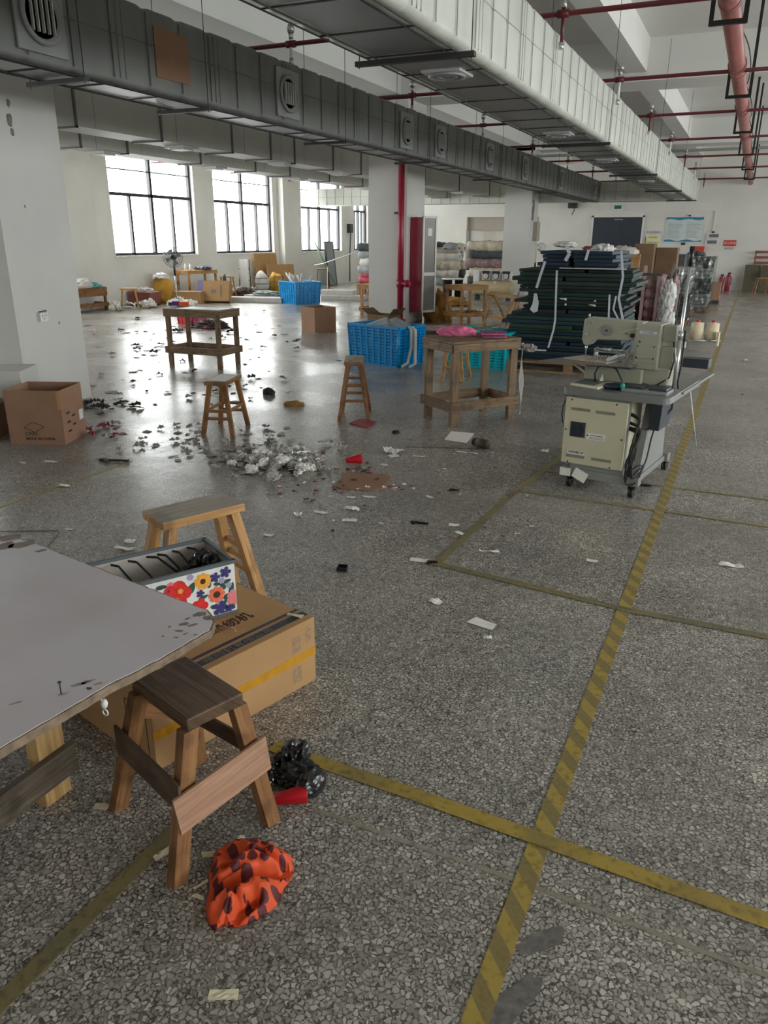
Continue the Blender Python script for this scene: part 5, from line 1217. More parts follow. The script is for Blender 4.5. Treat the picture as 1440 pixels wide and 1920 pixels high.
m = MB(); m.b2(-.0, .07, -.006 + .03, .029, .075, .125); m.done('paper_tag', M['paper'], r)
m = MB(); m.hexa([Vector(v) for v in ((.08, .024, .08), (.16, .024, .045), (.165, .027, .045), (.085, .027, .08), (.105, .024, .14), (.185, .024, .105), (.19, .027, .105), (.11, .027, .14))]); m.done('paper_tag', M['paper'], r)
# machine bed and head
HX0 = .02
bed = MB(); bed.b2(.04, .545, .24, .46, TT + .0, TT + .135); bed.b2(.04, .40, .20, .24, TT + .03, TT + .12)
hb = bed.done('machine_bed', M['mach'], r, bevel=.008)
arm = MB()
arm.prism([(-.01, .905), (.01, .875), (.035, .875), (.055, .90), (.09, .915), (.36, .925), (.36, 1.035), (.02, 1.045), (-.005, 1.035)], -.055, .055, Matrix(((1, 0, 0, 0), (0, 0, -1, .30), (0, 1, 0, 0), (0, 0, 0, 1))))
ah = arm.done('machine_arm', M['mach'], r, bevel=.006)
col_ = MB(); col_.b2(.325, .475, .225, .40, TT + .12, 1.03); col_.b2(.475, .555, .27, .38, .93, 1.025); col_.b2(.475, .55, .27, .38, TT + .12, .90)
ch = col_.done('machine_column', M['mach'], r, bevel=.006)
m = MB(); m.b2(.333, .470, .2215, .225, .80, 1.015); m.done('front_plate', M['mach'], ch, bevel=.002)
m = MB(); m.b2(.345, .455, .218, .2215, .825, .905); m.done('access_cover', M['mach'], ch, bevel=.002)
m = MB()
for (x, z) in ((.35, .90), (.45, .90), (.35, .83), (.45, .83), (.36, .925)): m.cyl((x, .214, z), (x, .219, z), .005, seg=8)
m.done('screw', M['black'], ch)
m = MB(); m.b2(.352, .455, .2195, .2218, .972, .988); bd = m.done('name_badge', M['strap'], ch, bevel=.002)
text('badge_lettering', 'MITSUBISHI', M['ink_blue'], .014, frame((.404, .2192, .980), (1, 0, 0), (0, 0, 1)), ch)
m = MB(); m.cyl((.145, .238, .975), (.145, .246, .975), .032, seg=28); m.done('round_dial', M['mach_grey'], ah); m = MB(); m.cyl((.145, .234, .975), (.145, .24, .975), .006, seg=10); m.cyl((.305, .234, .955), (.305, .246, .955), .013); m.cyl((.27, .24, .965), (.27, .246, .965), .004, seg=8); m.done('knob', M['black'], ah)
m = MB(); m.cyl((.02, .232, .945), (.02, .246, .945), .012); m.cyl((.03, .236, 1.015), (.03, .246, 1.015), .006); m.cyl((.05, .236, 1.018), (.05, .246, 1.018), .006); m.cyl((.012, .29, 1.04), (.012, .29, 1.065), .006); m.done('tension_dial', M['silver'], ah)
m = MB(); m.cyl((.005, .30, .80), (.005, .30, .89), .004); m.cyl((.005, .30, .84), (.005, .30, .87), .008); m.b2(-.008, -.003, .27, .29, .88, 1.03); m.done('needle_bar', M['chrome'], ah)
m = MB(); m.tube([(.05, .24, 1.01), (.10, .24, .985), (.18, .24, .975), (.27, .24, .985), (.34, .22, 1.00)], .0012, 4); m.done('thread', M['cream'], ah)
m = MB(); m.b2(.09, .30, .20, .26, .845, .852); m.cyl((.10, .22, .862), (.29, .22, .862), .008); m.cyl((.14, .22, .862), (.19, .22, .862), .013); m.b2(.09, .10, .20, .26, .80, .87); m.b2(.285, .295, .20, .26, .80, .87)
for k in range(6): m.cyl((.11 + k * .02, .20, .815), (.11 + k * .02, .19, .825), .008, seg=8)
m.bar((.19, .17, .805), (.26, .15, .84), .02, .02); m.bar((.26, .15, .84), (.30, .14, .85), .012, .012); m.done('clamp_mechanism', M['steel'], r)
m = MB(); m.prism([(-.20, .02), (.36, .10), (.36, .38), (-.05, .42), (-.10, .30)], .782, .788); m.done('feed_plate', M['cab_glass'], r)
m = MB(); m.prism([(-.09, .18), (.20, .13), (.24, .30), (-.02, .36)], .789, .797); m.done('cloth_clamp', mat('pinkish_board', (.50, .40, .32), .5, var=.3, scale=20), r)
m = MB(); m.b2(.20, .36, .08, .20, .775, .781); m.done('navy_sheet', M['navy_board'], r)
m = MB(); m.bar((-.10, .30, .782), (.04, .26, TT + .05), .02, .01); m.bar((-.02, .12, .782), (.05, .22, TT + .06), .02, .01); m.done('bracket', M['mach'], r)
m = MB(); m.b2(.585, .74, .36, .46, .775, .83); m.done('motor_box', M['slate'], r, bevel=.003)
m = MB(); m.b2(.475, .60, .30, .35, .895, .93); m.done('white_bracket', M['white_plastic'], r)
# thread stand
ts = MB(); ts.tube([(.585, .25, TT - .02), (.585, .25, 1.37)], .009, 10); ts.tube([(.585, .25, TT), (.585, .25, .98)], .0125, 10); ts.cyl((.585, .25, .95), (.585, .25, 1.0), .016); ts.tube([(.50, .30, .965), (.74, .35, .965)], .004, 6); ts.tube([(.62, .26, .945), (.77, .36, .945)], .006, 6)
tp = ts.done('thread_stand', M['silver'], r)
MB().tube([(.585, .25, 1.36), (.585, .25, 1.47)], .013, 12, True, [.011, .015]).done('black_grip', M['black'], tp)
MB().tube([(.585, .25, 1.33), (.55, .30, 1.28), (.535, .30, 1.15), (.538, .29, .95), (.56, .28, .82), (.55, .25, .72), (.47, .22, TT + .02)], .005, 6).done('cable', M['cable'], r)
MB().tube([(.60, .28, 1.0), (.605, .28, .8), (.60, .27, .70), (.61, .25, .66)], .0055, 6).done('cable', M['cable'], r)
for k, (x, y) in enumerate(((.655, .33), (.735, .36))):
    c_ = empty('thread_spool', r.matrix_basis @ Vector((x, y, .948)) if False else Matrix.Translation(r.location) @ Matrix.Rotation(ang, 4, 'Z') @ Vector((x, y, .949)), 0, 'cream thread cone on the stand behind the sewing machine, the ' + ('left' if k == 0 else 'right') + ' one', 'thread')
    m = MB(); m.lathe([(.006, 0), (.037, 0), (.035, .095), (.012, .10)], (0, 0, 0), 20); m.done('thread_winding', M['yarn'], c_)
    m = MB(); m.lathe([(.012, .09), (.010, .112), (.006, .112)], (0, 0, 0), 12); m.done('cone_tip', M['redplastic'], c_)
def mloc(x, y, z): return Matrix.Translation(r_m) @ Matrix.Rotation(ang, 4, 'Z') @ Vector((x, y, z))
r_m = Vector((-.945, 4.73, 0))
o = MB().prism([(-.07, .0), (.09, 0), (.085, .09), (-.06, .09)], -.004, .0, None).done('spool_tray', M['mach_grey']); bpy.data.objects.remove(o)
MB().prism([(.61, .27), (.78, .31), (.78, .42), (.61, .38)], .938, .945).done('spool_tray', M['mach_grey'], MR)
MB().b2(.775, .785, .30, .34, .92, 1.0).done('tray_end', M['mach_cream'], MR)
# operation panel, foot pedals, cable loop, etc. lying on the machine table
q = mloc(.115, .16, TT)
r2 = empty('control_panel', q, ang - .22, 'cream control panel pad lying on the left of the machine table', 'control panel')
m = MB(); m.hexa([Vector(v) for v in ((-.10, -.10, 0), (.10, -.10, 0), (.10, .10, 0), (-.10, .10, 0), (-.10, -.10, .018), (.10, -.10, .018), (.10, .10, .032), (-.10, .10, .032))]); m.done('panel_case', mat('ivory_plastic', (.72, .66, .50), .4), r2, bevel=.006)
m = MB(); m.hexa([Vector(v) for v in ((-.085, -.085, .0195), (.06, -.085, .0195), (.06, .085, .0315), (-.085, .085, .0315), (-.085, -.085, .0205), (.06, -.085, .0205), (.06, .085, .0325), (-.085, .085, .0325))]); m.done('keypad', mat('grey_green_keypad', (.16, .19, .16), .4), r2)
q = mloc(.46, .17, TT)
r2 = empty('foot_pedal', q, ang, 'double black foot pedal in a grey tray on the machine table', 'foot pedal')
MB().b2(-.14, .13, -.09, .10, 0, .02).done('pedal_tray', M['vent_grey'], r2, bevel=.003)
MB().b2(-.125, -.02, -.07, .09, .02, .034).done('pedal', M['slate'], r2, bevel=.003); MB().b2(.015, .12, -.07, .09, .02, .034).done('pedal', M['slate'], r2, bevel=.003)
q = mloc(.30, .13, TT)
o = MB().tube([(-.16, .06, .004), (-.17, .05, .08), (-.15, .04, .125), (-.10, .03, .14), (-.04, .03, .12), (-.01, .03, .07), (.02, .02, .02), (-.02, .04, .006), (-.12, .08, .006)], .005, 7).done('cable_loop', M['cable']); o.location = q; tag(o, 'black cable loop standing up on the machine table', 'cable')
o = MB().blob((0, 0, .02), .06, .04, .018, .2, 2, 3, 1, 0).done('blue_cable_coil', M['navy_board']); o.location = mloc(.26, .12, TT); tag(o, 'coil of dark blue cable between the control panel and the pedal', 'cable')
o = MB().blob((0, 0, .0), .014, .014, .024, .1, 2, 3).done('green_bulb', M['led_green']); o.location = mloc(.325, .09, TT + .03); tag(o, 'small green plastic bulb on the machine table', 'bulb')
o = MB().prism([(-.012, 0), (.014, 0), (.004, .045)], 0, .001, Matrix(((1, 0, 0, 0), (0, 0, -1, 0), (0, 1, 0, 0), (0, 0, 0, 1)))).done('paper_tag', M['paper']); o.location = mloc(.165, .17, TT + .033); tag(o, 'little white paper tag standing behind the control panel', 'tag')
o = MB().tube([(0, 0, .004), (.02, .01, .01), (.03, .015, .01), (.05, .02, .006)], .008, 8).done('cable_plugs', M['black']); o.location = mloc(.44, .33, TT); tag(o, 'bunch of black plugs at the foot of the thread stand', 'plug')
a = fp(1305, 838); b_ = mloc(.60, .62, TT - .03)
o = MB().tube([a + Vector((0, 0, .006)), b_], .0055, 8).done('steel_rod', M['white_plastic']); tag(o, 'thin white rod leaning from the machine table down to the floor', 'rod')
# ------------------------------------------------------------------ big bundle of dark boards on a pallet
def pallet(loc, ang, sx, sy, label, grp=None, h=.12):
    r = empty('wooden_pallet', loc, ang, label, 'pallet', grp)
    m = MB()
    for k in range(5): m.b2(-sx / 2, sx / 2, -sy / 2 + k * (sy - .09) / 4, -sy / 2 + k * (sy - .09) / 4 + .09, h - .018, h)
    m.done('deck_boards', M['wood_pallet'], r)
    m = MB()
    for y in (-sy / 2, -.045, sy / 2 - .09): m.b2(-sx / 2, sx / 2, y, y + .09, 0, .016)
    m.done('base_boards', M['wood_pallet'], r)
    for x in (-sx / 2 + .06, 0, sx / 2 - .06):
        for y in (-sy / 2 + .05, 0, sy / 2 - .05): MB().b2(x - .05, x + .05, y - .045, y + .045, .016, h - .018).done('block', M['wood_pallet'], r)
    return r
pallet((-1.86, 9.75, 0), math.radians(3), 1.5, 1.15, 'wooden pallet under the tall bundle of dark green and navy boards')
random.seed(31)
layers = []
z = .125; k = 0
while z < 1.385:
    t_ = random.choice((.036, .042, .048)); fr_ = (z - .12) / 1.26
    if fr_ < .16: c_, xa, xb = 'navy', -2.50, -1.28
    elif fr_ < .42: c_, xa, xb = random.choice(('navy', 'navy', 'black', 'green')), -2.62, -1.30
    elif fr_ < .62: c_, xa, xb = random.choice(('green', 'black', 'green')), -2.42, -1.30
    elif fr_ < .84: c_, xa, xb = random.choice(('green', 'green', 'green', 'black')), -2.52, -1.22
    else: c_, xa, xb = 'navy', -2.28, -1.45
    pieces = [(xa + random.uniform(-.03, .05), xb + random.uniform(-.05, .05))]
    if .15 < fr_ < .85 and random.random() < .55:
        s_ = random.uniform(-2.2, -1.7); pieces = [(pieces[0][0], s_ - .01), (s_ + .01, pieces[0][1])]
    if fr_ >= .84: pieces = [(-2.26 + random.uniform(-.03, .03), -1.93 + random.uniform(-.02, .04)), (-1.86, -1.38 + random.uniform(-.05, .05))]
    if k % 6 == 5 and fr_ < .8: pieces[0] = (pieces[0][0] - .10, pieces[0][1])
    if k % 5 == 2 and fr_ < .8: pieces[-1] = (pieces[-1][0], pieces[-1][1] + .07)
    for pi, (a, b_) in enumerate(pieces):
        o = MB().box((b_ - a) / 2 * 0, 0, t_ / 2, b_ - a, random.uniform(.92, 1.04), t_ - .004).done('foam_board', M[{'navy': 'navy_board', 'green': 'green_board', 'black': 'black_board'}[c_]], bevel=.004)
        o.location = ((a + b_) / 2, 9.75 + random.uniform(-.06, .05), z); o.rotation_euler.z = random.uniform(-.05, .05) * (.4 if b_ - a > .8 else 1)
        cn = {'navy': 'navy blue', 'green': 'dark green', 'black': 'blackish green'}[c_]; wh = 'lower' if fr_ < .42 else ('middle' if fr_ < .84 else 'topmost')
        tag(o, '%s board in the pallet bundle, layer %s from the bottom%s' % (cn, numword(k + 1), '' if len(pieces) == 1 else (', left piece' if pi == 0 else ', right piece')), 'board', '%s boards in the %s layers of the bundle' % (cn, wh))
    z += t_; k += 1
# white straps on the bundle
def ribbon(pts, w, mt, label, name='cloth_strap', cat='strap', nrm=(0, -1, 0)):
    m = MB(); P0 = [Vector(p_) for p_ in pts]
    for a, b_ in zip(P0[:-1], P0[1:]): m.bar(a, b_, w, .005, up=nrm)
    return tag(m.done(name, mt), label, cat)
Yf = 9.17
ribbon([wy(1022, 490, Yf), wy(1012, 520, Yf - .01), wy(1006, 540, Yf)], .03, M['strap'], 'white strap tail hanging from the navy boards at the upper left of the bundle')
o = MB().prism([(-.01, .12), (.02, .12), (.05, .02), (.045, -.08), (.0, -.10), (-.05, -.06), (-.02, .0)], 0, .012, Matrix(((1, 0, 0, 0), (0, 0, -1, 0), (0, 1, 0, 0), (0, 0, 0, 1)))).done('strap_end', M['strap']); o.location = wy(1002, 570, Yf - .02); tag(o, 'pale blue knotted strap end dangling on the left of the bundle', 'strap')
ribbon([wy(1044, 507, Yf), wy(1043, 540, Yf - .012), wy(1041, 600, Yf - .01), wy(1038, 618, Yf - .015), wy(1028, 652, Yf - .02)], .022, M['strap'], 'long white strap running down the middle of the green boards')
ribbon([wy(1062, 462, 9.2), wy(1068, 475, 9.18), wy(1060, 489, 9.19)], .04, M['strap'], 'white strap looped over the top navy boards')
ribbon([wy(1104, 468, 9.2), wy(1098, 488, 9.18)], .03, M['strap'], 'greyish white strap on the right-hand navy boards on top')
ribbon([wy(1165, 470, 9.15), wy(1168, 520, 9.15), wy(1160, 560, 9.14), wy(1168, 600, 9.15)], .025, M['strap'], 'white strap hanging at the right edge of the bundle')
ribbon([wy(1143, 552, 9.15), wy(1141, 600, 9.14)], .02, M['strap'], 'short white strap tail right of the bundle, above the sewing machine arm')
ribbon([wy(1155, 555, 9.14), wy(1150, 580, 9.13), wy(1161, 602, 9.13)], .018, M['strap'], 'twisted white strap tail beside the sewing machine arm')
XZ = Matrix(((1, 0, 0, 0), (0, 0, -1, 0), (0, 1, 0, 0), (0, 0, 0, 1)))
for (px, py, pl, lb) in ((985, 552, [(0, 0), (.03, -.01), (.02, .08), (-.01, .07)], 'left edge'), (1112, 570, [(-.05, -.01), (.03, -.03), (.03, .05)], 'right half'), (1057, 566, [(-.05, .04), (.03, .045), (.035, -.04), (.015, -.04), (.01, .025), (-.05, .03)], 'middle')):
    o = MB().prism(pl, 0, .004, XZ).done('white_tag', M['paper']); o.location = wy(px, py, 9.22); tag(o, 'small white paper tag on the %s of the dark board bundle' % lb, 'tag')
o = MB().b2(-.35, .38, -.10, .0, 0, .008).done('white_sheet', M['white_plastic']); o.location = wy(1110, 504, 9.2); tag(o, 'white sheet edge lying between green and navy boards of the bundle', 'sheet')
for i, (px, py, w, h, lb) in enumerate(((1130, 470, .12, .05, 'white plastic wad on the top right of the bundle'), (1060, 460, .13, .03, 'white cloth end lying on the highest navy boards'), (1015, 466, .05, .04, 'white cloth end at the top left of the bundle'))):
    heap('white_wad', wy(px, py, 9.35), (w, .1, h), M['white_plastic'], lb, 'plastic', .4, 2.2, i + 3, flat=False)
heap('silver_bag', fp(1075, 668), (.12, .1, .10), M['slate'], 'dark bag at the foot of the board bundle behind the sewing machine', 'bag', .2, 2, 3)
o = MB().bar((-.25, 0, .17), (.15, .02, .165), .012, .05, up=(0, -1, 0)).done('white_band', M['strap']); o.location = wy(1000, 648, 9.1) * 1.0; o.location.z = .10; tag(o, 'white band around the low black boards at the left of the bundle', 'strap')
# ------------------------------------------------------------------ right background: racks and wrapped stacks
def wrapped_stack(x0, x1, y0, y1, z0, z1, cols, label, grp, rnd=.02, pal=True, name='folded_fabric', th=.055, film=None):
    z = z0; random.seed(int(x1 * 1000) % 97 + 5); k = 0
    while z < z1 - th * .6:
        a, b_ = x0 + random.uniform(-rnd, rnd), x1 + random.uniform(-rnd, rnd)
        o = MB().b2(-(b_ - a) / 2, (b_ - a) / 2, -(y1 - y0) / 2, (y1 - y0) / 2, 0, th - .006).done(name, M[cols[int((z - z0) / (z1 - z0) * len(cols)) % len(cols)]], bevel=.014)
        o.location = ((a + b_) / 2, (y0 + y1) / 2 + random.uniform(-rnd, rnd), z); o.rotation_euler.z = random.uniform(-.03, .03)
        tag(o, label, 'fabric', grp); z += th; k += 1
pallet((-1.08, 18.9, 0), 0, .62, 1.2, 'pallet under the tall slate-grey wrapped stack by the aisle')
wrapped_stack(-1.42, -.79, 18.3, 19.5, .125, 1.19, ['roll_grey', 'roll_dark', 'roll_grey', 'roll_dark'], 'slate-grey folded fabric in the tall film-wrapped stack beside the aisle', 'slate-grey stack by the aisle', .015, th=.075)
pallet((-1.33, 15.9, 0), 0, .75, 1.1, 'pallet under the shorter wrapped stack right behind the thread stand')
wrapped_stack(-1.66, -1.0, 15.4, 16.4, .125, 1.02, ['roll_dark', 'roll_dark', 'roll_grey', 'white_fabric'], 'folded fabric in the shorter film-wrapped stack behind the thread stand', 'shorter wrapped stack', .015, th=.065)
for k, (x0, x1, y, z, w, h, lb) in enumerate(((-1.45, -.74, 18.25, .62, .03, 1.1, 'slate-grey'), (-1.70, -.93, 15.33, .58, .03, .98, 'shorter'))):
    m = MB()
    for j in range(3):
        dy = [0, 0, 0][j]
    def film(u, v, x0=x0, x1=x1, y=y):
        a = u * 2 - .5
        X_ = x0 + (x1 - x0) * min(max(u * 1.5, 0), 1); Y_ = y if u < .667 else y + (u - .667) * 3 * 1.1
        n_ = .018 * noise.noise(Vector((u * 14, v * 9, k)))
        return Vector((X_ + (n_ if u > .66 else 0), Y_ + (n_ if u <= .667 else 0), .10 + v * h))
    m.grid(film, 36, 24, False); o = m.done('plastic_film', M['film']); tag(o, 'crinkled clear plastic film wrapped round the %s stack' % lb, 'plastic film')
heap('draped_cloth', (-1.15, 18.6, 1.19), (.18, .25, .07), M['roll_dark'], 'dark cloth bundle topping the tall slate-grey stack', 'cloth', .3, 2, 5)
for k, (x, lb) in enumerate(((-1.72, 'left'), (-1.45, 'right'))):
    o = MB().b2(-.14, .14, -.2, .2, 0, .25).done('dark_pile', M['roll_dark'], bevel=.02); o.location = (x + .1, 16.7, 1.0); tag(o, 'black plastic-wrapped parcel on top between the stacks, %s of the pair' % lb, 'parcel')
o = MB().b2(-.34, .34, -.35, .35, 0, 1.0).done('fabric_block', M['roll_dark'], bevel=.02); o.location = (-1.55, 17.2, 0); tag(o, 'dark wrapped fabric block between the two film-wrapped stacks', 'fabric')
r = open_carton((-.84, 21.9, .08), 0, .34, .6, .42, M['card'], 'brown carton on a low dolly beyond the wrapped stacks', closed=True); MB().b2(-.17, .17, -.28, .28, -.08, -.001).done('dolly', M['steel_dark'], r)
for (x, y, w, h, z, lb) in ((-1.62, 13.6, .30, .62, .83, 'tall brown carton standing on the rolls behind the board bundle, left one'), (-1.30, 13.9, .32, .56, .83, 'tall brown carton beside its twin behind the board bundle, right one')):
    r = open_carton((x, y, z), 0, w, .4, h, M['card_grey'], lb, closed=True)
o = MB().b2(-1.80, -1.12, 13.38, 14.15, 0, .828).done('fabric_block', M['roll_dark'], bevel=.04); tag(o, 'dark fabric block carrying the two tall cartons', 'fabric')
# floral rolls in a wooden frame
r = empty('wooden_rack', (-1.42, 12.0, 0), 0, 'upright wooden frame holding floral fabric rolls behind the sewing machine', 'rack')
for x in (-.24, 0.02, .22): MB().b2(x - .022, x + .022, -.02, .02, .1, 1.06 if x != .02 else 1.16).done('upright', M['roll_pink'], r)
MB().b2(-.28, .26, -.03, .01, 1.02, 1.06).done('top_rail', M['roll_dark'], r); MB().b2(-.30, .28, 0, .7, .05, .10).done('shelf', M['wood_pallet'], r)
random.seed(17)
def roll(loc, ang, L, rad, mt, label, grp=None, name='fabric_roll', squash=1.0, core=True):
    r = empty(name, loc, ang, label, 'fabric roll', grp)
    m = MB(); n = 10
    pts = [(-L / 2 + L * i / n, .01 * math.sin(i * 1.3), 0) for i in range(n + 1)]
    m.tube(pts, rad, 14, True, [rad * (.93 if i in (0, n) else 1 + .03 * math.sin(i * 2.1)) for i in range(n + 1)]); m.done('rolled_fabric', mt, r)
    if core:
        m = MB(); m.tube([(-L / 2 - .004, 0, 0), (-L / 2 + .02, 0, 0)], rad * .35, 10); m.tube([(L / 2 - .02, 0, 0), (L / 2 + .004, 0, 0)], rad * .35, 10); m.done('roll_core', M['greyscrap'], r)
    return r
for k in range(12):
    row, cl_ = divmod(k, 2)
    mt = M['floral_pale'] if row > 2 else (M['floral_roll'])
    roll((-1.55 + cl_ * .30, 12.45, .20 + row * .145), 1.5, .8, .10, mt, 'floral fabric roll in the wooden frame behind the sewing machine', 'floral rolls in the frame', core=False)
heap('plastic_wad', (-1.02, 12.1, .55), (.10, .12, .42), M['floral_pale'], 'translucent crinkled plastic bulging from the right of the floral rolls', 'plastic', .35, 2.5, 6, flat=False)
m = MB(); m.blob((-1.04, 11.95, .72), .09, .05, .22, .5, 2.5, 4, 4, None, True); m.blob((-1.03, 11.95, .40), .10, .05, .20, .5, 2.5, 4, 8, None, True)
o = m.done('plastic_wad', M['white_plastic']); tag(o, 'white crumpled plastic hanging beside the floral rolls', 'plastic')
o = MB().bar((-1.75, 10.9, .45), (-1.35, 10.9, .62), .12, .02).done('wood_offcut', M['wood_light']); tag(o, 'light wooden offcut lying on the pile just above the sewing machine', 'offcut')
o = MB().b2(-1.75, -.95, 10.8, 11.6, .05, .42).done('grey_pile', M['roll_grey'], bevel=.03); tag(o, 'flat grey fabric pile right behind the sewing machine', 'fabric')
heap('pink_scraps', (-1.28, 11.0, .43), (.30, .15, .03), M['floral_pale'], 'reddish scraps lying on the flat grey fabric pile', 'scraps', .5, 4, 8)
# rolls behind the board bundle
for k, (x, z, mt, lb) in enumerate(((-1.95, 1.15, 'roll_cream', 'cream'), (-1.75, .98, 'white_fabric', 'whitish'), (-1.85, 1.32, 'roll_pink', 'dusty pink'))):
    roll((x, 12.2, z), .3, .5, .09, M[mt], lb + ' fabric roll on the heap between the bundle and the cartons')
heap('red_cloth', (-1.98, 11.9, 1.36), (.28, .15, .05), M['redscrap'], 'crumpled red cloth on top of the heap right of the bundle', 'cloth', .4, 2.5, 5)
heap('white_cloth', (-1.72, 11.8, 1.28), (.2, .15, .10), M['white_fabric'], 'pale crumpled cloth under the red one, right of the bundle', 'cloth', .4, 2.2, 11)
o = MB().b2(-2.45, -1.75, 11.3, 12.6, 0, 1.05).done('fabric_block', M['roll_dark'], bevel=.04); tag(o, 'big dark fabric block behind the board bundle', 'fabric')
o = MB().b2(-.06, .06, -.03, .03, 0, .32).done('wood_post', M['wood_light']); o.location = (-1.50, 11.6, 1.0); tag(o, 'pale upright piece of timber in front of the tall cartons', 'timber')
# far right corner
for k in range(3):
    o = MB().b2(-.22, .22, -.03, .03, 0, .78).done('leaning_board', M['crateboard']); o.location = (.0 + k * .46, 27.3 - k * .05, .02); o.rotation_euler.x = -.06
    tag(o, 'mottled brown board panel leaning on the far wall at the right, %s' % ('leftmost', 'middle', 'rightmost')[k], 'board')
r = empty('wall_shelf', (.22, 27.45, .80), 0, 'dark red-brown slatted pallet on end above the mottled boards', 'pallet')
for k in range(3): MB().b2(-.23, .3, -.05, -.01, .03 + k * .16, .10 + k * .16).done('slat', M['tub'], r)
for s_ in (-.2, .25): MB().b2(s_ - .02, s_ + .02, -.02, .02, 0, .42).done('post', M['tub'], r)
stool(.30, 26.3, 20, .36, .2, .47, .06, .05, (.14, .24), M['wood_brown'], M['wood_brown'], 'small wooden stool against the mottled boards at the far right')
for k, x in enumerate((-.86, -.66)):
    r = empty('fire_extinguisher', (x, 27.3, 0), 0, 'red fire extinguisher by the far wall, %s of the two' % ('left', 'right')[k], 'fire extinguisher')
    MB().lathe([(.06, 0), (.075, .02), (.075, .34 + .06 * k), (.05, .42 + .06 * k), (.02, .45 + .06 * k)], (0, 0, 0), 16).done('cylinder', M['red_box'], r)
    m = MB(); m.b2(-.03, .06, -.015, .015, .45 + .06 * k, .50 + .06 * k); m.tube([(.05, 0, .46), (.10, 0, .40), (.09, 0, .2)], .01, 6); m.done('valve_and_hose', M['black'], r)
# ------------------------------------------------------------------ centre background: rolls, compressor, bin
random.seed(41)
ROWN = ('bottom', 'second', 'third', 'fourth', 'fifth', 'sixth', 'seventh')
def rollpile(x0, x1, cy, rows, rad, mats, what, grp, z0=0.0):
    z = z0
    for j in range(rows):
        rr = rad * random.uniform(.85, 1.12); z += rr
        for i in range(2):
            L_ = (x1 - x0) * random.uniform(.92, 1.06)
            r = empty('fabric_roll', ((x0 + x1) / 2 + random.uniform(-.06, .06), cy + i * rr * 2.05 + random.uniform(-.03, .03), z), random.uniform(-.08, .08), None, 'fabric roll', grp)
            mt = mats[(j * 2 + i) % len(mats)]
            r['label'] = '%s roll, %s row, %s, %s' % (what[mt], ROWN[j], grp, 'front' if i == 0 else 'rear')
            m = MB(); pts = [(-L_ / 2 + L_ * q / 16, .012 * math.sin(q * 1.1 + j), .010 * math.sin(q * .8 + j * 2)) for q in range(17)]
            m.tube(pts, rr, 16, True, [rr * (.82 if q in (0, 16) else 1 + .06 * math.sin(q * 1.9 + j * 1.7)) for q in range(17)])
            for v in m.bm.verts: v.co += v.co.normalized() * .03 * noise.noise(v.co * 7 + Vector((j, i, 0)))
            m.done('rolled_fabric', M[mt], r)
            MB().tube([(L_ / 2 - .01, 0, 0), (L_ / 2 + .012, 0, 0)], rr * .3, 10).done('roll_core', M['greyscrap'], r)
        z += rr * .72
WH = {'roll_cream': 'cream fabric', 'white_fabric': 'off-white fabric', 'roll_grey': 'grey fabric', 'roll_dark': 'charcoal fabric', 'roll_pink': 'dusty pink fabric', 'roll_red': 'pinkish-red fabric', 'floral_pale': 'pale floral fabric'}
rollpile(-8.45, -7.65, 21.8, 6, .13, ['roll_cream', 'white_fabric', 'roll_grey', 'roll_cream', 'white_fabric', 'roll_dark', 'roll_cream'], WH, 'pale pile behind the hydrant cabinet')
rollpile(-8.35, -7.15, 24.6, 5, .15, ['roll_dark', 'roll_pink', 'roll_cream', 'roll_pink', 'floral_pale', 'roll_cream'], WH, 'pinkish pile left of the alcove', z0=.10)
heap('black_cloth', (-8.3, 21.6, 1.30), (.28, .3, .09), M['roll_dark'], 'black cloth draped on the top of the pale roll pile', 'cloth', .4, 2, 6)
heap('grey_cloth', (-7.9, 21.6, 1.24), (.22, .3, .12), M['roll_grey'], 'grey crumpled cloth on the pale roll pile', 'cloth', .4, 2, 8)
rollpile(-10.1, -9.0, 20.2, 2, .09, ['roll_red', 'roll_red'], WH, 'red pile left of the centre pillar', z0=.30)
rollpile(-10.08, -9.0, 20.22, 4, .12, ['roll_grey', 'roll_dark', 'white_fabric', 'roll_grey', 'roll_grey'], WH, 'grey pile left of the centre pillar', z0=.56)
pallet((-9.55, 20.4, 0), 0, 1.1, .8, 'wooden pallet under the roll pile left of the centre pillar', h=.30)
# compressor
r = empty('air_compressor', (-6.15, 20.2, 0), .05, 'cream air compressor with three black motors on a horizontal tank', 'compressor')
m = MB(); m.lathe([(.0, -.56), (.12, -.55), (.19, -.48), (.2, -.4), (.2, .4), (.19, .48), (.12, .55), (0, .56)], (0, 0, .30), 24, Matrix.Rotation(math.pi / 2, 3, 'Y')); m.done('tank', M['tank'], r)
for x in (-.42, .42): MB().b2(x - .03, x + .03, -.15, .15, 0, .14).done('foot', M['steel_dark'], r)
for k in range(3):
    x = -.18 + k * .27; mo = MB(); mo.b2(x - .11, x + .11, -.12, .12, .50, .72); mb_ = mo.done('motor', M['white_plastic'], r, bevel=.02)
    mo = MB(); mo.cyl((x, -.125, .60), (x, -.16, .60), .085, seg=20); mo.b2(x - .10, x + .10, -.135, -.12, .66, .73); mo.done('motor_cover', M['black'], mb_)
    mo = MB(); mo.lathe([(.05, 0), (.07, 0), (.07, .004)], (x, -.163, .60), 16, Matrix.Rotation(math.pi / 2, 3, 'X')); mo.done('rim', M['silver'], mb_)
MB().b2(-.52, -.36, -.13, .13, .45, .75).done('front_unit', M['white_plastic'], r, bevel=.01); MB().cyl((.1, -.2, .45), (.1, -.24, .45), .04).done('gauge', M['silver'], r)
r = empty('black_bin', (-7.25, 20.1, 0), 0, 'black round bin with white rim beside the air compressor', 'bin')
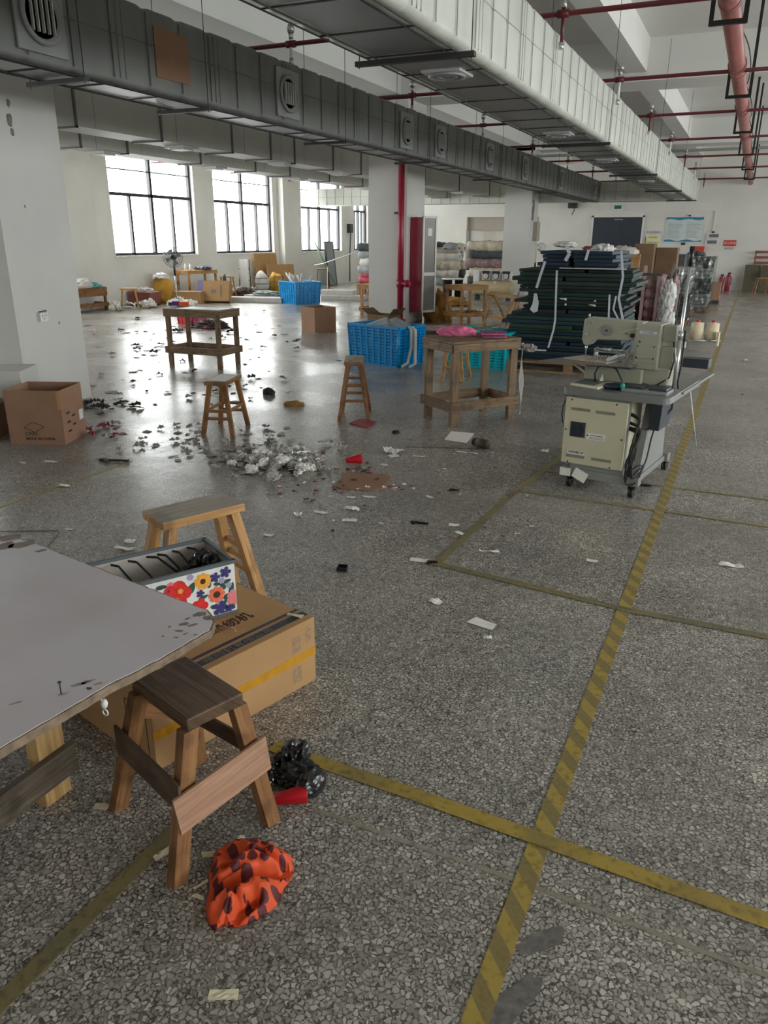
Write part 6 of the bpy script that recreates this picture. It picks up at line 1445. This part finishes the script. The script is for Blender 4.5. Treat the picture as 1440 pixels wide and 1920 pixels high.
m = MB(); m.lathe([(.25, 0), (.28, .50), (.29, .50), (.27, .49), (.24, .02), (0, .02)], (0, 0, 0), 24); m.done('bin_body', M['black'], r); m = MB(); m.lathe([(.282, .49), (.29, .52), (.275, .52)], (0, 0, 0), 24); m.done('rim', M['white_plastic'], r)
o = MB().b2(-.03, .03, -.02, .02, 0, .5).done('white_bar', M['white_plastic']); o.location = (-7.1, 19.75, 0); tag(o, 'upright white bar leaning on the black bin', 'bar')
# sawhorse of light sticks
r = empty('sawhorse', (-4.0, 13.9, 0), 0, 'light wooden trestle left of the board bundle', 'trestle')
MB().bar((-.30, .1, .58), (.36, -.5, .55), .05, .05).done('top_beam', M['wood_light'], r)
for (a, b_) in (((-.22, .0, .56), (-.30, -.35, 0)), ((-.22, .05, .56), (-.06, .45, 0)), ((.32, -.45, .54), (.16, -.95, 0)), ((.32, -.45, .54), (.42, -.10, 0))): MB().bar(b_, a, .035, .03).done('leg', M['wood_light'], r)
MB().bar((-.28, -.12, .2), (.22, -.72, .2), .03, .05).done('cross_rail', M['wood_light'], r)
o = MB().bar((-.03, 0, 0), (.14, .05, .80), .04, .025).done('leaning_stick', M['wood_ply']); o.location = (-3.12, 11.0, 0); tag(o, 'long pale batten leaning beside the bundle, above the pink cloth', 'batten')
o = MB().bar((-.03, 0, 0), (.10, .3, .62), .04, .025).done('leaning_stick', M['wood_light']); o.location = (-3.45, 12.2, 0); tag(o, 'shorter batten leaning behind the trestle', 'batten')
# tarp, flat boards by the pillar
heap('orange_tarp', (-5.45, 14.28, 0), (.25, .28, .42), M['sack_orange'], 'ochre tarpaulin sack slumped behind the hydrant cabinet door', 'tarpaulin', .25, 1.6, 5)
heap('mustard_sack', (-5.62, 14.95, 0), (.22, .2, .24), M['sack_yellow'], 'yellowish sack lying behind the ochre tarpaulin', 'sack', .25, 1.6, 8)
heap('mustard_sack', (-6.6, 18.0, 0), (.5, .35, .14), M['sack_orange'], 'flat ochre sack on the floor in front of the black bin', 'sack', .25, 1.6, 12)
o = MB().b2(-.55, .55, -.35, .35, .052, .067).done('flat_board', M['roll_pink']); o.location = (-4.72, 12.6, 0); o.rotation_euler.z = .15; tag(o, 'thin pinkish board lying on dark slats behind the large blue crate', 'board')
for k in range(4):
    o = MB().b2(-.4, .4, -.03, .03, 0, .05).done('wood_lath', M['wood_rail']); o.location = (-4.7 + .04 * k, 12.3 + k * .2 - .05, 0); o.rotation_euler.z = .5; tag(o, 'dark wooden slat under the pinkish board', 'slat', 'slats under the pinkish board')
r = open_carton((-5.95, 12.9, 0), math.radians(-15), .5, .35, .22, M['card_grey'], 'brown carton with open flaps between the blue crate and the pillar', flaps=[('l', .5, .18), ('r', .8, .16)])
# ------------------------------------------------------------------ left background along the windows
r = bench(-12.92, 12.62, 90, .95, .46, .50, M['wood_brown'], 'low wooden bench with brown apron by the window wall, left', lw=.06, apron=.16, shelf=.14)
heap('white_bag', (-12.80, 12.55, .50), (.18, .2, .14), M['white_fabric'], 'white bag on the low bench at the far left', 'bag', .3, 2, 4); heap('teal_cloth', (-12.85, 12.80, .50), (.2, .22, .07), M['teal_cloth'], 'teal cloth heap on the low bench at the far left', 'cloth', .4, 2.2, 5)
stool(-12.30, 13.35, 40, .36, .2, .47, .05, .07, (.14, .24), M['wood_light'], M['wood_light'], 'light wooden stool beside the reddish-brown tub')
r = empty('plastic_tub', (-12.93, 14.55, 0), .1, 'reddish-brown plastic tub against the window wall', 'tub')
MB().box(0, 0, .16, .58, .42, .32, 0, 1.12).done('tub_body', M['tub'], r, bevel=.03)
heap('white_scraps', (-12.93, 14.55, .31), (.24, .16, .07), M['white_fabric'], 'white scraps heaped in the reddish-brown tub', 'scraps', .4, 2.4, 9)
m = MB(); m.blob((0, 0, .30), .26, .22, .33, .12, 1.5, 4, 3, .0, False); o = m.done('mustard_sack', M['sack_yellow']); o.location = (-12.95, 15.25, 0); tag(o, 'mustard-yellow sack with white bag on it under the first window', 'sack')
heap('white_bag', (-12.96, 15.2, .58), (.17, .18, .09), M['flower_white'], 'cream bag folded over the mustard-yellow sack', 'bag', .35, 2, 6)
# pedestal fan
r = empty('pedestal_fan', (-12.15, 14.75, 0), .5, 'pedestal fan with pale round cage standing before the first window', 'fan')
MB().lathe([(.18, 0), (.18, .02), (.05, .05), (.02, .06)], (0, 0, 0), 20).done('base', M['black'], r); MB().tube([(0, 0, .05), (0, 0, .75)], .012, 8).done('pole', M['chrome'], r)
MB().tube([(0, 0, .68), (0, 0, 1.02)], .022, 8).done('column', M['black'], r); MB().cyl((0, -.02, 1.08), (0, .14, 1.08), .06).done('motor', M['black'], r)
m = MB()
for rr in (.05, .09, .13, .17, .20, .225): m.tube([(rr * math.cos(a * math.pi / 14), -.07 - .03 * (1 - rr / .23), 1.08 + rr * math.sin(a * math.pi / 14)) for a in range(29)], .006, 4)
for k in range(22):
    a = k * math.pi / 11; m.tube([(.04 * math.cos(a), -.10, 1.08 + .04 * math.sin(a)), (.13 * math.cos(a), -.095, 1.08 + .13 * math.sin(a)), (.226 * math.cos(a), -.03, 1.08 + .226 * math.sin(a)), (.1 * math.cos(a), .04, 1.08 + .1 * math.sin(a))], .0028, 4)
m.done('cage', M['translucent'], r)
m = MB()
for k in range(4):
    a = k * math.pi / 2 + .4; c_, s_ = math.cos(a), math.sin(a)
    m.hexa([Vector(v) for v in ((.03 * c_, -.03, 1.08 + .03 * s_), (.17 * c_ - .06 * s_, -.045, 1.08 + .17 * s_ + .06 * c_), (.18 * c_ + .05 * s_, -.02, 1.08 + .18 * s_ - .05 * c_), (.03 * c_ + .02 * s_, -.02, 1.08 + .03 * s_ - .02 * c_))] + [Vector(v) + Vector((0, .004, 0)) for v in ((.03 * c_, -.03, 1.08 + .03 * s_), (.17 * c_ - .06 * s_, -.045, 1.08 + .17 * s_ + .06 * c_), (.18 * c_ + .05 * s_, -.02, 1.08 + .18 * s_ - .05 * c_), (.03 * c_ + .02 * s_, -.02, 1.08 + .03 * s_ - .02 * c_))])
m.done('blades', M['translucent'], r); MB().cyl((0, -.115, 1.08), (0, -.09, 1.08), .045).done('hub', M['black'], r)
# table with bottles, cartons
bench(-12.85, 16.45, 85, 1.05, .42, .74, M['wood_light'], 'light wooden table with bottles under the first window', lw=.06, shelf=0)
for k, x in enumerate((-12.95, -12.80)):
    r = empty('bottle', (x, 16.15, .74), 0, 'pale bottle on the light table under the first window, %s one' % ('left', 'right')[k], 'bottle')
    MB().lathe([(.035, 0), (.038, .02), (.038, .11), (.015, .15), (.015, .17)], (0, 0, 0), 12).done('bottle_body', M['white_plastic'], r); MB().cyl((0, 0, .17), (0, 0, .19), .017).done('cap', M['translucent'], r)
heap('dark_cable_heap', (-12.8, 16.65, .74), (.22, .15, .06), M['slate'], 'dark tangled cables on the light table under the first window', 'cable', .4, 2.5, 4)
r = open_carton((-12.45, 15.55, 0), .35, .75, .40, .28, M['card_tan'], 'flat closed carton on the floor behind the pedestal fan', closed=True)
r = empty('cardboard_box', (-11.95, 15.85, .0), .35, 'tan carton with a purple-blue band tilted against the table', 'box'); 
m = MB(); m.b2(-.42, .42, -.10, .10, 0, .50); o = m.done('carton_body', M['card_tan'], r); o.rotation_euler = (-.35, .0, 0); o.location = (0, 0, .02)
m = MB(); m.b2(-.38, -.24, -.103, -.10, 0, .50); b_ = m.done('blue_band', M['ink_blue'], o)
m = MB(); m.b2(-.02, .10, -.103, -.10, .2, .28); m.b2(.2, .23, -.103, -.10, .1, .4); b_ = m.done('print', M['ink_grey'], o)
stool(-12.65, 17.45, 60, .36, .2, .55, .05, .07, (.14, .3), M['wood_light'], M['wood_light'], 'light wooden stool hung with a dark cloth between the windows')
heap('dark_cloth', (-12.62, 17.30, .25), (.05, .04, .25), M['roll_dark'], 'dark cloth hanging from the stool between the windows', 'cloth', .3, 2, 4, flat=False)
# trolley, baskets
r = empty('metal_trolley', (-12.85, 18.55, 0), 0, 'thin dark metal trolley frame standing between the first two windows', 'trolley')
m = MB()
for x in (-.2, .2): m.tube([(x, 0, 0), (x * .9, .02, .4), (x * .7, .05, .95)], .012, 6)
for z in (.1, .4, .7): m.tube([(-.19, 0, z), (.19, 0, z)], .009, 6)
m.done('frame', M['steel_dark'], r); MB().b2(-.14, .14, -.02, .02, .05, .95).done('white_panel', M['white_plastic'], r)
r = empty('striped_sack', (-12.55, 18.95, 0), 0, 'white and black striped bundle beside the trolley', 'bundle'); MB().blob((0, 0, .3), .2, .2, .33, .08, 1.5, 4, 2, 0).done('bundle_body', M['white_fabric'], r)
m = MB()
for k in range(3): m.tube([(.21 * math.cos(a * .45), .21 * math.sin(a * .45), .15 + k * .15) for a in range(15)], .008, 5)
m.done('band', M['black'], r)
r = empty('wire_basket', (-12.45, 19.5, 0), 0, 'wire basket with yellow sack between the windows', 'basket'); MB().blob((0, 0, .28), .22, .22, .30, .15, 1.6, 4, 5, 0).done('yellow_sack', M['sack_yellow'], r)
m = MB()
for k in range(4): m.tube([(.24 * math.cos(a * .45), .24 * math.sin(a * .45), .05 + k * .14) for a in range(15)], .006, 5)
for a in range(12): m.tube([(.24 * math.cos(a * .52), .24 * math.sin(a * .52), 0), (.24 * math.cos(a * .52), .24 * math.sin(a * .52), .5)], .005, 5)
m.done('wire', M['steel_dark'], r)
for k, (x, y, w, h, a, lb) in enumerate(((-12.98, 20.0, 1.0, 1.1, 1.25, 'large brown cardboard sheet leaning on the pier between windows, the taller'), (-12.72, 20.35, 1.25, .78, 1.2, 'brown cardboard sheet leaning in front of the taller one'))):
    o = MB().b2(-w / 2, w / 2, -.01, .01, 0, h).done('cardboard_sheet', M['card_tan']); o.location = (x, y, 0); o.rotation_euler = (-.12, 0, 1.45); tag(o, lb, 'cardboard')
heap('maroon_cloth', (-12.55, 18.1, 0), (.3, .25, .16), M['brownscrap'], 'dark maroon cloth heap left of the trolley', 'cloth', .4, 2.2, 6)
stool(-12.3, 22.0, 30, .36, .22, .62, .05, .07, (.2, .35), M['wood_light'], M['wood_brown'], 'wooden stool behind the blue crate near the windows')
# flat white cartons on floor under the far crate
for k, (x, y, z, lx, ly, a, lb) in enumerate(((-11.15, 16.6, 0, 1.4, .45, .25, 'left, nearer'), (-11.3, 17.4, 0, 1.3, .4, .1, 'left, farther'), (-9.6, 18.3, 0, 1.1, .5, .2, 'right lower'), (-9.8, 18.35, .121, .9, .35, .2, 'right upper'))):
    o = MB().b2(-lx / 2, lx / 2, -ly / 2, ly / 2, 0, .12).done('flat_pack', M['white_fabric'], bevel=.01); o.location = (x, y, z); o.rotation_euler.z = a; tag(o, 'long flat pale pack on the floor by the far blue crate, %s' % lb, 'pack')
heap('grey_cloth', (-11.3, 17.3, .12), (.4, .2, .08), M['roll_grey'], 'grey cloth lying on the flat pale packs', 'cloth', .4, 2.2, 4)
# leaning glass sash, green board, white rod, wall box
r = empty('window_sash', (-12.95, 23.9, 0), 0, 'dark-framed glass sash leaning below the third window', 'sash')
m = MB(); w2, h2, t_ = .30, 1.42, .03
m.b2(-t_, t_, -w2, -w2 + .03, 0, h2); m.b2(-t_ * .5, t_ * .5, w2 - .03, w2, 0, h2); m.b2(-t_, t_, -w2, w2, 0, .03); m.b2(-t_, t_, -w2, w2, h2 - .03, h2); o = m.done('frame', M['frame'], r); o.rotation_euler.y = -.10
o = MB().b2(-.004, .004, -w2, w2, 0, h2).done('pane', M['translucent'], r); o.rotation_euler.y = -.10
o = MB().bar((-12.75, 23.75, 0.02), (-13.22, 23.15, 1.40), .10, .03).done('green_board', mat('pale_green_board', (.30, .40, .22), .5)); tag(o, 'pale green strip leaning left of the glass sash', 'strip')
o = MB().tube([wy(590, 497, 20.6), wy(606, 494, 20.4), wy(668, 472, 20.0)], .012, 8).done('white_rod', M['white_plastic']); tag(o, 'thin white rod sloping up to the pile left of the centre pillar', 'rod')
o = MB().tube([wy(614, 500, 18.9), Vector((wy(614, 548, 18.9).x, 18.9, 0))], .008, 6).done('thin_stand', M['white_plastic']); tag(o, 'thin upright pole behind the far blue crate', 'pole')
r = empty('wall_switch_box', (LX0 + .10, 25.75, 1.85), 0, 'small dark electric box with a cable on the pier between the last windows', 'switch box')
MB().b2(-.1, .05, -.1, .1, -.15, .15).done('box', M['steel_dark'], r); MB().tube([(.0, 0, -.15), (0, -.1, -1.0), (0, -.1, -1.8)], .02, 6).done('cable', M['roll_dark'], r)
# ------------------------------------------------------------------ litter
random.seed(77)
protos = []
for k in range(14):
    o = scrapmesh('lump' if k >= 10 else ('crumple' if k % 2 else 'flat'), 300 + k, .08 if k >= 10 else .07, .05, .03 if k % 2 else .006); o.name = 'paper_scrap'; o.data.name = 'paper_scrap_%d' % k; protos.append(o)
used = set()
def scatter(n, area, mts, label, grp, s0=.5, s1=1.3, zl=None, name='paper_scrap', wt=None, cat='scrap', lump=0.0):
    made = 0
    while made < n:
        px, py = area()
        p = fp(px, py)
        if p.x < LX0 + .45: p = p * ((LX0 + .25) / p.x); p.z = 0
        if p.y > Y1 - .3: continue
        if any(a <= p.x <= b_ and c_ <= p.y <= d_ for a, b_, c_, d_ in ((PX0 - .1, PX1 + .1, 13.4, 14.5), (-6.7, PX1 + .1, 4.8, 5.7), (-7.7, -7.3, 0, 0))): continue
        k = random.randrange(10, 14) if random.random() < lump else random.randrange(10); mt = random.choice(mts)
        key = (k, mt)
        if key not in scat_me:
            me = protos[k].data.copy(); me.materials.clear(); me.materials.append(M[mt]); me.name = name; scat_me[key] = me
        o = bpy.data.objects.new(name, scat_me[key]); COL.objects.link(o)
        sc = random.uniform(s0, s1); o.location = p + Vector((0, 0, zl(px, py) if zl else 0)); o.rotation_euler = (random.uniform(-.25, .25) if zl else 0, random.uniform(-.25, .25) if zl else 0, random.uniform(0, 6.28)); o.scale = (sc, sc * random.uniform(.6, 1.2), sc)
        tag(o, label, cat, grp); made += 1
scat_me = {}
def ell(cx, cy, rx, ry):
    def f_():
        while True:
            x, y = random.gauss(0, .5), random.gauss(0, .5)
            if x * x + y * y < 1: return cx + x * rx, cy + y * ry
    return f_
def rec(x0, x1, y0, y1): return lambda: (random.uniform(x0, x1), random.uniform(y0, y1))
hz = lambda px, py: max(0, .035 * (1 - ((px - 510) / 80) ** 2 - ((py - 868) / 30) ** 2)) * random.random()
m = MB(); 
for k in range(26):
    a = random.uniform(0, 6.28); q = random.random() ** .5
    pz = fp(508 + 58 * q * math.cos(a), 868 + 20 * q * math.sin(a)); m.blob(pz + Vector((0, 0, .012)), random.uniform(.03, .055), random.uniform(.03, .05), random.uniform(.012, .03), .5, 2.2, 3, k, .001, True)
scatter(130, ell(512, 866, 95, 36), ['tissue', 'paper', 'tissue'], 'crumpled greyish tissue in the heap between the two middle stools', 'tissues in the middle heap', .5, 1.2, hz, name='tissue', lump=.4)
m.bm.free()
scatter(60, ell(480, 850, 190, 60), ['tissue', 'greyscrap', 'tissue'], 'flat greyish tissue lying loosely around the scrap heap', 'loose tissues around the heap', .7, 1.3, name='tissue')
heap('clear_plastic_bag', fp(563, 862), (.10, .10, .035), M['silver'], 'shiny crinkled clear plastic beside the tissue heap', 'plastic', .5, 2.6, 5)
scatter(60, ell(600, 900, 130, 60), ['redscrap', 'blackscrap', 'paper', 'brownscrap'], 'tiny red, black or white snippet right of the tissue heap', 'snippets right of the heap', .25, .55, name='fabric_snippet')
scatter(24, rec(215, 380, 790, 860), ['greyscrap', 'tissue'], 'flat grey square scrap left of the brown stool', 'grey squares left of the stool', .8, 1.3, name='fabric_scrap')
scatter(22, ell(200, 765, 70, 14), ['brownscrap', 'blackscrap', 'brownscrap'], 'dark leathery scrap right of the open carton', 'dark scraps right of the carton', .9, 1.8, name='leather_scrap', zl=lambda a, b: .01)
scatter(14, ell(190, 805, 40, 25), ['tissue', 'redscrap', 'paper'], 'small pale or reddish scrap at the right foot of the open carton', 'scraps at the carton foot', .6, 1.4)
scatter(85, rec(165, 560, 610, 760), ['greyscrap', 'blackscrap', 'brownscrap', 'tissue'], 'small dark scrap strewn on the shiny floor at the left', 'dark scraps on the shiny floor', .5, 1.6, name='fabric_scrap')
scatter(45, rec(160, 640, 575, 640), ['greyscrap', 'blackscrap', 'paper', 'tissue', 'brownscrap'], 'scrap strewn on the floor before the windows', 'scraps before the windows', .8, 2.4)
scatter(40, ell(250, 574, 140, 12), ['white_plastic', 'paper'], 'white scrap in the litter along the window wall', 'white litter along the wall', 1.5, 3.6, lump=.6, zl=lambda a, b: .03)
scatter(30, ell(430, 545, 60, 10), ['white_plastic', 'paper'], 'white scrap around the trolley by the windows', 'white litter by the trolley', 2, 4, lump=.5, zl=lambda a, b: .03)
scatter(18, ell(300, 655, 60, 14), ['redscrap', 'brownscrap', 'greyscrap'], 'reddish-brown scrap left of the left work bench', 'brown scraps left of the bench', .7, 1.8)
scatter(20, ell(345, 612, 60, 14), ['redscrap', 'blackscrap', 'pink'], 'dark or red scrap around the small red basket', 'scraps round the red basket', 1, 2.2)
scatter(40, rec(620, 960, 570, 700), ['greyscrap', 'paper', 'tissue', 'blackscrap'], 'small scrap on the floor around the crates', 'scraps around the crates', .5, 1.3)
scatter(30, rec(820, 960, 520, 600), ['paper', 'white_fabric', 'greyscrap'], 'pale scrap on the far floor near the compressor', 'scraps near the compressor', 1, 3)
scatter(45, rec(600, 1000, 800, 1010), ['blackscrap', 'greyscrap', 'redscrap', 'brownscrap', 'paper'], 'tiny snippet on the open floor in the middle', 'snippets on the open floor', .2, .45, name='fabric_snippet')
scatter(10, rec(1180, 1440, 570, 760), ['greyscrap', 'paper', 'blackscrap'], 'small scrap on the aisle floor at the right', 'scraps in the aisle', .4, .9)
scatter(14, ell(740, 915, 40, 8), ['redscrap', 'redscrap', 'paper'], 'red thread snippet right of the flat cardboard piece', 'red snippets by the cardboard', .3, .6, name='fabric_snippet')
scatter(6, ell(735, 848, 30, 8), ['paper'], 'thin white strip in the little bunch behind the cardboard piece', 'white strips in a bunch', .9, 1.4)
for o in protos: bpy.data.objects.remove(o)
p = fp(504, 739); heap('black_cloth_ball', p, (.06, .05, .045), M['blackscrap'], 'small black crumpled ball on the floor between the two middle stools', 'ball', .3, 2, 3)
p = fp(552, 760); heap('brown_shoe', p, (.09, .035, .03), M['sack_orange'], 'small ochre crumpled scrap on the floor left of the tall narrow stool', 'scrap', .4, 2, 5, rot=.5)
p = fp(210, 866); r0 = empty('black_clamp', p, .2, 'black tangled clip lying in front of the open carton', 'clip'); m = MB(); m.bar((-.1, 0, .01), (.12, .02, .012), .02, .014); m.bar((-.08, .03, .01), (-.02, -.03, .014), .03, .015); m.done('clip_body', M['blackscrap'], r0)
p = fp(742, 812); heap('black_cloth_ball', p, (.03, .025, .018), M['blackscrap'], 'tiny black lump on the floor right of the red booklet', 'scrap', .3, 2, 7)
m = MB(); m.tube([fp(0, 996, .003), fp(110, 995, .003)], .0018, 5); m.tube([fp(112, 997, .003), fp(90, 1025, .003)], .0018, 5); o = m.done('dark_thread', M['cable']); tag(o, 'thin dark thread lying on the floor above the laminate board', 'thread')
m = MB(); a, b_ = fp(790, 838, .002), fp(850, 840, .002); m.tube([fp(760, 838, .002), a, b_, fp(925, 842, .002)], .0016, 5); o = m.done('dark_thread', M['cable']); tag(o, 'thin dark thread crossing the floor in front of the white sheet', 'thread')
